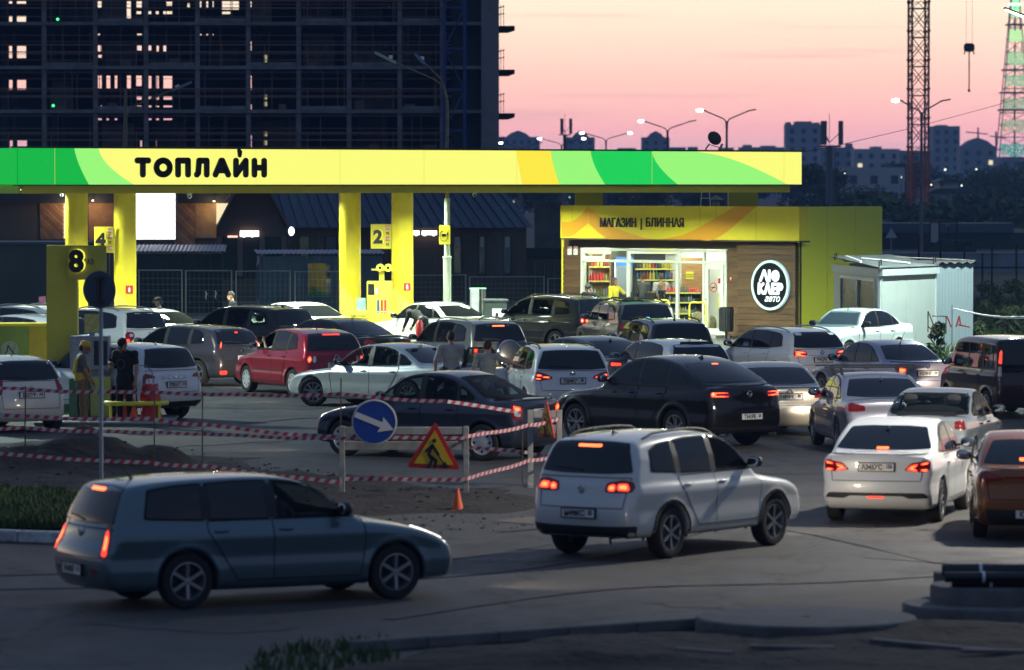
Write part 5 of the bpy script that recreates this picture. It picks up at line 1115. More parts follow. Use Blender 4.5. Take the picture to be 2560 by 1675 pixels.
# ================================================================== charging post, lamp post, bins
M_PALE = mat('pale_green_paint', (.42, .52, .40), .5, noise=.12, nscale=3)
def lamp_post():
    p = P(1118, 800, 147); e = empty('lamp_post', (p.x, p.y, 0), 0, 'tall pale lamp post with two unlit heads above the canopy', 'lamp post')
    Zt = P(1118, 372, 147).z; MB().tube([(0, 0, 0), (0, 0, 2.6)], .13, 14).build('base_tube', M_PALE, e, 40); MB().tube([(0, 0, 2.6), (0, 0, 4.5)], .095, 14).build('pole', M_PALE, e, 40)
    MB().lathe([(.09, 2.55), (.15, 2.57), (.15, 2.62), (.09, 2.64)], 14).build('collar', M_PALE, e)
    def r(u, v): q = P(u, v, 147); return (q.x - p.x, 0, q.z)
    M_RUST = mat('rusty_pole', (.30, .26, .14), .6, col2=(.12, .10, .05), nscale=8)
    MB().tube([(0, 0, 4.5), r(1117, 372), r(1119, 300), r(1118, 250), r(1112, 225)], [.06, .06, .05, .045, .04], 10).build('upper_pole', M_RUST, e, 40)
    MB().tube([r(1112, 225), r(1104, 212), r(1085, 198), r(985, 155)], .025, 8).build('arm', M_RUST, e, 40); MB().tube([r(1113, 228), r(1108, 208), r(1095, 190), r(1062, 158)], .025, 8).build('arm', M_RUST, e, 40)
    for a, b, c in (((990, 157), (937, 131), (.36, .50, .40)), ((1062, 160), (1037, 134), (.14, .22, .38))):
        A, B = Vector(r(*a)), Vector(r(*b)); hd_ = MB().bar(A, B, .16, .09).build('lamp_head', mat('lamp_head_%d' % int(c[0] * 99), c, .4), e); q = A * .75 + B * .25; boxo('sensor', q.x - .06, q.x + .06, -.05, .05, q.z + .05, q.z + .16, M_WHT, hd_)
    a, b_ = r(1098, 611), r(1126, 563); sg = boxo('charging_sign', a[0], b_[0], -.16, -.14, a[2], b_[2], mat('sign_yellow'), e, .006); cx, cz = (a[0] + b_[0]) / 2 - .03, (a[2] + b_[2]) / 2 - .03
    q = MB(); strokes(q, [[(cx + .13 * math.cos(t), cz + .17 * math.sin(t)) for t in np.linspace(1.9, 6.6, 20)]], .008, -.168, -.161); strokes(q, [[(cx - .06, cz + .0), (cx + .06, cz + .0)], [(cx - .045, cz + .04), (cx + .045, cz + .04)], [(cx + .12, cz + .05), (cx + .12, cz + .09)]], .022, -.168, -.161); q.build('pictogram', M_LET, sg)
    return e
lamp_post()
p0 = P(1195, 800, 150); ch = empty('charging_station', (p0.x, p0.y, 0), 0, 'slim grey charging station with a glowing green top edge', 'charger'); zt_ = P(1195, 722, 150).z
boxo('cabinet', -.26, .04, -.1, .2, 0, zt_, mat('charger_grey', (.35, .38, .4), .4), ch, .02); boxo('panel', -.20, -.02, -.112, -.101, .5, zt_ - .2, mat('charger_panel', (.5, .55, .58), .4, noise=.3, nscale=12), ch)
MB().tube([(.17, 0, 0), (.17, 0, zt_)], .085, 14).build('side_tube', M_CHR, ch, 40); boxo('light_strip', -.28, .27, -.08, .12, zt_ + .002, zt_ + .03, emi('green_strip', (.35, 1, .5), 2.2), ch)
for i, (u0, u1, v, l) in enumerate(((1215, 1262, 738, 'dark wheeled refuse container with a white label beside the charging station'),)):
    a, b_ = P(u0, v, 147), P(u1, v, 147); e = empty('refuse_container', ((a.x + b_.x) / 2, 147, 0), 0, l, 'bin'); w = (b_.x - a.x) * .62
    MB().prism([(-w * .85, .15), (w * .85, .15), (w, 1.15), (-w, 1.15)], -.4, .4, 'xz').build('body', mat('bin_green', (.03, .045, .045), .5), e); boxo('lid', -w - .04, w + .04, -.45, .45, 1.155, 1.25, mat('bin_lid', (.05, .065, .07), .45), e, .03); boxo('label', -.1, .35, -.41, -.402, .6, .95, M_WHT, e); MB().sell((.05, -.415, .72), (.05, .006, .1), 6).build('label_mark', M_LET, e)
    for x in (-.4, .4): MB().lathe([(0, -.03), (.09, -.03), (.09, .03), (0, .03)], 12, 'y', (x, -.3, .09)).build('castor', M_TYRE, e)
tq, zq = SW.tz(1818, 845, .9); q = SW.pt(tq, 0, .95); e = empty('litter_bin', q, SY, 'black slatted litter bin at the foot of the plank wall', 'bin'); MB().lathe([(.20, .25), (.21, 1.0), (.22, 1.0), (.22, 1.03), (.18, 1.03)], 18).build('drum', M_BLACK, e, 40); 
for k in range(18): MB().bar((.215 * math.cos(k * .349), .215 * math.sin(k * .349), .27), (.225 * math.cos(k * .349), .225 * math.sin(k * .349), .98), .03, .012).build('slat', M_BLACK, e)
MB().tube([(0, 0, 0), (0, 0, .26)], .04, 8).build('stem', M_BLACK, e); MB().lathe([(0, 0), (.16, 0), (.16, .02), (0, .02)], 14).build('foot', M_BLACK, e)
# ================================================================== white kiosk cabin with junk
KC = P(2200, 890, 128.0); KL = P(2084, 890, 135.5); KR = P(2339, 890, 131.5); KH = P(2200, 672, 128).z
kio = empty('white_cabin', (KC.x, KC.y, 0), 0, 'white panel cabin with a sliding window and corrugated roof', 'cabin')
M_SAND = mat('sandwich_panel', (.40, .45, .43), .5, noise=.08, nscale=1.5); M_SANDF = mat('cabin_frame', (.45, .50, .50), .5)
WL, WR = Wall(KL, KC), Wall(KC, KR)
def wl(w, name, t0, t1, z0, z1, n0, n1, m, par):
    o = boxo(name, t0, t1, -n1, -n0, z0, z1, m, par); o.location = w.a - Vector((KC.x, KC.y, 0)); o.rotation_euler[2] = w.yaw; return o
wz0, wz1 = WL.tz(2150, 788)[1], WL.tz(2150, 700)[1]; w0, w1, wm = WL.tz(2102, 740)[0], WL.tz(2186, 740)[0], WL.tz(2143, 740)[0]
for a in ((.0, w0 - .09, .05, KH), (w1 + .09, WL.L, .05, KH), (w0 - .09, w1 + .09, .05, wz0 - .5), (w0 - .09, w1 + .09, wz1 + .08, KH)): wl(WL, 'panel', a[0] + .004, a[1] - .004, a[2], a[3], -.06, 0, M_SAND, kio)
for a in ((w0 - .09, w0, wz0 - .5, wz1 + .08), (w1, w1 + .09, wz0 - .5, wz1 + .08), (w0, w1, wz1, wz1 + .08), (wm - .04, wm + .04, wz0 - .5, wz1)): wl(WL, 'window_frame', a[0], a[1], a[2], a[3], -.05, .02, M_UPVC, kio)
KG = mat('cabin_glass', (.03, .035, .035), .25, spec=.15, noise=.5, nscale=1.5); wl(WL, 'pane', w0, wm - .04, wz0 - .5, wz1, -.03, -.02, KG, kio); wl(WL, 'pane', wm + .04, w1, wz0 - .5, wz1, -.05, -.04, KG, kio)
wl(WL, 'dark_core', .1, WL.L - .75, .1, KH - .2, -.4, -.1, M_DARK, kio)  # dark core box filling the cabin behind the window wall
jn = WR.tz(2265, 800)[0]
for a, b_ in ((.03, jn - .005), (jn + .005, WR.L - .05)): wl(WR, 'panel', a, b_, .05, KH - .02, -.06, 0, M_SAND, kio)
wl(WR, 'corner_trim', -.03, .028, .03, KH, -.05, .015, M_SANDF, kio); wl(WR, 'corner_trim', WR.L - .05, WR.L + .03, .03, KH, -.05, .015, M_SANDF, kio)
wl(WR, 'eave_trim', -.05, WR.L + .05, KH - .2, KH - .02, .002, .10, M_SANDF, kio); wl(WL, 'eave_trim', -.05, WL.L + .03, KH - .22, KH, .002, .06, M_SANDF, kio)
# corrugated roof over the whole cabin
far = KL + (KR - KC); kk = [KC, KR, far, KL]
n_ = 26; vs = []
for i in range(n_ * 4 + 1):
    t = i / (n_ * 4); dz = (.022, 0, -.022, 0)[i % 4]; a = KC + (KR - KC) * (t * 1.08 - .04); b_ = KL + (KR - KC) * (t * 1.08 - .04); ex = (KL - KC).normalized() * .18
    vs += [(a - ex).to_tuple()[:2] + (KH + .03 + dz,), (b_ + ex).to_tuple()[:2] + (KH + .22 + dz,)]
b_ = MB(); b_.add([(x - KC.x, y - KC.y, z) for x, y, z in vs], [(2 * i, 2 * i + 2, 2 * i + 3, 2 * i + 1) for i in range(n_ * 4)]); b_.build('roof', mat('grey_roofing', (.30, .33, .32), .6, noise=.2), kio, fix=False)
for u, v, d in ((2087, 650, 135), (2198, 668, 128.2), (2334, 660, 131.5)):
    p = P(u, v, d) - Vector((KC.x, KC.y, 0)); MB().tube([p, p + Vector((0, 0, .18)), p + Vector((.05, 0, .22)), p + Vector((.06, 0, .05))], .022, 6).build('lifting_hook', M_BLACK, kio)
# metal store standing right behind it
c0 = KR + Vector((.05, .25, 0)); c1 = P(2432, 880, 132.4); st = empty('metal_store', (c0.x, c0.y, 0), math.atan2(c1.y - c0.y, c1.x - c0.x), 'bluish grey corrugated metal store joined to the white cabin', 'store'); Ls = (Vector((c1.x, c1.y, 0)) - Vector((c0.x, c0.y, 0))).length; Hs = P(2380, 658, 134).z
corr('wall', Ls, Hs, .11, .007, mat('store_blue_grey', (.20, .25, .28), .6, 0.0), st); boxo('core', .02, Ls - .02, .03, 4.5, 0, Hs - .03, mat('store_blue_grey'), st)
rf = corr('roof', Ls + .15, 4.9, .28, .07, mat('old_slate', (.12, .12, .13), .8, noise=.3), st, (-.05, -.15, Hs + .05), (R(-90), 0, 0))
for i, (a, b, m, l) in enumerate((((2115, 640, 131), (2152, 654, 130), M_WHT, 'shorter white tube lying across the cabin roof'), ((2155, 652, 131), (2274, 661, 129.5), M_WHT, 'longest white tube lying along the cabin roof'), ((2240, 646, 134), (2440, 652, 134), mat('lath_grey', (.3, .28, .24), .8), 'thin grey lath lying on the store roof'))):
    A, B = P(*a), P(*b); A.z = max(A.z, KH + .24); B.z = max(B.z, KH + .13); tag(MB().tube([A, B], .035 if i < 2 else .015, 8).build('roof_tube', m, None, 40), l, 'tube', 'tubes lying on the roofs')
# scrap by the cabin
sc_ = empty('scrap_frame', P(2345, 880, 126.5), 0, 'rusty scrap frame with red handles leaning by the metal store', 'scrap'); sc_.location.z = 0
def r_(u, v): q = P(u, v, 126.5); return (q.x - sc_.location.x, 0, q.z)
M_RST = mat('rusty_steel', (.09, .06, .045), .8, noise=.4); M_REDP = mat('red_paint_worn', (.35, .04, .04), .6)
for a, b in (((2320, 778), (2343, 835)), ((2320, 778), (2320, 830)), ((2320, 815), (2340, 838)), ((2330, 790), (2366, 791)), ((2365, 790), (2365, 835))): MB().bar(r_(*a), r_(*b), .03).build('bar', M_RST, sc_)
for a, b in (((2367, 790), (2378, 818)), ((2390, 818), (2398, 790)), ((2398, 790), (2402, 815)), ((2395, 812), (2425, 818))): MB().bar(r_(*a), r_(*b), .04).build('handle', M_REDP, sc_)
q = r_(2389, 826); MB().sell((q[0], .1, .15), (.20, .15, .16), 6, .7).build('drum', M_CONC, sc_, 60)
p0 = P(2380, 820, 126); tp_ = empty('barrier_tape', (p0.x, p0.y, 0), 0, 'two white tapes strung from a stake by the store', 'tape')
MB().bar((0, 0, 0), (0, 0, P(2380, 762, 126).z), .02).build('stake', M_RST, tp_)
for v1 in (791, 796):
    a = P(2382, 770, 126); b = P(2600, v1 - 2, 120); MB().tube([a + (b - a) * t + Vector((0, 0, -.12 * math.sin(math.pi * t))) - Vector((p0.x, p0.y, 0)) for t in np.linspace(0, 1, 9)], .014, 5).build('band', M_WHT, tp_)
# ================================================================== unfinished concrete block
D3 = 325.0
cb = empty('unfinished_building', P(600, 457, D3), 0, 'tall unfinished concrete frame building with open floors', 'building'); cb.location.z = 0; ox, oy = cb.location.x, cb.location.y
M_RAIL = mat('rail_timber', (.26, .15, .11), .8)
zf = lambda v, d=D3: P(0, v, d).z
XL, XR = P(-330, 0, D3).x - ox, P(1247, 0, D3).x - ox
slabs = [58 + 110 * k for k in range(-3, 4)]            # photo rows of the slab edges
colu = [-145, -18, 109, 237, 364, 493, 620, 746, 872, 999, 1105]
ztop = zf(-250)
for i, v in enumerate(slabs):
    z = zf(v); boxo('slab', XL, XR, 0, 15, z - .13, z + .10, M_CONCD, cb)
    for k, (a, b) in enumerate(zip(colu[:-1], colu[1:])):
        if (k + i) % 2 == 0 and k > 1: boxo('edge_beam', P(a, 0, D3).x - ox + .2, P(b, 0, D3).x - ox - .2, -.05, .2, z + .104, z + .36, M_CONCD, cb)
    for dv in (-38, -56):
        zz = zf(v + dv); boxo('guard_rail', XL, P(1128, 0, D3).x - ox, -.12, -.07, zz - .04, zz + .04, M_RAIL, cb)
    for k in range(14): x = XL + .8 + k * 3.05; boxo('rail_post', x, x + .05, -.10, -.05, z + .1, z + 1.7, M_RAIL, cb)
    # cantilever platforms on the gable end
    x0, x1 = XR, P(1287, 0, D3).x - ox; zz = zf(v + 4); MB().prism([(x0, zz - .42), (x1 - .5, zz - .42), (x1, zz - .25), (x1, zz), (x0, zz)], 2, 5, 'xz').build('landing', M_DARK, cb)
    for xx in (x0 + .12, x0 + .32): boxo('landing_post', xx, xx + .04, 2.2, 2.25, zz, zz + 1.5, M_DARK, cb)
    for h in (.9, 1.4): MB().bar((x0, 2.2, zz + h - .1), (x0 + .4, 2.2, zz + h), .07).build('landing_rail', M_DARK, cb)
for u in colu:
    x = P(u, 0, D3).x - ox
    for y in (.15, 7, 14): boxo('column', x - .16, x + .16, y, y + .4, 0, ztop, M_CONCD if y < 1 else mat('frame_inner_shade', (.06, .065, .07), .9), cb)  # inner columns: same concrete, with the shade put into a darker colour
boxo('end_wall', P(1203, 0, D3).x - ox, XR - .02, -.02, 14, 0, ztop, mat('end_wall_concrete', (.26, .27, .27), .9, noise=.2, nscale=.6), cb)
boxo('infill', P(1128, 0, D3).x - ox, P(1203, 0, D3).x - ox, 1.5, 1.8, 0, ztop, mat('infill_dark', (.05, .055, .06), .9), cb)
# brick infill, props and stacked boards in the open bays
rb = random.Random(11)
for i, v in enumerate(slabs[1:]):
    z = zf(v)
    for a, b in zip(colu[2:-1], colu[3:]):
        x0, x1 = P(a, 0, D3).x - ox + .2, P(b, 0, D3).x - ox - .2
        see_ = any(h[0] < b and h[1] > a and v - 110 < (h[2] + h[3]) / 2 < v for h in ((241, 430, 0, 400), (496, 534, 0, 90)))
        if not see_ and rb.random() < .55: y_ = rb.uniform(3, 9); w_ = rb.uniform(.4, 1) * (x1 - x0); boxo('infill_wall', x0, x0 + w_, y_, y_ + .2, z + .11, z + rb.uniform(1.2, 2.8), mat('infill_block_%d' % rb.randrange(3), rb.choice(((.16, .12, .10), (.13, .13, .13), (.18, .15, .12))), .9, noise=.3, nscale=2), cb)
        for _ in range(rb.randrange(1, 4)): x = rb.uniform(x0, x1); boxo('scaffold_prop', x, x + .05, .6, .65, z + .11, z + 3.0, M_RAIL, cb)
        if rb.random() < .4: x = rb.uniform(x0, x1 - 1); boxo('board_stack', x, x + rb.uniform(.5, 1), .8, 1.6, z + .11, z + rb.uniform(.2, .8), mat('stack_timber', (.2, .14, .09), .9), cb)
for k in range(26): v = -20 + k * 15.5; zz = zf(v); boxo('scaffold_rail', XL, P(1128, 0, D3).x - ox, -.35, -.31, zz - .018, zz + .018, M_RAIL, cb) if k % 3 else None
# back wall with window openings through which the afterglow shows
DB = D3 + 15.2
holes = [(22, 65, 2, 9), (22, 65, 40, 54), (22, 65, 115, 145), (22, 65, 200, 224), (24, 67, 350, 371), (241, 298, 2, 28), (303, 327, 2, 57), (241, 284, 30, 57), (339, 354, 2, 20), (339, 353, 28, 35), (368, 398, 28, 35), (403, 430, 28, 35), (416, 430, 4, 14), (468, 474, 8, 18), (496, 534, 2, 18), (555, 597, 1, 24), (555, 576, 29, 35), (623, 632, 2, 20),
         (241, 292, 113, 129), (310, 328, 113, 128), (339, 354, 114, 126), (369, 381, 114, 126), (383, 416, 114, 131), (245, 292, 137, 144), (310, 328, 134, 140), (496, 534, 85, 89), (241, 250, 84, 89), (342, 354, 84, 89), (624, 632, 103, 126),
         (241, 293, 189, 223), (317, 327, 189, 222), (340, 354, 189, 215), (370, 430, 190, 222), (340, 354, 241, 249), (370, 430, 241, 249), (370, 430, 264, 268), (341, 354, 264, 278), (242, 247, 266, 277), (252, 263, 263, 268), (278, 293, 263, 268), (624, 638, 189, 224), (625, 638, 261, 275),
         (243, 272, 296, 300), (279, 293, 296, 300), (371, 430, 296, 300), (407, 430, 313, 317), (276, 293, 350, 374), (350, 355, 350, 372), (389, 430, 350, 374), (625, 638, 338, 374)]
uc = sorted({-330, 1203, *[h[0] for h in holes], *[h[1] for h in holes]}); vc = sorted({-250, 460, *[h[2] for h in holes], *[h[3] for h in holes]})
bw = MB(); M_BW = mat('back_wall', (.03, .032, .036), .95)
for j in range(len(vc) - 1):
    run = None
    for i in range(len(uc) - 1):
        cu, cv = (uc[i] + uc[i + 1]) / 2, (vc[j] + vc[j + 1]) / 2; open_ = any(h[0] < cu < h[1] and h[2] < cv < h[3] for h in holes)
        if not open_ and run is None: run = uc[i]
        if (open_ or i == len(uc) - 2) and run is not None:
            e_ = uc[i] if open_ else uc[i + 1]; a, b = P(run, vc[j + 1], DB), P(e_, vc[j], DB); bw.box(a.x - ox, b.x - ox, DB - oy, DB - oy + .25, a.z, b.z); run = None
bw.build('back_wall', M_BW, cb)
for (u0, u1, v0, v1) in holes[::2]:
    if u1 - u0 > 24 and v1 - v0 > 12:
        x = P(u0 + (u1 - u0) * .2, 0, DB).x - ox; boxo('prop', x, x + .06, DB - oy - .2, DB - oy - .1, zf(v1, DB), zf(v0, DB), M_DARK, cb)
for u, v in ((144, 48), (133, 264)): p = P(u, v, D3 + 3); MB().sell((p.x - ox, 3, p.z), (.09, .09, .09), 6, 1).build('signal_lamp', emi('green_dot', (.05, 1, .25), 4), cb)
for v in (143, 157, 243, 260, 335, 357): p = P(664, v, D3 + 4); boxo('yellow_lit_window', p.x - ox - .1, p.x - ox + .1, 4, 4.1, p.z - .16, p.z + .16, emi('yellow_window_glow', (1, .9, .45), .45), cb)  # yellow lit windows, set in as small glowing panes
def lattice(mb, x0, x1, y0, y1, z0, z1, step, leg, br):
    for x in (x0, x1):
        for y in (y0, y1): mb.bar((x, y, z0), (x, y, z1), leg)
    z = z0; k = 0
    while z < z1 - .1:
        zn = min(z + step, z1)
        for (a, b) in (((x0, y0), (x1, y0)), ((x0, y1), (x1, y1)), ((x0, y0), (x0, y1)), ((x1, y0), (x1, y1))):
            mb.bar((*a, zn), (*b, zn), br); mb.bar((*a, z), (*b, zn), br * .7) if k % 2 else mb.bar((*b, z), (*a, zn), br * .7)
        z = zn; k += 1
p0 = P(1136, 457, D3 - 3); ho = empty('hoist_mast', (p0.x, p0.y, 0), 0, 'dark blue lattice hoist mast in front of the concrete building', 'mast'); b = MB(); lattice(b, -.72, .72, 0, 1.4, 0, ztop, 2.9, .22, .12); b.build('lattice', mat('hoist_blue', (.02, .05, .18), .6), ho)
# ================================================================== tower crane mast and hook
M_CRN = mat('crane_dark_red', (.10, .025, .018), .6); M_CRNR = mat('crane_red', (.42, .06, .03), .6)
D4 = 428; p0 = P(2295, 600, D4); cr = empty('tower_crane', (p0.x, p0.y, 0), R(8), 'tall lattice tower crane mast, red towards its foot', 'crane')
sec = []
for i in range(10):
    z0 = .3 + i * 2.72; b = MB(); hw = .80
    for x in (-hw, hw):
        for y in (-hw, hw): b.bar((x, y, z0), (x, y, z0 + 2.72), .16); b.box(x - .14, x + .14, y - .14, y + .14, z0 + 2.56, z0 + 2.74)
    for sx, sy in ((1, 0), (-1, 0), (0, 1), (0, -1)):
        def q(t, z): return (hw * t, hw * sy, z) if sy else (hw * sx, hw * t, z)
        b.bar(q(-1, z0 + 2.0), q(1, z0 + 2.0), .10); b.bar(q(-1, z0), q(1, z0 + 2.0), .07); b.bar(q(1, z0), q(-1, z0 + 2.0), .07); b.bar(q(-1, z0 + 2.0), q(0, z0 + 2.7), .06); b.bar(q(1, z0 + 2.0), q(0, z0 + 2.7), .06)
    b.build('mast_section', M_CRNR if i < 3 else M_CRN, cr)
boxo('ballast', -1.6, 1.6, -1.6, 1.6, 0, .3, M_CONCD, cr)
p0 = P(2423, 120, D4 - 5); hk = empty('crane_hook', p0, 0, 'crane hook block hanging on cables with a long sling below', 'hook')
for x in (-.28, .28): MB().bar((x, 0, .4), (x, 0, 12), .025).build('cable', M_DARK, hk)
MB().sell((0, 0, .05), (.52, .25, .42), 8, .7).build('block', M_DARK, hk, 60); MB().tube([(-.4, 0, -.2), (-.45, 0, -.6)], .06, 6).build('shackle', M_DARK, hk); MB().tube([(.4, 0, -.2), (.45, 0, -.6)], .06, 6).build('shackle', M_DARK, hk)
MB().tube([(0, 0, -.2), (0, 0, -3.9)], .06, 6).build('sling', M_DARK, hk); MB().sell((0, 0, -3.95), (.14, .14, .14), 6, 1).build('weight', M_DARK, hk, 60)
# ================================================================== lit lattice television tower
D5 = 1500; p0 = P(2536, 457, D5); tv = empty('television_tower', (p0.x, p0.y, 0), 0, 'tapering lattice television tower hung with green lights', 'tower')
M_TV = mat('tower_steel', (.05, .04, .05), .7)
hw = lambda z: max(1.1, 6.0 - (z - 8) * .082); b = MB(); zs = list(np.arange(0, 72, 4.0))
for z0, z1 in zip(zs[:-1], zs[1:]):
    for sx in (-1, 1):
        for sy in (-1, 1): b.bar((sx * hw(z0), sy * hw(z0), z0), (sx * hw(z1), sy * hw(z1), z1), .32)
    for s_ in (-1, 1): b.bar((-hw(z1), s_ * hw(z1), z1), (hw(z1), s_ * hw(z1), z1), .18); b.bar((s_ * hw(z1), -hw(z1), z1), (s_ * hw(z1), hw(z1), z1), .18); b.bar((-hw(z0), s_ * hw(z0), z0), (hw(z1), s_ * hw(z1), z1), .12); b.bar((hw(z0), s_ * hw(z0), z0), (-hw(z1), s_ * hw(z1), z1), .12)
b.bar((0, 0, 0), (0, 0, 76), .5); b.build('frame', M_TV, tv)
for v in (232, 275, 62, 175): z = P(2536, v, D5).z; w = hw(z); boxo('gallery', -w - .9, w + .9, -w - .9, w + .9, z - .25, z + .25, M_TV, tv)
z = P(2536, 11, D5).z; boxo('lit_gallery', -1.9, 1.9, -1.9, 1.9, z - .5, z + .5, emi('white_gallery', (.8, 1, .9), 1.6), tv)
for (v0, v1, c, s_) in ((-20, 42, (.35, .95, .45), .85), (75, 103, (.55, .95, .40), .70), (130, 162, (.55, .90, .45), .50), (188, 216, (.55, .85, .48), .42), (246, 274, (.6, .80, .48), .36), (300, 330, (.6, .80, .48), .36), (360, 390, (.03, .40, .30), .6)):
    z1, z0 = P(0, v0, D5).z, P(0, v1, D5).z; dots = MB(); rr2 = random.Random(int(v0))
    for _ in range(240):
        z = rr2.uniform(z0, z1); w = hw(z); x = rr2.uniform(-w, w); y = -w - .1; dots.box(x - .22, x + .22, y, y + .1, z - .22, z + .22)
    tag(dots.build('light_net', emi('net_%d' % int(v0 + 100), c, s_ * 1.9), tv), kind='stuff')
for u, v in ((2530, 110), (2526, 218), (2512, 322), (2531, 321)): q = P(u, v, D5) - tv.location; MB().sell((q.x, -6, q.z), (.35, .35, .35), 5, 1).build('red_beacon', emi('beacon_red', (1, .15, .15), 3), tv)
# ================================================================== street lamps with two arms
M_POLE = mat('lamp_pole', (.12, .12, .13), .5, .4)
def street_lamp(pu, lv, half, d, lit, label, vb=None):
    zt_ = P(pu, lv, d).z; p = P(pu, lv, d); e = empty('street_lamp', (p.x, p.y, 0), 0, label, 'street lamp', 'street lamps with two arms'); w = half / FPX * d
    MB().tube([(0, 0, 0), (0, 0, zt_ * .5), (0, 0, zt_ - .75)], [.12, .10, .07], 10).build('pole', M_POLE, e, 40)
    for sg in (-1, 1):
        MB().tube([(sg * .04, 0, zt_ - 1.3), (sg * .05, 0, zt_ - .85), (sg * .18, 0, zt_ - .62), (sg * .45, 0, zt_ - .50), (sg * (w - .45), 0, zt_ - .08)], .045, 8).build('arm', M_POLE, e, 40)
        h = MB().bar((sg * (w - .5), 0, zt_ - .07), (sg * (w + .12), 0, zt_ + .04), .26, .09).build('lamp_head', M_POLE, e)
        if (sg < 0 and 'l' in lit) or (sg > 0 and 'r' in lit): MB().sell((sg * (w - .05), -.04, zt_ - .03), (.26, .16, .12), 8, .9).build('lens', emi('street_lens', (1, 1, .96), 9), h, 60)
    return e
street_lamp(1817, 275, 69, 313, 'l', 'nearest two-armed street lamp above the canopy end, beside the dish')
street_lamp(1669, 302, 68, 367, 'l', 'two-armed street lamp second from the dish, one head lit')
street_lamp(1515, 332, 61, 455, 'lr', 'two-armed street lamp with both heads lit above the amber fascia strip')
street_lamp(1404, 346, 56, 512, 'lr', 'smaller two-armed street lamp with both heads lit, in front of the thin mast')
street_lamp(1303, 357, 52, 560, 'l', 'farthest two-armed street lamp beside the concrete building')
street_lamp(2304, 250, 67, 277, 'l', 'two-armed street lamp in front of the crane mast')
# ---- lit lamps over the road: one head reaches into the upper corner of the view, its twin stands nearer, beside the road
def road_lamp(pole, head, label, energy):
    e = empty('road_lamp', pole, 0, label, 'street lamp', 'flat headed road lamps'); hx, hy, hz = head[0] - pole[0], head[1] - pole[1], head[2]
    MB().tube([(0, 0, 0), (0, 0, hz - 1.4), (-.1, 0, hz - .5)], [.1, .08, .06], 10).build('pole', M_POLE, e, 40); MB().tube([(-.1, 0, hz - .5), (-.5, hy * .2, hz - .30), (hx + .5, hy, hz - .12)], .04, 8).build('arm', M_POLE, e, 40)
    hd_ = MB().bar((hx - .16, hy, hz + .09), (hx + .60, hy, hz - .20), .30, .05).build('lamp_head', M_BLACK, e); MB().bar((hx - .13, hy, hz + .045), (hx + .55, hy, hz - .225), .24, .03).build('led_face', emi('road_led', (1, .98, .9), 25), hd_)
    ld = bpy.data.lights.new('road_lamp', 'SPOT'); ld.energy = energy; ld.color = (1, .93, .80) if pole[1] < 90 else (.82, 1, .90); ld.spot_size = R(155); ld.spot_blend = .35; ld.shadow_soft_size = .30; o = bpy.data.objects.new('lamp', ld); COL.objects.link(o); o.parent = e; o.location = (hx + .1, hy, hz - .42)
road_lamp(Vector((16.6, 125, 0)), P(2525, 28, 125), 'lit flat lamp head over the road at the top corner', 13000)
road_lamp(Vector((-18.5, 103, 0)), Vector((-15.8, 103, 9.0)), 'lit flat headed lamp standing beyond the gas pumps', 9000)
road_lamp(Vector((13.4, 70, 0)), Vector((10.6, 70, 8.4)), 'lit flat headed lamp standing beside the near road', 7600)
# ---- unlit single lamp post rising behind the lettering
e = empty('lamp_post', P(313, 400, 200), 0, 'slim unlit lamp post with one raised arm behind the big lettering', 'lamp post'); e.location.z = 0
def lq(u, v): q = P(u, v, 200); return (q.x - e.location.x, 0, q.z)
MB().tube([(0, 0, 0), lq(313, 360), lq(314, 222)], [.11, .09, .06], 10).build('pole', mat('olive_pole', (.16, .15, .09), .6), e, 40); MB().tube([lq(314, 300), lq(320, 285), lq(335, 265), lq(435, 223)], .035, 8).build('arm', mat('olive_pole'), e, 40); MB().bar(lq(432, 225), lq(479, 205), .16, .10).build('lamp_head', mat('head_pale', (.22, .27, .30), .5), e); MB().bar(lq(438, 217), lq(448, 213), .10, .10).build('sensor', M_WHT, e)
# ---- antenna masts
def antenna(u, v0, v1, d, label, w=1.0, panels=True):
    p = P(u, v1, d); zt_ = P(u, v0, d).z; e = empty('antenna_mast', (p.x, p.y, 0), 0, label, 'mast'); s_ = d / FPX; m = mat('antenna_grey', (.10, .12, .15), .6)
    MB().tube([(0, 0, 0), (0, 0, zt_ - 2.2)], .32 * w, 10).build('pole', m, e, 40)
    b = MB(); b.lathe([(.9 * w, zt_ - 2.3), (1.1 * w, zt_ - 2.3), (1.1 * w, zt_ - 2.15)], 12); b.build('platform', m, e)
    for a in (0, 2.1, 4.2): x, y = 1.05 * w * math.cos(a), 1.05 * w * math.sin(a); boxo('antenna_panel', x - .22, x + .22, y - .1, y + .1, zt_ - 2.1, zt_ + .1, m, e); MB().bar((0, 0, zt_ - 1.9), (x, y, zt_ - .9), .07).build('bracket', m, e)
    MB().bar((.5 * w, 0, 1), (.5 * w, 0, zt_ - 2.2), .07).build('ladder', m, e); MB().bar((0, 0, zt_ - 2.2), (0, 0, zt_ + .8), .05).build('rod', m, e)
antenna(2073, 305, 520, 420, 'round antenna mast with upright panels beyond the yellow shop wall'); antenna(1412, 298, 400, 650, 'slim distant antenna mast between the pointed towers', .8)
p0 = P(2140, 400, 300); wr = MB().tube([P(1925, 394, 156), P(2080, 367, 170), P(2280, 320, 190), P(2480, 266, 210), P(2640, 220, 225)], .012, 5).build('overhead_wire', M_DARK); tag(wr, 'single thin wire sagging across the sky from the canopy end', 'wire')
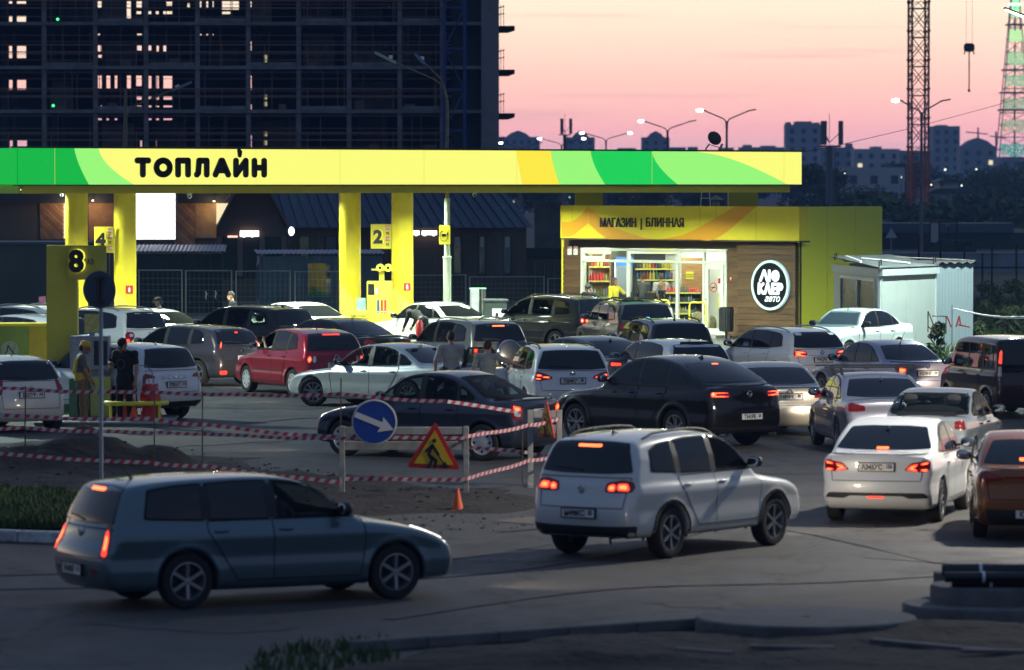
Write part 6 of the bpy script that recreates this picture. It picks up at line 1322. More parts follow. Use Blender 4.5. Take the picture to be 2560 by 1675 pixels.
# ================================================================== far town
M_FAR = [mat('far_wall_%d' % i, c, .9, noise=.1, nscale=.05) for i, c in enumerate(((.30, .31, .33), (.36, .36, .37), (.26, .27, .29), (.42, .42, .42)))]
M_WIN = mat('far_window', (.03, .035, .045), .3); M_WLIT = emi('far_window_lit', (1, .85, .5), 1.2)
def far_block(u0, u1, v0, d, label, peak=None, mi=0, wins=True, dep=14, lit=.03, vb=None, roofbits=()):
    a, b = P(u0, v0, d), P(u1, v0, d); e = empty('distant_building', ((a.x + b.x) / 2, d, 0), 0, label, 'building', 'distant town buildings'); w = (b.x - a.x) / 2; H_ = a.z
    boxo('wall', -w, w, 0, dep, 0, H_, M_FAR[mi], e)
    if peak: MB().prism([(-w * peak[0], H_), (w * peak[0], H_), (w * peak[0] * .6, H_ + (P(0, peak[1], d).z - H_) * .6), (0, P(0, peak[1], d).z), (-w * peak[0] * .6, H_ + (P(0, peak[1], d).z - H_) * .6)], 1, dep - 1, 'xz').build('roof', M_FAR[mi], e)
    for (ua, ub, v) in roofbits: x_, y_ = P(ua, v, d).x - e.location.x, P(ub, v, d).x - e.location.x; boxo('roof_block', x_, y_, 1, dep - 1, H_ + .002, P(0, v, d).z, M_FAR[mi], e)
    if wins:
        st = max(3.0, 9 / FPX * d * .9); nx = max(2, int(2 * w / st)); nz = max(1, int(min(H_, 200 / FPX * d) / st)); r = random.Random(int(u0))
        for i in range(nx):
            for k in range(nz):
                x = -w + 2 * w * (i + .5) / nx; z = H_ - st * (k + .75)
                if z > 2: boxo('window', x - st * .22, x + st * .22, -.06, -.01, z - st * .25, z + st * .25, M_WLIT if r.random() < lit else M_WIN, e)
    return e
far_block(1240, 1350, 342, 1900, 'distant tower block with a pointed roof right beside the concrete frame', (.55, 326), 0)
far_block(1416, 1487, 343, 1900, 'distant tower block with a pointed roof behind the thin mast', (.6, 326), 0)
far_block(1605, 1674, 343, 1900, 'distant tower block with a pointed roof behind the second street lamp', (.6, 327), 0)
far_block(1545, 1590, 370, 1700, 'distant flat block between the lamp and the pointed tower', None, 2); far_block(1676, 1715, 368, 1750, 'low distant block on the near side of the dish', None, 0)
far_block(1718, 1850, 376, 1650, 'long low distant block behind the satellite dish', None, 2, roofbits=((1722, 1745, 367), (1800, 1835, 369)))
far_block(1850, 1965, 368, 1600, 'distant stepped block above the canopy end', None, 0, roofbits=((1860, 1880, 362), (1905, 1940, 364)))
far_block(1966, 2052, 311, 1500, 'broad distant tower block with a battlemented top beside the antenna', None, 1, lit=.05, roofbits=((1968, 1978, 305), (1990, 2030, 303), (2036, 2050, 306)))
far_block(2052, 2135, 368, 1450, 'distant dark block right behind the antenna mast', None, 2, roofbits=((2120, 2132, 358),)); far_block(2136, 2250, 372, 1400, 'wide distant block before the crane mast', None, 3, roofbits=((2182, 2205, 366),))
far_block(2250, 2330, 376, 1350, 'distant block hidden partly by the crane mast', None, 2); far_block(2333, 2400, 315, 1550, 'tall plain distant tower block beyond the crane', None, 0, lit=.02, roofbits=((2345, 2370, 312),))
far_block(2402, 2492, 365, 1450, 'distant dome shaped block under construction with tiny cranes', (.85, 344), 2)
far_block(2500, 2640, 392, 1300, 'low distant block at the foot of the television tower', None, 2)
far_block(2108, 2262, 418, 820, 'pale distant office block with rows of small windows', None, 3, lit=.05, dep=10)
for k, (u, v) in enumerate(((2445, 330), (2490, 340))):
    p = P(u, 375, 1500); e = empty('distant_crane', (p.x, p.y, 0), 0, ('tiny tower crane over the dome shaped block', 'second tiny tower crane beside the television tower')[k], 'crane'); zt_ = P(u, v, 1500).z; b = MB(); b.bar((0, 0, 0), (0, 0, zt_ + 1.5), .5); b.build('mast', M_DARK, e); MB().bar((-4 if k == 0 else -2, 0, zt_), (3.2, 0, zt_ - .7), .35).build('jib', M_DARK, e)
# ---- trees
M_LEAF = [mat('leaf_dark', (.030, .050, .020), .8), mat('leaf_mid', (.045, .075, .026), .8), mat('leaf_olive', (.05, .06, .022), .8)]
M_BARK = mat('bark', (.04, .03, .022), .9)
def tree(u, vt, d, wpx, label, n=900, seed=0, name='tree', vb=None, group='trees beyond the station'):
    p = P(u, vt, d); zt_ = p.z; e = empty(name, (p.x, d, 0), 0, label, 'tree' if name == 'tree' else 'bush', group); w = wpx / 2 / FPX * d; r = random.Random(seed * 31 + int(u))
    z0 = zt_ * (.25 if name == 'tree' else .02); b = MB(); b.tube([(0, 0, 0), (.02 * w, 0, zt_ * .4), (0, 0, zt_ * .8)], [max(.08, zt_ * .02), zt_ * .013, .03], 7)
    for k in range(6): a = r.random() * 6.28; zz = zt_ * r.uniform(.3, .6); b.tube([(0, 0, zz), (math.cos(a) * w * .6, math.sin(a) * w * .6, zz + zt_ * .22)], [zt_ * .009, .02], 5)
    b.build('trunk', M_BARK, e)
    cl = []
    for k in range(14): a = r.random() * 6.28; q = math.sqrt(r.random()) * .72; h = r.random(); cl.append((math.cos(a) * q * w * (1.15 - .6 * h), math.sin(a) * q * w * (1.15 - .6 * h), z0 + (zt_ - z0) * (.12 + .76 * h), w * r.uniform(.26, .42)))
    b = MB(); s_ = max(.10, w * .075)
    for i in range(n):
        c = cl[i % len(cl)]; th = r.random() * 6.28; ph = math.acos(r.uniform(-1, 1)); rr = c[3] * r.uniform(.5, 1.08); x, y, z = c[0] + rr * math.sin(ph) * math.cos(th), c[1] + rr * math.sin(ph) * math.sin(th), c[2] + rr * math.cos(ph) * .8
        if z < .1: continue
        t1 = Vector((r.uniform(-1, 1), r.uniform(-1, 1), r.uniform(-1, 1))).normalized() * s_ * r.uniform(.6, 1.3); t2 = t1.cross(Vector((r.uniform(-1, 1), r.uniform(-1, 1), r.uniform(-1, 1)))).normalized() * s_ * .7; o = Vector((x, y, z)); b.cur = r.choice((0, 0, 1, 2))
        b.add([o - t1, o - t2 * .6, o + t1, o + t2 * .6], [(0, 1, 2, 3)])
    b.build('crown', M_LEAF, e, fix=False)
tl = [(2010, 415, 520, 210, 'dark leafy tree behind the end of the glowing canopy'), (2090, 420, 560, 150, 'dark tree behind the antenna mast foot'), (2170, 462, 480, 120, 'round tree behind the yellow side wall'), (2260, 470, 430, 110, 'dark tree just before the crane foot'), (2360, 500, 460, 130, 'bushy tree beside the crane foot'),
      (2470, 420, 600, 170, 'broad dark tree above the little white house'), (2550, 430, 500, 200, 'big dark tree at the picture edge under the tower'), (2440, 530, 420, 90, 'small olive tree beside the gabled roof'), (2520, 520, 400, 140, 'thick dark tree above the metal fence'), (1340, 470, 620, 160, 'dark trees seen under the canopy left of the shop'), (1600, 475, 560, 200, 'dark tree seen between canopy and shop roof'), (1760, 478, 640, 160, 'dark tree seen behind the ladder on the shop roof')]
for i, (u, v, d, w, l) in enumerate(tl): tree(u, v, d, w, l, 1100, i)
def strip_wood(u0, u1, v, d, label, seed):
    r = random.Random(seed); b = MB(); 
    for i in range(3200):
        u = r.uniform(u0, u1); vv = v + 18 * math.sin(u * .021 + seed) + 8 * math.sin(u * .07) + r.random() ** .7 * 60; p = P(u, vv, d + r.uniform(-15, 15)); 
        if p.z < .2: continue
        s_ = .7 * d / 600; t1 = Vector((r.uniform(-1, 1), r.uniform(-1, 1), r.uniform(-1, 1))).normalized() * s_; t2 = t1.cross(Vector((r.uniform(-1, 1), r.uniform(-1, 1), 1))).normalized() * s_ * .7; b.cur = r.choice((0, 0, 1)); b.add([p - t1, p - t2, p + t1, p + t2], [(0, 1, 2, 3)])
    tag(b.build('far_wood', M_LEAF, fix=False), label, 'trees', kind='stuff')
strip_wood(1900, 2640, 425, 900, 'far band of dark trees below the skyline', 1); strip_wood(1200, 2000, 440, 950, 'far band of trees seen through the gap under the canopy', 2); strip_wood(2030, 2640, 500, 380, 'dark thicket behind the long shed', 3)
# ---- little houses, shed, fence and road furniture beyond the cabin
def house(u0, u1, vw, vr, d, label, wallm, roofm, wins, dep=7):
    a, b = P(u0, vw, d), P(u1, vw, d); e = empty('house', ((a.x + b.x) / 2, d, 0), 0, label, 'house'); w = (b.x - a.x) / 2; zr = P(0, vr, d).z
    boxo('wall', -w, w, 0, dep, 0, a.z, wallm, e); MB().prism([(-w - .4, a.z + .004), (w + .4, a.z + .004), (w * .55, zr), (-w * .55, zr)], -.4, dep + .4, 'xz').build('roof', roofm, e)
    for (x0, x1, v0, v1) in wins: q0, q1 = P(x0, v1, d), P(x1, v0, d); boxo('window', q0.x - e.location.x, q1.x - e.location.x, -.06, -.01, q0.z, q1.z, M_WIN, e)
    return e
M_WH = mat('house_render', (.34, .36, .38), .8); M_RD = mat('house_roof_dark', (.035, .035, .045), .7)
house(2318, 2432, 484, 471, 470, 'two storey pale house with dark windows behind the crane foot', M_WH, M_RD, [(2322, 2334, 490, 508), (2380, 2392, 490, 512), (2403, 2416, 490, 512)])
pu = house(2350, 2395, 455, 447, 478, 'small pale upper storey with a dark flat roof behind the crane', M_WH, M_RD, [(2352, 2358, 458, 466)]); house(2126, 2235, 500, 478, 440, 'low house with a wide brown hipped roof behind the yellow wall', mat('house_beige', (.18, .16, .15), .8), mat('roof_brown', (.06, .04, .045), .7), [(2180, 2195, 505, 520)])
hh = empty('gable_house', P(2410, 560, 400), 0, 'steep blue grey roofed house with a dark gable near the fence', 'house'); hh.location.z = 0
def hq(u, v): q = P(u, v, 400); return (q.x - hh.location.x, q.z)
MB().prism([hq(2345, 560), hq(2402, 560), hq(2376, 512)], 0, .3, 'xz').build('gable', M_RD, hh); MB().add([(*hq(2376, 512)[:1], .1, hq(2376, 512)[1]), (hq(2402, 560)[0], .1, hq(2402, 560)[1]), (hq(2470, 560)[0], .4, hq(2470, 560)[1]), (hq(2462, 512)[0], 4, hq(2462, 512)[1])], [(0, 1, 2, 3)]).build('roof', mat('slate_blue', (.12, .16, .24), .5), hh); boxo('wall', hq(2350, 0)[0], hq(2465, 0)[0], .5, 5, 0, hq(0, 560)[1], M_RD, hh)
p0 = P(2380, 640, 345); ls = empty('long_shed', (p0.x, p0.y, 0), 0, 'long low dark shed with a navy roof edge behind the fence', 'shed'); pbox('wall', 2150, 2700, 582, 640, 345, 4, mat('shed_black', (.014, .016, .02), .8), ls, 0); pbox('roof_edge', 2150, 2535, 558, 581.5, 344.6, 5, mat('shed_navy', (.03, .05, .10), .5), ls)
p0 = P(2228, 630, 275); sg = empty('warning_sign', (p0.x, p0.y, 0), 0, 'back of a small triangular road sign on a post beside the yellow wall', 'sign'); zt_ = P(0, 570, 275).z; MB().prism([(-.36, zt_ - .6), (.36, zt_ - .6), (0, zt_)], -.03, 0, 'xz').build('plate', mat('sign_back_grey', (.35, .38, .40), .6), sg); MB().bar((0, .04, 0), (0, .04, zt_ - .1), .06).build('post', M_GALV, sg)
lf = empty('sheet_fence', P(2400, 660, 255), 0, 'low pale blue sheet metal fence along the far side of the waste ground', 'fence'); lf.location.z = 0; M_SF = mat('fence_pale_blue', (.20, .26, .34), .45, .2, noise=.25, nscale=.7)
for i in range(9): pbox('sheet', 2206 + i * 42, 2246 + i * 42, 633, 684, 255, .06, M_SF, lf, .02)
for i in range(9): pbox('post', 2247 + i * 42 - 1, 2249 + i * 42, 631, 684, 254.8, .1, mat('post_beige', (.3, .26, .2), .7), lf, 0)
pbox('cap_rail', 2206, 2584, 630.5, 632.8, 254.9, .12, mat('highlight_pale', (.4, .42, .45), .5), lf)  # pale strip paints in the bright highlight along the fence's top edge
mf = empty('bar_fence', P(2430, 700, 190), 0, 'dark railing of thin upright posts behind the metal store', 'fence'); mf.location.z = 0
for u, v in ((2297, 590), (2351, 600), (2411, 610), (2456, 634), (2480, 612), (2541, 610), (2590, 612)): pbox('post', u - 2.4, u + 2.4, v, 740, 190, .08, M_DARK, mf, 0)
pbox('rail', 2290, 2620, 667, 671, 189.95, .05, M_DARK, mf)
p0 = P(2375, 640, 290); tk = empty('tractor', (p0.x, p0.y, 0), R(200), 'small dark tractor with a glazed cab parked beyond the fence', 'tractor')
boxo('chassis', -1.4, 1.3, -.4, .4, .5, .9, M_DARK, tk); boxo('bonnet', -1.5, -.2, -.35, .35, .9, 1.35, M_DARK, tk, .08); boxo('cab_roof', -.25, 1.15, -.75, .75, 2.45, 2.6, M_DARK, tk, .05)
for x in (-.2, 1.05):
    for y in (-.65, .65): boxo('cab_post', x, x + .08, y, y + .08, .9, 2.45, M_DARK, tk)
boxo('rear_pane', 1.06, 1.09, -.55, .55, 1.2, 2.4, mat('cab_pane', (.25, .32, .34), .15), tk)
for x, y, r in ((.8, .75, .75), (.8, -.95, .75), (-1.0, .6, .5), (-1.0, -.8, .5)): MB().lathe([(0, 0), (r * .5, 0), (r * .9, -.02), (r, .05), (r, .2), (r * .9, .25), (0, .2)], 20, 'y', (x, y, r)).build('wheel', M_TYRE, tk, 40)
boxo('beacon_arm', -.3, -.2, -.9, -.75, 2.2, 2.6, M_WHT, tk)
for i, (u, v, d, w) in enumerate(((2480, 700, 150, 110), (2545, 690, 148, 120), (2460, 745, 145, 80), (2530, 770, 140, 130), (2345, 800, 127.5, 60), (2435, 800, 134, 70))): tree(u, v, d, w, ('bush with pale leaves behind the metal store', 'largest bush at the picture edge behind the railing', 'low bush right of the metal store', 'dark bush above the minivan', 'weeds round the scrap frame', 'weeds at the corner of the metal store')[i], 700, i + 40, 'bush', group='bushes behind the store')
for i, (u, v, d, s_) in enumerate(((2328, 462, 700, 3), (2404, 464, 700, 3), (2363, 424, 900, 4), (2441, 423, 900, 4), (2541, 423, 900, 4), (2112, 433, 700, 2.4), (2254, 443, 690, 2), (1424, 493, 520, 2), (1284, 504, 520, 1.4))):
    p = P(u, v, d); e = empty('distant_light', (p.x, d, 0), 0, ('far lamp left of the pale house', 'far lamp right of the pale house', 'far lamp highest above the pale house', 'far lamp over the dark trees', 'far lamp at the picture edge', 'dim far lamp beside the office block', 'dim far lamp by the crane mast', 'green far lamp seen left of the shop pillar', 'dim far lamp seen beyond the blue roof edge')[i], 'lamp', 'far lamps in the dusk'); MB().sell((0, 0, p.z), (s_ / FPX * d * .6,) * 3, 6, 1).build('globe', emi('far_lamp_green' if i == 7 else 'far_lamp', (.5, 1, .45) if i == 7 else (1, .95, .75), 3.0), e); MB().bar((0, .3, 0), (0, .3, p.z), .1).build('post', M_POLE, e)
# ================================================================== the cars
def lam(y0, y1, z0, z1, sl=0.0, wr=0.0):
    """tail lamp outline from inner y0 to outer y1"""
    return [(y0, z0 + sl), (y0, z1 - .0 + sl * .4), (y1, z1 + wr), (y1 + .02, z0 + wr * .5)]
BLK = M_BLACK
def bumper(z0, z1, m=BLK, w=1.12): return ('bumper_trim', [(-w, z0), (-w, z1), (-.5, z1 - .01), (.5, z1 - .01), (w, z1), (w, z0), (.5, z0 - .02), (-.5, z0 - .02)], m, .009)
def refl(y, z, w=.14, h=.018, m=M_RED): return [('reflector', [(s * (y - w / 2), z - h), (s * (y + w / 2), z - h), (s * (y + w / 2), z + h), (s * (y - w / 2), z + h)], m, .012) for s in (1, -1)]
def gate(c, zt, zb, wt=.80, wb=.72, zm=None):
    """dark joint round the tailgate or boot lid"""
    p = np.array([(-wt, zt), (wt, zt), (wb + .03, (zt + zb) / 2), (wb, zb), (-wb, zb), (-wb - .03, (zt + zb) / 2)]) * [c.W / 2, c.H]; c.strip(p, 'b', .010, .0065, 'tailgate_seam')
CARS = {}
def reg(k, c): CARS[k] = c; return c
WHITE, SILV, DGREY, BLACKP = (.72, .74, .74), (.40, .42, .46), (.045, .045, .05), (.008, .008, .010)
# --- nearest row -------------------------------------------------------------
c = reg('lancer', Car('estate_car', 'teal grey estate car with glowing tail lamps in the near road', 'wagon', 4.49, 1.70, 1.47, 2.60, .84, (.105, .165, .195), R_=.315, h=.03, metal=.55, ky=.10, group='cars passing on the near road'))
c.finish(sides='r', style='six', see=('side0', 'front'), tail=([(.80, .40), (.78, .58), (.80, .66), (.70, .90), (.80, .90), (.93, .72), (1.0, .60), (1.0, .41)], [[(.84, .42), (.82, .57), (.86, .62), (.955, .58), (.965, .42)]]), lit='brake', brake3=(.20, .893, .914), plate='Р049КР 55', plate_z=.30, fin=(.84, 'whip'), headlit=True, handle='body', rear=[bumper(.145, .17, M_CHR)] + refl(.62, .30, .16, .02), badge=.58)
gate(c, .62, .40)
c.place(66, 478, 1522, 'rr'); c.root.scale = (1.05, 1.05, 1.05)
c = reg('tiguan', Car('white_suv', 'white compact off-roader with black roof rails turning in the near road', 'suv', 4.43, 1.81, 1.67, 2.604, .90, (.62, .64, .62), R_=.345, h=.03, metal=.15, flare=.018, ky=.13, group='cars passing on the near road'))
c.finish(sides='r', style='six', see=('side0',), tail=([(.40, .545), (.42, .62), (.75, .645), (1.06, .63), (1.10, .59), (.98, .55), (.7, .54)], [[(.45, .555), (.46, .60), (.60, .61), (.60, .555)], [(.64, .56), (.64, .61), (.90, .615), (.92, .56)]]), lit='brake', brake3=(.20, .893, .912), plate='М498КС 55', plate_z=.375, rails='black', fin=(.80, 'fin', 1), archtrim=True, clad=(.17, .235, mat('sill_grey', (.18, .19, .18), .6)), rear=[bumper(.19, .285)], badge=.565, headlit=False)
gate(c, .66, .42)
c.place(33, 1676, 1396, 'rr')
c = reg('vesta', Car('white_sedan', 'white sedan with slanted red lamps and lit boot lid at the near queue end', 'sedan', 4.41, 1.76, 1.50, 2.635, .86, WHITE, R_=.32, h=.03, metal=.05, ky=.10))
c.finish(sides='r', style='multi', tail=([(.46, .535), (.60, .605), (.98, .635), (1.10, .615), (1.02, .535), (.8, .515)], [[(.50, .54), (.60, .585), (.74, .60), (.74, .585), (.62, .565), (.62, .55), (.74, .53), (.74, .52)], [(.80, .60), (1.0, .62), (1.0, .598), (.80, .585)], [(.80, .545), (.98, .55), (.98, .53), (.80, .528)]]), lit='brake', brake3=(.10, .715, .735), plate='А345ХС 155', plate_z=.565, fin=(.74, 'fin', 1), rear=[('bumper_trim', [(-.98, .265), (-.85, .315), (.85, .315), (.98, .265), (.55, .26), (.45, .285), (-.45, .285), (-.55, .26)], BLK, .009), ('fog_light', [(-.14, .265), (.16, .265), (.14, .28), (-.12, .28)], M_REDE, .014)], badge=None)
gate(c, .685, .43, .78, .74)
c.place(10, 2078, 1299, 'rl')
c = reg('rio', Car('orange_sedan', 'copper orange sedan cut off by the picture edge', 'sedan', 4.40, 1.74, 1.47, 2.60, .86, (.24, .082, .022), R_=.315, h=.032, metal=.5))
c.finish(style='five', tail=([(.50, .585), (.52, .625), (.9, .665), (1.1, .66), (1.04, .57), (.8, .565)], [[(.9, .60), (.9, .64), (1.02, .64), (1.0, .60)]]), lit='off', brake3=(.22, .74, .765), plate='К727РК 155', plate_z=.265, rear=[bumper(.185, .315, BLK, .82), ('light_bar', [(-.5, .60), (-.5, .62), (.5, .62), (.5, .60)], M_RED, .008)], badge=.675)
gate(c, .69, .40)
c.place(-1, 2437, 1342, 'rl')
# --- second row ----------------------------------------------------------------
c = reg('logan', Car('dark_blue_sedan', 'dark blue sedan with clear windows behind the round arrow sign', 'sedan', 4.26, 1.73, 1.51, 2.85, .70, (.028, .038, .062), R_=.315, h=.032, metal=.3))
c.finish(style='cover', see=('all',), tail=([(.60, .50), (.62, .60), (.98, .655), (1.12, .64), (1.06, .50), (.9, .45)], [[(.70, .545), (.72, .615), (1.0, .635), (1.0, .57)]], [([(.72, .505), (.72, .54), (.98, .55), (.97, .515)], M_WHL)]), lit='brake', plate='А626РТ 155', plate_z=.55, headlit=True, handle='black', badge=None, rear=[])
gate(c, .685, .44)
c.place(-58, 1200, 1152, 'rl'); c.root.scale = (1.05, 1.05, 1.05)
c = reg('gle', Car('black_coupe_suv', 'big glossy black coupe off-roader in the middle of the queue', 'coupe', 4.90, 2.00, 1.72, 2.915, .88, BLACKP, R_=.375, h=.034, metal=.2, flare=.03, ky=.15, bow=.16))
c.finish(style='star', tail=([(.46, .565), (.48, .625), (.9, .635), (1.10, .62), (1.12, .585), (.9, .56)], [[(.50, .572), (.50, .584), (1.06, .588), (1.06, .576)], [(.50, .612), (.50, .62), (1.06, .622), (1.06, .612)], [(.86, .585), (.86, .612), (1.08, .612), (1.08, .59)]]), lit='brake', brake3=(.07, .905, .912), plate='Т341РК 55', plate_z=.355, fin=(.70, 'fin', 1), archtrim=True, handle='body', exhaust=(-.62, .62), rear=[bumper(.20, .25)], badge=.60)
gate(c, .69, .46)
c.place(-41, 1688, 1120, 'rl')
c = reg('lexus', Car('champagne_sedan', 'champagne sedan half hidden behind the black coupe', 'sedan', 4.58, 1.80, 1.43, 2.73, .85, (.50, .47, .40), R_=.33, h=.036, metal=.5))
c.finish(style='five', tail=([(.56, .54), (.58, .60), (.95, .665), (1.10, .65), (1.05, .545), (.8, .535)], [[(.66, .56), (.66, .60), (.92, .62), (.92, .56)]]), lit='off', plate='К489РК 89', plate_z=.56, exhaust=(-.66, .66), rear=refl(.84, .36, .16, .025, M_AMB), badge=.62)  # bumper reflectors use an emissive amber material
gate(c, .68, .44)
c.place(-13, 1842, 1088, 'rl')
c = reg('rack', Car('silver_sedan', 'silver sedan with an empty black roof rack', 'sedan', 4.50, 1.78, 1.47, 2.61, .88, (.42, .41, .47), R_=.32, h=.034, metal=.5))
c.finish(style='five', tail=([(.55, .56), (.57, .62), (.95, .66), (1.1, .65), (1.05, .55), (.8, .55)], [[(.66, .57), (.66, .61), (.92, .63), (.92, .57)]]), lit='off', plate=None, fin=(.73, 'fin', 1))
for x in (.40, -.55):
    MB().bar((x, -.95, 1.555), (x, .95, 1.555), .05, .03).build('rack_bar', BLK, c.root)
    for sg in (1, -1): MB().bar((x, sg * .60, 1.36), (x, sg * .64, 1.545), .06, .05).build('rack_foot', BLK, c.root)
c.place(-10, 2094, 1132, 'rl')
c = reg('lada', Car('grey_hatchback', 'old grey car with a clear rear window and visible headrests', 'sedan', 4.10, 1.66, 1.42, 2.46, .80, (.30, .33, .34), R_=.29, h=.034, metal=.3, bow=.08, ky=.08))
c.finish(sides='r', style='cover', see=('all',), tail=([(.72, .54), (.72, .64), (1.0, .66), (1.04, .54)], [[(.76, .56), (.76, .62), (.95, .63), (.95, .56)]]), lit='off', plate=None, handle='black', rw=(.84, .76))
c.place(11, 2216, 1176, 'rl')
c = reg('solaris', Car('lilac_silver_sedan', 'lilac silver sedan with one bright red lamp and a roof aerial', 'sedan', 4.37, 1.70, 1.47, 2.57, .83, (.36, .34, .42), R_=.315, h=.034, metal=.55))
c.finish(style='multi', tail=([(.50, .575), (.62, .615), (1.0, .64), (1.14, .63), (.98, .52), (.75, .515)], [[(.62, .545), (.66, .60), (.98, .62), (.92, .535)]]), lit='brake', plate='А539НХ 155', plate_z=.52, fin=(.70, 'whip'), badge=.635, handle='body')
gate(c, .69, .41, .76, .74)
c.place(-28, 2055, 1004, 'fl')
c = reg('gla', Car('white_hatchback', 'white raised hatchback with ringed red lamps before the round sign wall', 'hatch', 4.42, 1.80, 1.50, 2.70, .89, (.66, .67, .68), R_=.335, h=.036, metal=.1, flare=.015))
c.finish(style='star', tail=([(.46, .575), (.50, .635), (.90, .66), (1.10, .64), (1.06, .57), (.8, .545)], [[(.52, .60), (.54, .625), (1.02, .64), (1.02, .62)], [(.52, .56), (.54, .575), (1.0, .58), (1.0, .562)], [(.70, .575), (.70, .61), (.98, .62), (.98, .58)]]), lit='brake', plate='В992РК 155', plate_z=.50, rails='silver', rear=[bumper(.17, .225, M_CHR), ('chrome_strip', [(-.42, .565), (-.42, .578), (.42, .578), (.42, .565)], M_CHR, .01)], badge=.615)
gate(c, .67, .42)
c.place(-33, 1940, 976, 'rl')
c = reg('mini', Car('dark_minivan', 'boxy dark plum minivan at the picture edge', 'mini', 3.72, 1.67, 1.735, 2.49, .62, (.035, .017, .024), R_=.295, h=.034, metal=.3, ky=.09, tumble=.86, bow=.06))
c.finish(style='multi', tail=([(.78, .50), (.78, .86), (.90, .86), (.98, .70), (1.0, .50)], [[(.82, .67), (.82, .84), (.90, .83), (.94, .68)]], [([(.82, .52), (.82, .64), (.95, .64), (.96, .52)], M_WHL)]), lit='tail', plate=None, fin=None, rw=(.82, .80), rear=[('sticker', [(-.02, .35), (-.02, .43), (.18, .43), (.18, .35)], mat('notice_yellow'), .012)])
gate(c, .955, .30, .76, .72)
c.place(-20, 2466, 1045, 'rl')
c = reg('edge', Car('dark_brown_sedan', 'sliver of a dark brown car at the picture edge behind the orange sedan', 'sedan', 4.5, 1.78, 1.47, 2.6, .88, (.05, .025, .02), R_=.32, h=.045, metal=.4))
c.finish(style='five', doors=False, tail=None); c.place(-6, 2655, 1075, 'rl')
# --- third row -------------------------------------------------------------------
c = reg('x1', Car('white_crossover', 'white crossover with wide red lamps and its driver door open', 'suv', 4.45, 1.82, 1.60, 2.67, .85, (.70, .72, .73), R_=.335, h=.034, metal=.1, flare=.015, ky=.13))
c.finish(style='five', see=('side1', 'side2'), tail=([(.46, .575), (.50, .605), (.80, .65), (1.06, .665), (1.10, .60), (1.02, .55), (.8, .545)], [[(.54, .58), (.78, .585), (.78, .60), (.56, .597)], [(.82, .56), (1.02, .565), (1.02, .58), (.82, .575)], [(.80, .60), (.82, .62), (1.02, .635), (1.02, .60)]]), lit='brake', plate='У204КХ 55', plate_z=.545, fin=(.82, 'fin'), rails='black', rear=[bumper(.21, .285)], badge=.635)
gate(c, .675, .42)
xr = c.xf - .33 * c.L; dp = empty('open_door', (xr, c.W / 2 - .02, 0), R(-118)); dp.parent = c.root
boxo('door_skin', -1.05, 0, -.06, .02, .33, 1.02, c.pm, dp, .03); boxo('door_card', -1.02, -.03, .021, .05, .36, 1.0, BLK, dp); boxo('door_glass', -.98, -.25, -.03, -.02, 1.03, 1.42, glass_mat(True), dp)
for a, b in (((-1.02, -.02, 1.02), (-.86, -.02, 1.45)), ((-.86, -.02, 1.45), (-.35, -.02, 1.45)), ((-.35, -.02, 1.45), (-.02, -.02, 1.04))): MB().bar(a, b, .04).build('door_frame', BLK, dp)
c.place(-10, 1314, 1052, 'rl')
c = reg('sed15', Car('graphite_sedan', 'graphite sedan with a dark sloping rear window behind the white crossover', 'sedan', 4.65, 1.82, 1.46, 2.75, .90, (.10, .11, .13), R_=.33, h=.038, metal=.6))
c.finish(style='five', tail=([(.52, .55), (.56, .62), (1.0, .65), (1.12, .63), (1.04, .55)], [[(.6, .57), (.62, .61), (1.0, .62), (1.0, .57)]]), lit='tail', plate='Н380ХС 55', plate_z=.52, fin=(.72, 'fin', 1), badge=.63); gate(c, .69, .42)
c.place(-35, 1466, 1002, 'rl')
c = reg('roof16', Car('pale_hatchback', 'pale blue white hatchback whose roof shows behind the black coupe', 'hatch', 4.35, 1.79, 1.46, 2.65, .88, (.62, .64, .68), R_=.32, h=.038, metal=.2))
c.finish(style='five', tail=([(.52, .58), (.56, .64), (1.0, .66), (1.1, .64), (1.04, .57)], [[(.6, .59), (.62, .62), (1.0, .63), (1.0, .59)]]), lit='tail', plate='', plate_z=.5, fin=(.80, 'fin'), rear=[('roof_spoiler', [(-.70, .925), (-.66, .965), (.66, .965), (.70, .925), (.3, .935), (-.3, .935)], BLK, .02)]); 
c.place(-26, 1640, 1012, 'rl')
c = reg('mazda', Car('navy_crossover', 'navy crossover with a wide dark rear window below the shop door', 'suv', 4.55, 1.84, 1.67, 2.70, .93, (.020, .026, .055), R_=.345, h=.038, metal=.4, flare=.016, ky=.13))
c.finish(style='five', see=('side1',), tail=([(.50, .575), (.54, .61), (.95, .635), (1.1, .62), (1.04, .56), (.7, .555)], [[(.60, .575), (.62, .60), (.80, .605), (.80, .575)]]), lit='off', plate='', plate_z=.5, fin=(.80, 'fin', 1), rails='black', archtrim=True, badge=.60); gate(c, .66, .42)
c.place(-17, 1600, 968, 'rl')
c = reg('grey18', Car('grey_suv', 'square grey off-roader with roof rails in front of the shop window', 'suv', 4.62, 1.89, 1.75, 2.74, .92, (.12, .115, .105), R_=.36, h=.038, metal=.6, flare=.016, ky=.09, tumble=.80, bow=.08))
c.finish(style='star', tail=([(.74, .52), (.74, .64), (1.02, .645), (1.04, .53)], [[(.78, .54), (.78, .57), (.95, .57), (.95, .54)]]), lit='off', plate='', plate_z=.42, rails='black', fin=(.84, 'fin', 1), archtrim=True, clad=(.17, .25), rear=[bumper(.2, .3), ('sticker', [(-.06, .715), (-.06, .74), (.06, .74), (.06, .715)], mat('sticker_blue', (.3, .6, .8), .5, emit=(.3, .7, .9), estr=.25), .012)]); gate(c, .66, .40)
boxo('roof_box', -1.2, .2, -.38, .38, 1.765, 1.80, BLK, c.root, .01)
c.place(-16, 1522, 908, 'rl')
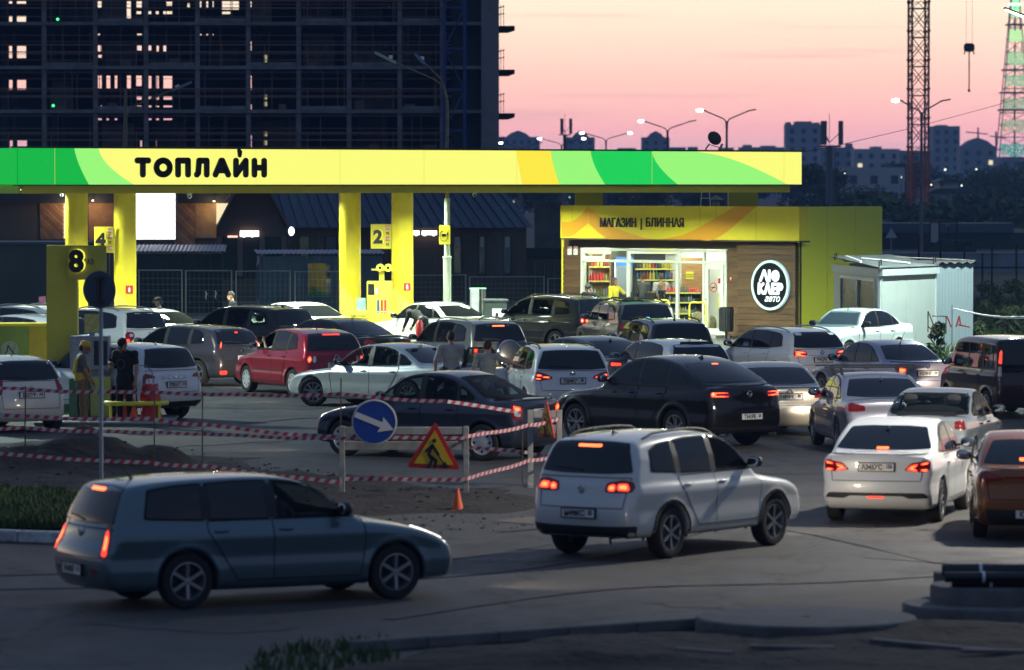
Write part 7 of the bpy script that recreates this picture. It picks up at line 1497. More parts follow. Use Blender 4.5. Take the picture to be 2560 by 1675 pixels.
c = reg('santa', Car('black_suv', 'black off-roader with twin round tail lamps near the refuse container', 'suv', 4.68, 1.89, 1.73, 2.70, .92, (.018, .020, .018), R_=.36, h=.038, metal=.35, flare=.016, ky=.14))
c.finish(style='five', see=('side0', 'side1'), tail=([(.52, .55), (.56, .615), (.90, .64), (1.10, .62), (1.08, .55), (.8, .525)], [[(.60, .555), (.58, .585), (.62, .605), (.70, .605), (.74, .585), (.72, .555)], [(.84, .56), (.82, .595), (.87, .62), (.96, .62), (1.0, .59), (.97, .56)]]), lit='brake', plate='Х427ВС 55', plate_z=.46, rails='black', fin=(.82, 'whip'), rear=[bumper(.18, .28)]); gate(c, .66, .42)
c.place(-47, 1389, 888, 'rl')
c = reg('suv20', Car('olive_grey_suv', 'olive grey off-roader with a spare wheel cover on its tailgate', 'suv', 4.40, 1.80, 1.70, 2.64, .85, (.17, .175, .16), R_=.345, h=.036, metal=.5, flare=.018, ky=.10))
c.finish(style='six', see=('side0', 'side1'), tail=([(.78, .46), (.76, .60), (.98, .62), (1.06, .60), (1.04, .46)], [[(.82, .53), (.82, .595), (1.0, .60), (1.0, .53)]], [([(.82, .475), (.82, .52), (1.0, .52), (.99, .475)], M_WHL)]), lit='brake', brake3=(.18, .90, .915), plate='', plate_z=.30, rails='silver', fin=(.72, 'whip'), rear=[bumper(.2, .29)]); gate(c, .66, .36)
xs = c.xf - c.L; MB().lathe([(0, -.20), (.28, -.19), (.335, -.15), (.345, -.05), (.345, .06), (0, .06)], 32, 'x', (xs + .06, -.14, .86)).build('spare_wheel_cover', mat('cover_silver', (.16, .165, .16), .3, .5, coat=.5), c.root, 40); MB().lathe([(.345, -.13), (.365, -.10), (.365, .02), (.345, .04)], 32, 'x', (xs + .06, -.14, .86)).build('spare_wheel_ring', M_CHR, c.root, 40)
c.place(-29, 1138, 974, 'rl')
c = reg('cclass', Car('silver_saloon', 'silver saloon with dark wheels and its driver looking out', 'sedan', 4.58, 1.77, 1.45, 2.76, .80, (.40, .44, .46), R_=.325, h=.032, metal=.5))
c.finish(style='multi', see=('side0', 'side1', 'front', 'open0'), tail=([(.52, .56), (.56, .61), (1.0, .65), (1.16, .63), (1.10, .54), (.8, .53)], [[(.62, .555), (.66, .585), (1.1, .60), (1.08, .565)]]), lit='tail', plate='', plate_z=.5, fin=(.70, 'fin', 1), headlit=False, steer=R(28), frame=M_CHR)
c.place(-50, 779, 1016, 'fl')
c = reg('golf', Car('red_hatchback', 'tall red hatchback with round tail lamps and silver wheel covers', 'hatch', 4.21, 1.76, 1.58, 2.58, .87, (.24, .008, .022), R_=.32, h=.032, metal=.25, ky=.12))
c.finish(style='cover', see=('side0', 'open0'), tail=([(.64, .50), (.60, .56), (.64, .605), (.78, .62), (.98, .61), (1.06, .56), (1.0, .50), (.8, .485)], [[(.845, .51), (.80, .545), (.80, .575), (.845, .605), (.92, .605), (.965, .575), (.965, .545), (.92, .51)]], [([(.655, .51), (.62, .54), (.62, .575), (.655, .605), (.72, .605), (.755, .575), (.755, .54), (.72, .51)], M_WHL)]), lit='brake', brake3=(.25, .905, .922, M_REDE), plate='У655СЕ 55', plate_z=.475, fin=(.72, 'whip'), handle='body', rear=[bumper(.18, .20)], badge=.585); gate(c, .69, .40)
for v in 'l': c.patch('rubbing_strip', [(.30, .375), (.72, .375), (.72, .355), (.30, .355)], v, BLK, .014, res=.1)
c.place(-25, 731, 991, 'rl')
c = reg('camry', Car('black_sedan', 'glossy black sedan behind the red hatchback', 'sedan', 4.81, 1.82, 1.47, 2.775, .95, BLACKP, R_=.33, h=.038, metal=.2))
c.finish(style='five', tail=([(.58, .53), (.60, .60), (1.0, .655), (1.14, .63), (1.08, .53)], [[(.66, .57), (.66, .60), (1.0, .62), (1.0, .58)]], [([(.64, .535), (.64, .565), (.98, .565), (.98, .535)], M_WHL)]), lit='off', plate='У002КМ 55', plate_z=.475, fin=(.68, 'whip'), badge=.61, wiper=False); gate(c, .695, .42)
c.place(-43, 850, 938, 'rl')
c = reg('focus', Car('dark_grey_hatchback', 'dark grey hatchback with bright slanted pillar lamps', 'hatch', 4.34, 1.84, 1.50, 2.64, .88, (.06, .055, .065), R_=.325, h=.034, metal=.5))
c.finish(style='five', see=('side0',), tail=([(.88, .60), (.82, .68), (.70, .84), (.76, .86), (.90, .76), (.98, .62)], [[(.88, .615), (.84, .68), (.80, .735), (.86, .735), (.95, .64)]]), lit='brake', brake3=(.05, .865, .885, M_REDE), plate='У927СЕ 55', plate_z=.47, handle='body', rear=refl(.80, .235, .3, .03, M_REDE), badge=.60); gate(c, .66, .42)  # bumper reflectors use the emissive tail lamp material
c.place(-45, 492, 966, 'rl')
c = reg('suv25', Car('glossy_black_suv', 'glossy black off-roader with bracket shaped tail lamp behind the dark hatchback', 'suv', 4.60, 1.87, 1.70, 2.68, .92, BLACKP, R_=.355, h=.038, metal=.2, ky=.13))
c.finish(style='five', see=('side0', 'side1', 'side2'), tail=([(.70, .46), (.70, .635), (1.10, .65), (1.12, .60), (.9, .595), (.88, .46)], [[(.50, .612), (.50, .622), (1.0, .628), (1.0, .615)], [(.90, .49), (.90, .612), (.96, .612), (.96, .50)], [(.96, .49), (.96, .50), (1.08, .505), (1.08, .495)]]), lit='brake', plate='', plate_z=.42, fin=(.84, 'fin', 1)); gate(c, .67, .42)
c.place(-47, 632, 922, 'rl')
# --- under the canopy and at the edges ----------------------------------------------
c = reg('wht26', Car('white_sedan', 'white sedan behind the glossy black off-roader left of the pump', 'sedan', 4.6, 1.8, 1.46, 2.7, .9, (.66, .70, .66), h=.042, metal=.05)); c.finish(style='five', tail=None, doors=False, plate=None); c.place(-40, 745, 880, 'rl')
c = reg('wht27', Car('white_sedan', 'white sedan being refuelled right of the number two column', 'sedan', 4.6, 1.8, 1.46, 2.7, .9, (.66, .70, .66), h=.042, metal=.05)); c.finish(style='five', tail=([(.58, .54), (.6, .62), (1.0, .66), (1.12, .64), (1.06, .56)], [[(.66, .57), (.66, .60), (1.0, .62), (1.0, .58)]]), lit='off', doors=False, plate=None); c.place(-40, 1096, 880, 'rl')
c = reg('terrano', Car('white_offroader', 'white off-roader with silver roof rails beside the far pump', 'suv', 4.32, 1.82, 1.70, 2.67, .84, (.68, .71, .70), R_=.345, h=.036, metal=.05, flare=.02, ky=.11))
c.finish(style='five', tail=([(.66, .53), (.60, .60), (.68, .635), (.98, .64), (1.10, .60), (1.06, .47), (.96, .45)], [[(.86, .46), (.86, .53), (1.04, .53), (1.02, .47)]], [([(.68, .565), (.66, .60), (.86, .61), (.86, .56)], M_WHL)]), lit='tail', plate='О218НВ 55', plate_z=.43, rails='silver', rear=[('chrome_strip', [(-.42, .49), (-.38, .54), (.38, .54), (.42, .49)], M_CHR, .014)], badge=.60); gate(c, .67, .40)
c.place(-43, 268, 932, 'rl')
c = reg('haval', Car('white_crossover', 'white crossover with spaced badge letters behind the man with the phone', 'suv', 4.47, 1.84, 1.63, 2.70, .88, (.66, .69, .71), R_=.35, h=.034, metal=.15, flare=.015, ky=.13))
c.finish(style='star', tail=([(.58, .565), (.64, .60), (.95, .625), (1.10, .60), (1.08, .47), (.98, .48), (.94, .56)], [[(.98, .50), (.98, .56), (1.04, .56), (1.04, .50)]]), lit='off', plate='Р701АТ 154', plate_z=.475, fin=(.84, 'fin'), rear=[bumper(.185, .27)] + refl(.96, .30, .10, .012, M_CHR), badge_txt=('HAVAL', .085, .555)); gate(c, .66, .38)
c.place(-42, 448, 1046, 'rr')
c = reg('fit', Car('cream_hatchback', 'cream white small hatchback at the lower picture edge', 'hatch', 3.90, 1.695, 1.53, 2.50, .80, (.66, .64, .58), R_=.30, h=.032, metal=.1, ky=.13))
c.finish(style='cover', tail=([(.80, .50), (.78, .60), (.82, .70), (.92, .70), (1.06, .60), (1.04, .50)], [[(.86, .52), (.86, .56), (1.0, .56), (1.0, .52)]]), lit='off', plate='Е237ХР 155', plate_z=.50, fin=(.74, 'whip'), badge=.575, rear=[]); gate(c, .68, .32)
c.place(-24, -40, 1082, 'rl')
c = reg('far31', Car('white_suv', 'white off-roader roof with rails, upper one at the far picture edge', 'suv', 4.5, 1.85, 1.70, 2.7, .88, (.66, .69, .70), R_=.34, h=.042, metal=.1)); c.finish(style='five', doors=False, rails='silver', fin=(.8, 'fin', 1), tail=([(.6, .55), (.6, .61), (1.0, .64), (1.1, .6)], [[(.66, .57), (.66, .60), (1.0, .62), (1.0, .58)]]), lit='off', plate=None); c.place(-45, 66, 922, 'rl')
c = reg('far32', Car('white_crossover', 'white crossover roof, lower one behind the yellow gas container', 'suv', 4.4, 1.84, 1.66, 2.7, .88, (.66, .69, .72), R_=.34, h=.042, metal=.1)); c.finish(style='five', doors=False, tail=None, plate=None); c.place(-40, 70, 950, 'rl')
c = reg('sed33', Car('silver_grey_sedan', 'silver grey sedan behind the man in the green shirt', 'sedan', 4.5, 1.76, 1.45, 2.65, .88, (.42, .44, .45), h=.042, metal=.4)); c.finish(style='five', doors=False, tail=None, plate=None); c.place(-45, 385, 902, 'rl')
c = reg('granta', Car('parked_white_sedan', 'parked white sedan facing out with silver sunshade behind its windscreen', 'sedan', 4.27, 1.70, 1.50, 2.48, .82, (.62, .68, .68), R_=.30, h=.036, metal=.05))
c.finish(sides='l', style='cover', tail=([(.6, .52), (.6, .63), (1.0, .64), (1.1, .6), (1.05, .5)], [[(.66, .55), (.66, .60), (1.0, .62), (1.0, .58)]]), lit='off', plate=None, fin=(.45, 'whip'), handle='body')
c.patch('sunshade', [(-.78, .70), (-.58, .915), (.58, .915), (.78, .70)], 'f', mat('foil_shade', (.55, .60, .64), .25, .8, bump=.8, bscale=6), .0045, res=.08)
for o in list(c.root.children):
    if o.name.startswith('windshield'): o.data.materials[0] = glass_mat(True)
c.place(214, 2122, 908, 'fl')
# headlights of the waiting cars shine on whatever stands ahead
for k in ('rack', 'lada', 'x1', 'gle', 'solaris', 'golf', 'haval', 'lexus', 'cclass', 'lancer', 'tiguan', 'logan', 'sed15', 'mini', 'gla', 'vesta', 'rio', 'suv20', 'camry'):
    c = CARS[k]
    ld = bpy.data.lights.new('head_lamp', 'SPOT'); ld.energy = 160; ld.color = (1, .84, .62); ld.spot_size = R(70); ld.spot_blend = .7; ld.shadow_soft_size = .1
    o = bpy.data.objects.new('head_lamp', ld); COL.objects.link(o); o.parent = c.root; o.location = (c.xf + .06, 0, .62); o.rotation_euler = (R(84), 0, R(-90))

# ================================================================== people (one continuous skin per person; hair, caps and things worn are children)
SKIN = mat('skin', (.42, .24, .16), .55); SKIN2 = mat('skin_tan', (.30, .16, .10), .55)
def cone_sd(p, a, b, r1, r2, sq=(1, 1, 1)):
    q = (p - a) * sq; d = (b - a) * np.array(sq); t = np.clip((q @ d) / (d @ d + 1e-9), 0, 1); return np.linalg.norm(q - t[:, None] * d, axis=1) - (r1 + (r2 - r1) * t)
def mesh_prims(pr, h, k=.022, pad=.06):
    """smooth union of (a, b, r1, r2, squash, material) cones -> verts, quads, material per quad"""
    A = np.array([x for q in pr for x in (q[0], q[1])]); rm = max(max(q[2], q[3]) for q in pr); lo, hi = A.min(0) - rm - pad, A.max(0) + rm + pad
    n = np.ceil((hi - lo) / h).astype(int) + 1; g = np.stack(np.meshgrid(*[lo[i] + h * np.arange(n[i]) for i in range(3)], indexing='ij'), -1); flat = g.reshape(-1, 3); F = np.full(len(flat), .3)
    for a, b, r1, r2, sq, _ in pr:      # each bone only inside its own box
        m_ = max(r1, r2) / min(1, min(sq)) + .05; l2, h2 = np.minimum(a, b) - m_, np.maximum(a, b) + m_; i0 = np.maximum(((l2 - lo) / h).astype(int), 0); i1 = np.minimum(((h2 - lo) / h).astype(int) + 2, n)
        sl = tuple(slice(i0[q], i1[q]) for q in range(3)); sub = g[sl].reshape(-1, 3); d = cone_sd(sub, np.array(a, float), np.array(b, float), r1, r2, sq); G3 = F.reshape(n); cur = G3[sl].ravel(); G3[sl] = smin(cur, d, k).reshape(G3[sl].shape)
    V, Q, _ = surfnet(F.reshape(n), lo, h); c = V[Q].mean(1); D = np.stack([cone_sd(c, np.array(q[0], float), np.array(q[1], float), q[2], q[3], q[4]) for q in pr]); return V, Q, np.array([q[5] for q in pr])[D.argmin(0)]
def person(label, loc, phi, h=1.76, shirt=(.3, .3, .3), pants=(.05, .05, .06), shoes=(.03, .03, .03), skin=0, lean=0.0, larm=None, rarm=None, lleg=None, rleg=None, hair=(.03, .02, .015), cap=None, hairstyle='short', headturn=0.0, headdown=0.0, sleeve=.6, z=0.0, build=1.0, long_pants=True, extra=None, strap=None, sit=False, beard=False):
    k = h / 1.76; v = lambda *a: np.array(a, float); I = (1, 1, 1); W_ = .19 * build
    Ry = lambda p, o, a: o + np.array([(p - o)[0] * math.cos(a) + (p - o)[2] * math.sin(a), (p - o)[1], -(p - o)[0] * math.sin(a) + (p - o)[2] * math.cos(a)])
    hip = v(0, 0, .93); tw = lambda p: Ry(p, hip, lean)
    chest, neck, head = tw(v(.0, 0, 1.30)), tw(v(-.01, 0, 1.47)), tw(v(.02, 0, 1.635)); hd = R(headdown); head = Ry(head, neck, hd)
    sL, sR = tw(v(-.01, W_, 1.42)), tw(v(-.01, -W_, 1.42)); pr = []
    S, Pn, K, Sh = 0, 1, 2, 3
    pr += [(v(0, .06, .95), v(0, -.06, .95), .122 * build, .122 * build, (1.15, 1, 1), Pn), (tw(v(0, 0, .99)), chest, .135 * build, .152 * build, (1.3, .92, 1), S), (chest, tw(v(-.01, 0, 1.38)), .15 * build, .12, (1.35, .85, 1), S), (sL, sR, .078, .078, I, S)]
    pr += [(tw(v(0, 0, .90)) if not sit else tw(v(0, 0, .97)), tw(v(0, 0, 1.02)), .142 * build, .14 * build, (1.25, .95, 1), S)]
    pr += [(neck - v(0, 0, .03), head - v(.02, 0, .05), .056, .053, I, K), (head + v(-.005, 0, .03), head + v(-.012, 0, .02), .098, .098, (1.02, 1.2, .88), K), (head + v(.03, 0, -.07), head + v(.035, 0, -.085), .055, .052, (1, 1.05, 1), K)]
    f = np.array([math.cos(hd), 0, -math.sin(hd)]); pr += [(head + f * .09 + v(0, 0, .0), head + f * .112 + v(0, 0, -.028), .012, .016, I, K)]
    for s in (1, -1): pr += [(head + v(-.01, s * .083, .01), head + v(-.012, s * .088, -.025), .016, .013, (1, 1.6, 1), K)]
    hands = []
    for s, sh, arm in ((1, sL, larm), (-1, sR, rarm)):
        e, w = arm or ((.02, .05 * s, -.29), (.08, .0, -.25)); el = sh + np.array(e); wr = el + np.array(w); m = sh + (el - sh) * sleeve if sleeve <= 1 else el
        pr += [(sh, m, .066, .058, I, S)]
        if sleeve < 1: pr += [(m, el, .047, .043, I, K)]
        if sleeve > 1: pr += [(el, el + (wr - el) * .9, .052, .040, I, S), (el + (wr - el) * .8, wr, .03, .028, I, K)]
        else: pr += [(el, wr, .043, .029, I, K)]
        hands.append((s, el, wr))
    for s, leg in ((1, lleg), (-1, rleg)):
        hp = v(0, .095 * s, .91); kn, an = leg or ((.02, .015 * s, -.42), (-.02, .0, -.42)); kn = hp + np.array(kn); an = kn + np.array(an)
        pr += [(hp, kn, .092 * build, .066, I, Pn), (kn, an, .066, .050, I, Pn), (an + v(-.03, 0, -.035), an + v(.14, .015 * s, -.045), .042, .036, (1, 1, 1.1), Sh)]
    V, Q, L_ = mesh_prims([(a * 1.0, b * 1.0, c, d, e, g) for a, b, c, d, e, g in pr], .019)
    VV, QQ, LL = [V], [Q], [L_]; off = len(V)
    for s, el, wr in hands:                      # palm, four fingers, thumb
        d = (wr - el) / np.linalg.norm(wr - el); up = np.array([0, 0, 1.0]) if abs(d[2]) < .8 else np.array([1.0, 0, 0]); side = np.cross(d, up); side /= np.linalg.norm(side); nrm = np.cross(side, d); hp = [(wr, wr + d * .07, .024, .030, I, K)]
        for i in range(4): o = wr + d * .085 + side * (.021 * (i - 1.5)); l = (.032, .038, .04, .034)[i]; c1 = o + d * l - nrm * .008; hp += [(o - d * .02, c1, .0105, .0095, I, K), (c1, c1 + d * l * .6 - nrm * l * .55, .0095, .008, I, K)]
        o = wr + d * .02 + side * .03 * s; hp += [(o, o + d * .035 + side * .022 * s, .012, .010, I, K), (o + d * .035 + side * .022 * s, o + d * .065 + side * .024 * s - nrm * .01, .010, .008, I, K)]
        v2, q2, l2 = mesh_prims(hp, .0075, .006, .02); VV.append(v2); QQ.append(q2 + off); LL.append(l2); off += len(v2)
    V, Q, L_ = np.concatenate(VV) * k, np.concatenate(QQ), np.concatenate(LL)
    rt = empty('person', (loc[0], loc[1], z), R(90 - phi), label, 'person'); me = np_mesh('body', V, Q)
    sm = lambda c, n: mat('%s_%s' % (n, '_'.join('%03d' % int(x * 999) for x in c)), c, .85, noise=.18, nscale=9, bump=.25, bscale=14)
    b = link('body', me, rt, [sm(shirt, 'cloth'), sm(pants, 'cloth'), (SKIN, SKIN2)[skin], mat('shoe_%d' % int(shoes[0] * 99), shoes, .6)]); me.polygons.foreach_set('material_index', L_.astype(np.int32))
    hk = head * k; turn = Matrix.Rotation(R(headturn), 4, 'Z')
    if cap is not None:
        q = MB().sell((-.006, 0, .055), (.112, .094, .085), 10, .9); q.v = [(x, y, max(z, .03)) for x, y, z in q.v]; cm = sm(cap, 'cap')
        q.xf(Matrix.Translation(hk) @ turn @ Matrix.Rotation(hd, 4, 'Y')); c_ = q.build('cap', cm, rt, 60); MB().sell((.125, 0, .035), (.075, .072, .008), 8, .9).xf(Matrix.Translation(hk) @ turn @ Matrix.Rotation(hd + R(8), 4, 'Y')).build('cap_peak', cm, c_, 60)
    if hairstyle != 'none':
        hp = [(v(-.02, 0, .045), v(-.03, 0, .03), .104, .104, (1.0, 1.2, .95), 0)] if cap is None else [(v(-.05, 0, -.01), v(-.05, 0, -.03), .075, .07, (1, 1.0, 1), 0)]
        if hairstyle == 'long': hp += [(v(-.06, .05, .0), v(-.06, .075, -.2), .06, .05, I, 0), (v(-.06, -.05, .0), v(-.06, -.075, -.2), .06, .05, I, 0), (v(-.07, 0, 0), v(-.08, 0, -.2), .07, .06, I, 0)]
        if hairstyle == 'bun': hp += [(v(-.11, 0, .05), v(-.12, 0, .05), .05, .05, I, 0), (v(-.06, 0, -.03), v(-.06, 0, -.05), .07, .06, I, 0)]
        if beard: hp += [(v(.045, 0, -.085), v(.05, 0, -.1), .05, .045, I, 0)]
        V, Q, _ = mesh_prims(hp, .016, .02, .03); hm = MB(); hm.add(V, [tuple(x) for x in Q]); hm.xf(Matrix.Translation(hk) @ turn @ Matrix.Rotation(hd, 4, 'Y')); hm.build('hair', mat('hair_%d' % int(hair[0] * 999), hair, .7, noise=.3, nscale=30), rt, 80)
    for s in (1, -1): MB().sell((.082, s * .034, .012), (.012, .013, .008), 5, 1).xf(Matrix.Translation(hk) @ turn @ Matrix.Rotation(hd, 4, 'Y')).build('eye', M_GAP, rt)
    MB().sell((.083, 0, -.062), (.01, .024, .005), 5, 1).xf(Matrix.Translation(hk) @ turn @ Matrix.Rotation(hd, 4, 'Y')).build('mouth', mat('lips', (.25, .10, .08), .6), rt)
    rt['k'] = k; return rt, hands, k
def gp(u, vh, h, hc=CAMH):
    """ground spot of a standing figure from the pixel of the top of the head and its height"""
    d = (CAMH - h) * FPX / (vh - 457.0); q = P(u, vh, d); return (q.x, q.y)
# attendant in cap and yellow overalls
pr_, hd_, kk_ = person('attendant in yellow cap and dungarees facing the gas pump', gp(204, 851, 1.80), 78, 1.80, (.12, .12, .125), (.24, .15, .08), (.1, .07, .05), 1, larm=((.10, .05, -.27), (.14, -.02, -.21)), rarm=((.06, -.04, -.28), (.10, .03, -.24)), cap=(.62, .38, .03), headdown=18, lleg=((.10, .0, -.42), (-.06, .0, -.42)), hairstyle='short')
YB = mat('dungaree_yellow', (.60, .42, .05), .8)
for a, b in (((.05, .11, 1.44), (.17, .07, 1.12)), ((.05, -.11, 1.44), (.17, -.07, 1.12)), ((-.10, .12, 1.44), (-.16, .06, 1.12)), ((-.10, -.12, 1.44), (-.16, -.06, 1.12))): MB().bar(a, b, .05, .02).build('strap', YB, pr_)
MB().lathe([(.172, .98), (.176, 1.06), (.172, 1.15)], 24).xf(Matrix.Diagonal((.86, 1.02, 1, 1))).build('bib', YB, pr_, 60)
for s in (.1, -.1): MB().lathe([(.062, .14), (.066, .22), (.064, .24)], 14, 'z', (.03 if s > 0 else 0, s * 1.1, 0)).build('reflective_band', M_WHT, pr_)
pr_, hd_, kk_ = person('bearded man in black T-shirt and cap reading his phone', gp(312, 841, 1.84), 205, 1.84, (.012, .012, .014), (.01, .01, .012), (.4, .4, .4), 0, larm=((.02, .06, -.29), (.05, -.0, -.25)), rarm=((.06, -.06, -.27), (.22, .10, .08)), cap=(.01, .01, .012), headdown=28, build=1.12, beard=True)
w_ = hd_[1][2] * kk_; boxo('phone', w_[0] + .05, w_[0] + .065, w_[1] - .0, w_[1] + .075, w_[2] - .02, w_[2] + .12, M_BLACK, None).name = 'phone'; ph = bpy.data.objects['phone']; ph.location = pr_.location; ph.rotation_euler = pr_.rotation_euler; tag(ph, 'black phone held up by the man in the black cap', 'phone')
MB().lathe([(.085, .002), (.10, 0), (.10, .004), (.085, .006)], 24, 'x').xf(Matrix.Translation((.168, .0, 1.28))).build('shirt_print', mat('print_grey', (.10, .09, .085), .8), pr_)
person('man in green T-shirt and dark cap standing behind the white off-roader', gp(398, 743, 1.75), 262, 1.75, (.075, .10, .085), (.05, .05, .06), skin=1, cap=(.015, .015, .015), headdown=5, larm=((.05, .10, -.27), (.16, -.02, -.18)))
person('dark haired man looking over the glossy black off-roader', gp(581, 729, 1.76), 255, 1.76, (.012, .012, .014), (.03, .03, .03), headdown=12)
a_ = G(1058, 880); person('man bending at the filler of the white sedan', (a_.x, a_.y), 318, 1.74, (.02, .022, .02), (.10, .12, .13), lean=R(62), larm=((.12, .0, -.25), (.12, .0, -.2)), rarm=((.14, .0, -.24), (.14, .0, -.18)), sleeve=1.2, headdown=40)
person('man in loose pale grey T-shirt seen from behind among the cars', gp(1127, 829, 1.80), -8, 1.80, (.34, .34, .33), (.06, .06, .08), larm=((-.02, .10, -.28), (.08, .0, -.24)), rarm=((.0, -.10, -.28), (.10, .05, -.22)), build=1.18, sleeve=.8)
person('man in grey T-shirt reaching for the open door of the white crossover', gp(1219, 851, 1.76), 20, 1.76, (.26, .28, .28), (.08, .10, .14), larm=((.0, .10, -.27), (.12, .05, -.22)), rarm=((.10, -.24, -.10), (.16, -.18, -.08)), build=1.1, sleeve=.7)
person('man in black cap standing before the shop window', gp(1472, 709, 1.78), 200, 1.78, (.012, .012, .013), (.02, .02, .02), cap=(.01, .01, .01), headdown=22, beard=True)
a_ = P(1537, 700, 152.0); person('woman in yellow jacket behind the shop counter', (a_.x, a_.y), 140, 1.72, (.78, .66, .05), (.03, .03, .04), hair=(.10, .06, .035), hairstyle='long', sleeve=1.2, larm=((.16, .12, -.2), (.2, -.06, .02)), z=.1, build=.95)
person('woman in black strap top walking past the shop with a bag', gp(1656, 706, 1.68), 62, 1.68, (.008, .008, .008), (.008, .008, .01), hair=(.30, .18, .08), hairstyle='bun', sleeve=.02, rarm=((.05, -.05, -.26), (.22, .0, -.06)), larm=((.02, .05, -.26), (.1, 0, -.22)), build=.86)
bgp = gp(1690, 706, 1.68); q = P(1683, 778, bgp[1] - .3); bg_ = empty('shopping_bag', q, 0, 'translucent white shopping bag held by the woman in black', 'bag'); MB().sell((0, 0, -.18), (.15, .08, .24), 8, .8).build('bag', mat('bag_white', (.35, .36, .36), .5, noise=.4, nscale=12), bg_, 60); MB().tube([(-.07, 0, .02), (-.03, 0, .16), (.03, 0, .16), (.07, 0, .02)], .012, 6).build('handle', M_WHT, bg_)
for u, n_, sh, l in ((1607, 152.6, (.09, .10, .10), 'short haired man in grey seen from behind inside the shop'), (1652, 152.5, (.62, .63, .63), 'man in white shirt half hidden inside the shop')):
    a_ = P(u, 700, n_); person(l, (a_.x, a_.y), -20, 1.86, sh, (.04, .04, .05), z=.1, hair=(.10, .07, .04))
def seat_person(key, label, shirt, lx=.40, side=.36, arm=None, turn=0, hair=(.03, .02, .015)):
    c = CARS[key]; yaw = c.root.rotation_euler[2]; x, y = c.xf - lx * c.L - .22, side; cx, cy = math.cos(yaw), math.sin(yaw); o = c.root.location
    return person(label, (o.x + x * cx - y * cy, o.y + x * cy + y * cx), 90 - math.degrees(yaw), 1.74, shirt, (.03, .03, .04), z=.36 * c.H - .84, sit=True, headturn=turn, hair=hair, larm=arm or ((.14, .08, -.2), (.24, .0, .06)), rarm=((.16, -.02, -.2), (.24, .06, .06)), lleg=((.42, .04, .04), (.05, 0, -.30)), rleg=((.42, -.04, .04), (.05, 0, -.30)), lean=R(-10))
seat_person('cclass', 'driver of the silver saloon with an arm on the window sill', (.05, .05, .06), arm=((.16, .20, -.10), (.12, -.10, .03)), turn=60)
seat_person('golf', 'driver of the red hatchback in a pale shirt', (.4, .36, .33), arm=((.20, .18, -.10), (.10, .0, .18)))
# ================================================================== pumps
M_PY = mat('pump_yellow', (.76, .70, .06), .38, coat=.2)
def nozzle_rack(e, x0, n, z, m2=True):
    for i in range(n):
        c = [(.02, .02, .03), (.02, .04, .14), (.02, .02, .02), (.02, .02, .02)][i]; g = empty('nozzle', (x0 + .13 * i, -.08, z)); g.parent = e
        MB().sell((0, -.04, 0), (.04, .06, .12), 6).build('grip', mat('nozzle_%d' % i, c, .5), g, 60); MB().tube([(0, -.05, .1), (.02, -.1, .2), (.05, -.1, .28)], .02, 6).build('spout', M_CHR, g, 60); MB().tube([(0, -.05, -.1), (.01, -.12, -.4), (.04, -.16, -.75), (.02, -.08, -.55), (0, 0, -.2)], .02, 6).build('hose', M_TYRE, g, 60)
q = P(948, 860, 142.4); pm = empty('fuel_pump', (q.x, q.y, 0), 0, 'yellow fuel pump with four nozzles beside the number two column', 'pump'); zp = P(0, 703, 142.4).z
boxo('body', -.38, .40, -.25, .35, .12, zp, M_PY, pm, .02); boxo('display', -.34, -.14, -.27, -.252, zp - .42, zp - .08, M_GAP, pm); boxo('sticker', -.1, -.04, -.256, -.252, zp - .4, zp - .22, mat('sticker_blue'), pm)
for i, c in enumerate(((.02, .07, .2), (.5, .03, .03), (.5, .03, .03), (.7, .42, .05))): boxo('grade_strip', -.06 + .11 * i, .02 + .11 * i, -.262, -.251, zp - 1.0, zp - .58, mat('strip_%d' % i, c, .45), pm)
for i, t_ in enumerate(('92', '95', '92', '98')): txt(t_, .06, M_WHT, pm, (-.02 + .11 * i, -.265, zp - .97), 'lettering', .002, .8)
nozzle_rack(pm, -.04, 4, zp - 1.35); boxo('island', -1.2, .9, -.6, 1.0, 0, .12, M_CONC, pm, .02)
tp = empty('top_housing', (.08, 0, zp)); tp.parent = pm; boxo('post', -.08, .08, -.05, .1, 0, .34, M_PY, tp); boxo('tray', -.32, .4, -.25, .3, .34, .38, M_PY, tp, .01); MB().lathe([(.05, -.25), (.12, -.25), (.12, .3), (.05, .3)], 16, 'y', (-.05, 0, .42)).build('reel', M_PY, tp, 40); MB().lathe([(.05, -.25), (.12, -.25), (.12, .3), (.05, .3)], 16, 'y', (.2, 0, .42)).build('reel', M_PY, tp, 40)
q = P(893, 860, 141.8); sb = empty('service_box', (q.x, q.y, 0), 0, 'low yellow service box with a poster stand left of the pump', 'box'); zb_ = P(0, 778, 141.8).z; boxo('box', -.34, .32, -.25, .3, .1, zb_, M_PY, sb, .02); txt('ПЕРЕД ВЪЕЗДОМ', .06, M_LET, sb, (.05, -.256, zb_ - .16), 'lettering', .002); txt('ВЫКЛЮЧИТЕ ДВИГАТЕЛЬ', .05, M_LET, sb, (.05, -.256, zb_ - .24), 'lettering', .002)
ps = empty('poster_stand', (.12, -.05, zb_)); ps.parent = sb; boxo('poster', -.14, .15, -.01, .01, .03, .42, mat('poster_blue', (.06, .2, .36), .4, col2=(.35, .45, .3), nscale=4), ps); boxo('stand', -.17, .18, -.1, .1, 0, .028, M_PY, ps)
q = P(1012, 845, 141.5); gr = MB().tube([(-.42, 0, 0), (-.42, 0, .35), (-.3, 0, .45), (.3, 0, .45), (.42, 0, .35), (.42, 0, 0)], .05, 8).build('guard_rail', M_YT, None, 50); gr.location = (q.x, q.y, .12); tag(gr, 'bent yellow guard rail at the green foot of the column', 'rail')
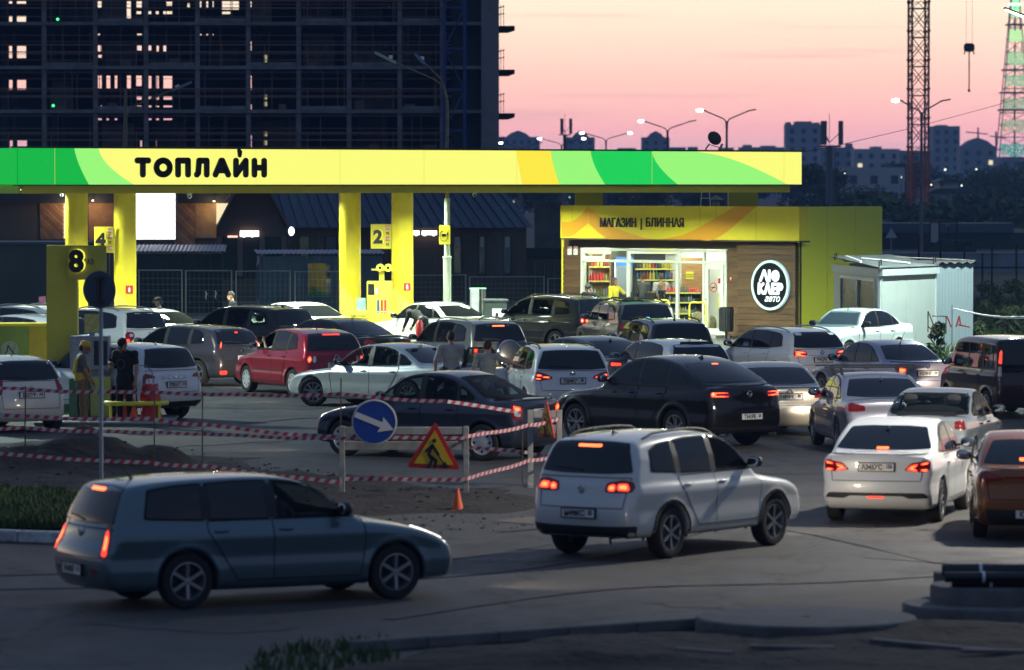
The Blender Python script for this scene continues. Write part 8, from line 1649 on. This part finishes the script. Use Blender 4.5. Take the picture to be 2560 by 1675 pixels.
q = P(1049, 860, 133.8); fe = empty('fire_extinguisher', (q.x, q.y, .45), 0, 'red fire extinguisher carried low beside the bending man', 'extinguisher'); MB().lathe([(0, 0), (.10, 0), (.11, .05), (.11, .42), (.06, .5), (.03, .52), (.03, .56)], 14).build('cylinder', mat('extinguisher_red', (.5, .03, .03), .35), fe, 50); MB().bar((0, 0, .54), (.12, 0, .62), .03).build('lever', M_BLACK, fe)
# ---- gas pump eight with its tall sign pillar
q = P(156, 1040, 97); p8 = empty('gas_pump_pillar', (q.x, q.y, 0), 0, 'tall olive yellow pillar with black digit eight and the word gas', 'pillar'); z8 = P(0, 613, 97).z; M_OLV = mat('pillar_yellow', (.50, .44, .05), .45, noise=.12, nscale=1)
MB().prism([(-.32 + .05 * 0, .85), (.33, .85), (.33, z8), (-.32, z8)], -.1, .28, 'xz').build('pillar', M_OLV, p8); MB().prism([(-.32, .1), (.33, .1), (.33, .846), (-.32, .846)], -.1, .28, 'xz').build('foot', M_GRN, p8)
a8, b8 = P(168, 700, 96.6), P(263, 614, 96.6); MB().box(a8.x - q.x, b8.x - q.x, -.20, -.12, a8.z, b8.z).build('sign_box', mat('sign_olive', (.42, .38, .06), .5), p8)
wx = b8.x - a8.x; ce = (a8.x - q.x) + wx * .22; zc = a8.z + .26 * (b8.z - a8.z)
link('digit_edge', text_mesh('8', .62, .03, .02), p8, emi('digit_glow', (1, .95, .1), 1.1)).location = (ce + .03, -.225, zc + .01); txt('8', .62, M_LET, p8, (ce, -.255, zc), 'digit', .03, depth=.012); txt('ГАЗ', .15, M_LET, p8, ((a8.x - q.x) + wx * .54, -.205, zc + .14), 'lettering', .002, .8)
q = P(226, 1040, 95.2); gp8 = empty('gas_pump', (q.x, q.y, 0), 0, 'grey gas pump with a printed panel above a green yellow cabinet', 'pump'); M_GP = mat('pump_grey', (.26, .29, .34), .45, noise=.12)
za, zb2 = P(0, 840, 95.2).z, P(0, 925, 95.2).z; boxo('head', -.42, .40, -.05, .4, zb2, za, M_GP, gp8, .015); boxo('panel', -.36, .0, -.06, -.052, zb2 + .05, za - .05, mat('panel_print', (.42, .44, .46), .5, col2=(.2, .22, .26), nscale=18), gp8); boxo('screen', .08, .36, -.06, -.052, zb2 + .1, za - .1, M_BLACK, gp8)
boxo('neck', -.1, .3, .05, .3, zb2 - .15, zb2, M_GP, gp8); boxo('cabinet', .0, .43, -.02, .42, .1, zb2 - .14, mat('cabinet_lime', (.42, .46, .12), .5, noise=.2), gp8, .015); boxo('cabinet', -.45, -.01, .02, .42, .1, zb2 - .18, mat('cabinet_green', (.06, .16, .08), .5), gp8, .015)
MB().tube([(-.2, -.1, .85), (-.25, -.25, .4), (-.2, -.3, .12), (.1, -.35, .05), (.5, -.4, .03)], .025, 8).build('hose', M_TYRE, gp8, 60)
boxo('flyer', -.12, .22, -.0, .012, za + .06, za + .46, mat('flyer_yellow', (.55, .50, .15), .5, noise=.3, nscale=8), gp8); boxo('flyer_clip', -.02, .1, -.01, .03, za + .002, za + .08, M_GP, gp8)
q = P(278, 1068, 93.5); isl = empty('pump_island', (q.x, q.y, 0), 0, 'raised concrete island with steel edge under the gas pump', 'island'); MB().prism([(-1.55, -.2), (-1.2, -.35), (1.0, -.35), (1.16, -.2), (1.16, 2.6), (-1.55, 2.6)], 0, .10, 'xy').build('slab', M_CONC, isl); MB().tube([(-1.56, -.2, .07), (-1.2, -.36, .07), (1.0, -.36, .07), (1.17, -.2, .07), (1.17, 2.6, .07)], .035, 6).build('steel_edge', M_GALV, isl, 50)
q = P(340, 1062, 93.8)
hp_ = MB().tube([(-.62, .1, .36), (-.5, -.18, .36), (0, -.26, .36), (.5, -.18, .36), (.64, .1, .36)], .05, 10).build('guard_hoop', M_YT, None, 50); hp_.location = (q.x - .0, q.y - .05, .10); tag(hp_, 'curved yellow guard hoop round the island end', 'guard'); l_ = MB(); [l_.tube([(x, y, -.0), (x, y, .36)], .03, 8) for x, y in ((-.5, -.18), (.5, -.18))]; l_.build('leg', M_YT, hp_)
M_ORG = mat('cone_orange', (.75, .12, .03), .5)
def cone(u, v, d, h, label, z=0.0, band=True):
    q = P(u, v, d); e = empty('traffic_cone', (q.x, q.y, z), 0, label, 'cone', 'orange traffic cones'); MB().lathe([(h * .26, .03), (h * .05, h), (0, h)], 18).build('cone', M_ORG, e, 40); boxo('base', -h * .32, h * .32, -h * .32, h * .32, 0, .03, M_ORG, e, .006)
    if band: MB().lathe([(h * .162, h * .50), (h * .105, h * .72)], 18).build('band', M_WHT, e, 40)
cone(312, 1040, 94.2, .75, 'tall orange cone with white band on the island', .10); cone(333, 1062, 93.6, .48, 'plain orange cone in front on the island', .10, False)
c_ = G(1144, 1279); cone(1144, 1279, c_.y, .36, 'small red cone alone below the roadworks triangle')
q = P(377, 1062, 93.7); bgc = empty('covered_extinguisher', (q.x, q.y, .10), 0, 'red plastic cover draped over a stand on the island', 'cover'); V_ = []
b_ = MB(); n = 20
prof = [(.0, .74), (.15, .72), (.20, .52), (.17, .30), (.21, .0)]
for i in range(n):
    a = 6.283 * i / n; 
    for r_2, z_ in prof: rr3 = r_2 * (1 + .16 * math.sin(5 * a + z_ * 7)); V_.append((rr3 * math.cos(a), rr3 * .7 * math.sin(a), z_ + .05 * math.sin(3 * a) * (r_2 > 0)))
b_.add(V_, [(i * 5 + k, ((i + 1) % n) * 5 + k, ((i + 1) % n) * 5 + k + 1, i * 5 + k + 1) for i in range(n) for k in range(4)]); b_.build('cover', mat('red_plastic', (.50, .02, .02), .35, coat=.4), bgc, 60)
q = P(356, 1062, 94.3); bs = empty('hose_stand', (q.x, q.y, .10), 0, 'thin metal hoop stand behind the red cover', 'stand'); MB().tube([(-.22, 0, 0), (-.22, 0, .95), (-.12, 0, 1.1), (.05, 0, 1.12), (.2, 0, 1.0), (.24, 0, .7)], .012, 6).build('hoop', M_GALV, bs, 50); boxo('shelf', -.55, -.1, -.1, .15, .66, .69, M_GALV, bs); [boxo('shelf_leg', x, x + .03, -.1, -.07, 0, .66, M_RST, bs) for x in (-.55, -.13)]
# ---- yellow gas container with green banner
q = P(60, 1010, 99); gc_ = empty('gas_container', (q.x, q.y, 0), 0, 'yellow gas container with a green banner behind the cream hatchback', 'container'); zg = P(0, 812, 99).z; xw = 58 / FPX * 99; boxo('box', -xw - .5, xw + .1, 0, 1.8, 0, zg, mat('container_yellow', (.55, .40, .03), .5, noise=.15), gc_); boxo('banner', -xw - .45, -xw + .62, -.03, -.005, .4, zg - .03, mat('banner_green', (.22, .30, .06), .6, noise=.15), gc_); boxo('top_rail', -xw - .5, xw + .1, -.04, 0, zg - .03, zg + .03, M_YT, gc_)
q2 = P(24, 875, 98.9); MB().lathe([(0, -.012), (.19, -.012), (.19, 0), (0, 0)], 28, 'y', (q2.x - q.x, -.03, q2.z)).build('banner_logo', mat('logo_pale', (.35, .38, .32), .6), gc_); b_ = MB(); strokes(b_, [[(q2.x - q.x - .12, q2.z - .12), (q2.x - q.x - .06, q2.z - .02), (q2.x - q.x - .04, q2.z + .1), (q2.x - q.x + .0, q2.z + .04), (q2.x - q.x + .05, q2.z - .04), (q2.x - q.x + .12, q2.z - .12)]], .012, -.052, -.044); b_.build('banner_mark', M_LET, gc_)
# ---- junk left: rolled sheets
q = P(40, 750, 140); tag(MB().tube([(q.x - .6, q.y, .55), (q.x + .35, q.y - .4, .5)], .42, 16).build('foil_roll', mat('foil_roll', (.16, .17, .18), .6, noise=.3)), 'rolled grey sheeting lying behind the white car roofs', 'roll'); q = P(105, 745, 140); boxo('magenta_board', q.x - .1, q.x + .1, q.y, q.y + .1, .3, 1.5, mat('magenta', (.07, .012, .045), .6)); tag(bpy.data.objects['magenta_board'], 'dark magenta board leaning behind the number eight pillar', 'board')
# ================================================================== roadworks: tapes, stakes, barriers, signs
M_TR, M_TW = mat('tape_red', (.42, .04, .05), .45), mat('tape_white', (.50, .47, .50), .45)
def tape(pts, label, w=.058, sag=.05, seg=.075):
    """striped tape through world points; slanted red and white stripes as separate faces"""
    V = []; F = []; M_ = []; k = 0; S0 = 0
    for a, b in zip(pts[:-1], pts[1:]):
        L_ = (b - a).length; n = max(2, int(L_ / seg)); d = (b - a) / n
        for i in range(n):
            def q(t, up): tt_ = min(max(t, 0), n) / n; p = a + (b - a) * tt_; return (p.x, p.y + .004 * math.sin(t), p.z - sag * 4 * tt_ * (1 - tt_) * L_ * .12 + up * w / 2 + .01 * math.sin(S0 + t * .23))
            sl = .55; o = len(V); V += [q(i - sl * .5, -1), q(i + 1 - sl * .5, -1), q(i + 1 + sl * .5, 1), q(i + sl * .5, 1)]; F.append((o, o + 1, o + 2, o + 3)); M_.append(k % 2); k += 1
        S0 += n
    b_ = MB(); b_.add(V, F); b_.mi = M_; return tag(b_.build('barrier_tape', [M_TR, M_TW], None, fix=False), label, 'tape', 'red and white barrier tapes')
def tp_pts(px, ds): return [P(u, v, d) for (u, v), d in zip(px, ds)]
dA = [76.5, 76.0, 75.5, 75.0, 74.6, 74.2, 73.8]
tape(tp_pts([(-40, 970), (62, 973), (385, 982), (505, 986), (851, 986), (1118, 1004), (1306, 1030)], [77, 77, 76.5, 76.3, 75.5, 75, 75.6]), 'uppermost striped tape running along all the stakes')
tape(tp_pts([(-40, 1035), (62, 1042), (385, 1048), (505, 1062), (851, 1094), (1165, 1093)], [72, 72, 72, 72, 72, 72]), 'middle striped tape ending across the arrow sign barrier')
tape(tp_pts([(-40, 1075), (62, 1070), (385, 1082), (505, 1085), (851, 1096)], [77, 77, 76.5, 76.3, 75.5]), 'third striped tape low behind the pole of the sign')
tape(tp_pts([(-40, 1132), (250, 1150), (385, 1158), (505, 1165), (760, 1195), (851, 1204), (860, 1197), (1165, 1197), (1325, 1150), (1400, 1140)], [72, 72, 72, 72, 72, 72, 72, 72, 74, 75]), 'lowest striped tape along the dirt and barrier feet')
tape(tp_pts([(1165, 1092), (1325, 1062), (1400, 1048)], [72, 74, 75]), 'short striped tape rising between the two barriers'); tape(tp_pts([(1170, 1118), (1310, 1130), (1330, 1136), (1385, 1142)], [76, 75.6, 75.6, 75.4]), 'thin striped tape behind the two barriers')
for i, (u, v0, v1, d) in enumerate(((62, 965, 1130, 77), (385, 975, 1140, 76.5), (505, 978, 1140, 76.3), (851, 945, 1130, 75.5), (1306, 1020, 1225, 75.6))):
    q = P(u, v0, d); tag(MB().bar((q.x, q.y, 0), (q.x + .01, q.y, q.z), .022).build('stake', M_RST), 'thin rusty stake carrying tape, ' + ('at the picture edge', 'left of the pair behind the dirt heap', 'right of the pair behind the dirt heap', 'in front of the dark blue sedan bonnet', 'beside the small second barrier')[i], 'stake', 'thin stakes carrying tape')
M_BAR = mat('barrier_wood', (.34, .34, .31), .75, noise=.3, nscale=5)
def barrier(u0, u1, v0, v1, vr, d, label):
    a, b = P(u0, v0, d), P(u1, v0, d); e = empty('barrier', ((a.x + b.x) / 2, d, 0), 0, label, 'barrier'); w = (b.x - a.x) / 2; zt_ = a.z; zr = P(0, vr, d).z
    for x in (-w, w): boxo('post', x - .045, x + .045, -.04, .04, 0, zt_, M_BAR, e, .006); boxo('foot', x - .05, x + .05, -.45, .45, 0, .05, M_BAR, e)
    boxo('rail', -w + .05, w - .05, -.035, .03, zt_ - .13, zt_ - .01, M_BAR, e, .006); boxo('rail', -w + .05, w - .05, -.035, .03, zr - .14, zr, M_BAR, e, .006); return e
barrier(855, 1165, 1066, 1260, 1103, 72.2, 'pale wooden barrier carrying the round arrow sign and the triangle')
bb2 = barrier(1326, 1398, 1025, 1225, 1062, 75.0, 'small pale wooden barrier carrying the edge-on triangle')
# round blue arrow sign
q = P(936, 1055, 71.9); rs2 = empty('arrow_sign', q, 0, 'round blue sign with a white arrow pointing down', 'sign'); r0 = 57 / FPX * 71.9
MB().lathe([(0, -.02), (r0 * .93, -.02), (r0 * .93, 0), (0, 0)], 40, 'y').build('disc', mat('sign_blue', (.01, .05, .28), .3, coat=.4), rs2); MB().lathe([(r0 * .93, -.024), (r0, -.02), (r0, .01), (r0 * .93, .01)], 40, 'y').build('rim', mat('rim_grey', (.5, .52, .52), .5), rs2)
MB().prism([(-.33, .045), (.12, .045), (.10, .13), (.33, 0), (.10, -.13), (.12, -.045), (-.33, -.045)], -.026, -.021, 'xz').xf(Matrix.Rotation(R(22), 4, 'Y')).build('arrow', mat('arrow_white', (.62, .63, .60), .5), rs2); boxo('mounting', -.04, .04, .012, .05, -.3, .2, M_BAR, rs2)
def triangle(e, r, yrot=0):
    pts = [(r * math.cos(a), r * math.sin(a)) for a in (math.pi / 2, math.pi * 7 / 6, math.pi * 11 / 6)]
    MB().prism([tuple(p) for p in fillet(pts, r * .12)], -.012, .004, 'xz').build('border', mat('triangle_red', (.62, .03, .02), .35, coat=.3), e); MB().prism([(a * .72, b * .72) for a, b in pts], -.018, -.0125, 'xz').build('field', mat('triangle_yellow', (.72, .46, .02), .35, coat=.3), e)
    b_ = MB(); s = r / .42
    strokes(b_, [[(-.02 * s, .10 * s), (-.07 * s, -.02 * s), (-.02 * s, -.10 * s), (-.07 * s, -.19 * s)], [(-.06 * s, -.03 * s), (.03 * s, -.10 * s), (.02 * s, -.19 * s)], [(-.03 * s, .09 * s), (-.10 * s, .02 * s)], [(-.01 * s, .08 * s), (.06 * s, -.02 * s)]], .020 * s, -.024, -.0185); strokes(b_, [[(-.0 * s, .16 * s), (.0 * s, .165 * s)]], .026 * s, -.024, -.0185); strokes(b_, [[(.0, .04 * s), (.15 * s, -.15 * s)]], .008 * s, -.024, -.0185)
    b_.prism([(.07 * s, -.195 * s), (.22 * s, -.195 * s), (.15 * s, -.11 * s)], -.024, -.0185, 'xz'); b_.build('worker_pictogram', M_LET, e)
q = P(1085, 1132, 71.85); t1 = empty('roadworks_sign', q, R(-4), 'red bordered yellow triangle with a digging worker on the larger barrier', 'sign'); triangle(t1, .50); t1.rotation_euler[1] = R(2)
q = P(1367, 1062, 74.7); t2 = empty('roadworks_sign', q, R(-68), 'yellow and red triangle seen almost edge-on on the small barrier', 'sign'); triangle(t2, .42)
# back of a round sign on a pole
q = P(252, 724, 66); bk = empty('sign_pole', (q.x, q.y, 0), R(-25), 'back of a round grey sign on a slim pole before the pumps', 'sign'); MB().lathe([(0, -.0), (.27, -.0), (.275, .012), (0, .012)], 36, 'y', (0, -.05, q.z)).build('disc', mat('sign_back_blue', (.06, .085, .12), .55, noise=.12), bk); MB().tube([(0, 0, 0), (0, 0, q.z - .12)], .030, 12).build('pole', mat('pole_galv', (.30, .36, .40), .45, .4), bk, 40); boxo('bracket', -.025, .025, -.09, -.055, q.z - .17, q.z + .17, M_RST, bk); [boxo('clamp', -.07, .07, -.10, -.055, q.z + s - .02, q.z + s + .02, M_RST, bk) for s in (-.17, .17)]
# ================================================================== concrete rings and pipes at the near corner
def ring(u, v, rpx, d, z0, z1, hole, label):
    q = P(u, v, d); e = empty('concrete_ring', (q.x, q.y, z0), rnd.random(), label, 'ring', 'concrete well rings'); r_ = rpx / FPX * d; H_ = z1 - z0
    MB().lathe([(r_ * hole, 0), (r_, 0), (r_, H_ * .9), (r_ * .985, H_), (r_ * hole, H_), (r_ * hole, 0)], 48).build('ring', mat('ring_concrete', (.13, .13, .128), .85, noise=.35, nscale=3, bump=.4, bscale=20), e, 40)
    return e
ring(2015, 1550, 278, 50.3, 0, .20, .04, 'wide low concrete slab ring lying flat nearest the road'); ring(2480, 1550, 225, 51.5, 0, .24, .4, 'broad concrete ring under the stack of pipes'); ring(2475, 1530, 150, 51.6, .24, .44, .45, 'smaller concrete ring on top of the broad one'); ring(2395, 1500, 62, 52.6, .24, .50, .3, 'smallest concrete ring beside the black pipes')
for i, (u, v, z, r_) in enumerate(((2355, 1432, .62, .075), (2380, 1450, .49, .07), (2362, 1440, .56, .06))):
    q = P(u, v, 51.4 - .12 * i); pp = empty('black_pipe', (q.x, q.y, 0), R(-3 + i * 2), ('topmost black plastic pipe of the bundle', 'lowest black plastic pipe of the bundle', 'thin black plastic pipe behind the bundle')[i], 'pipe', 'black pipes on the rings'); MB().lathe([(r_ * .8, 0), (r_, 0), (r_, 3.2), (r_ * .8, 3.2)], 18, 'x', (0, 0, z)).build('pipe', mat('pipe_black', (.012, .014, .018), .35), pp, 40); MB().lathe([(r_ + .004, .42), (r_ + .004, .45)], 18, 'x', (0, 0, z)).build('strap', M_WHT, pp)
for i, (u, v, l, y_) in enumerate(((2330, 1640, 1.4, -.5), (2520, 1655, 1.0, .2), (1980, 1645, .9, .1), (1760, 1655, .6, -.3))):
    q = G(u, v); o = boxo('broken_board', -l / 2, l / 2, -.07, .07, 0, .04, mat('board_weathered', (.12, .12, .125), .85, noise=.3), None); o.location = (q.x, q.y, .09); o.rotation_euler = (0, R(2), y_); tag(o, ('longest weathered board on the near soil', 'weathered board at the very corner', 'weathered board before the wide ring', 'shortest weathered board on the near soil')[i], 'board', 'boards lying on the near soil')
# ================================================================== the evening air
hz_ = MB().box(-520, 520, -20, 2050, -1.2, 84).build('haze', None); hm = bpy.data.materials.new('evening_haze'); hm.use_nodes = True; t_ = hm.node_tree; t_.nodes.clear()
o_ = t_.nodes.new('ShaderNodeOutputMaterial'); v_ = t_.nodes.new('ShaderNodeVolumePrincipled'); v_.inputs['Color'].default_value = (.30, .54, 1, 1); v_.inputs['Density'].default_value = .00022; v_.inputs['Anisotropy'].default_value = 0.0
t_.links.new(v_.outputs[0], o_.inputs['Volume']); hz_.data.materials.append(hm); tag(hz_, 'thin blue evening haze over the whole place', 'haze', kind='stuff')
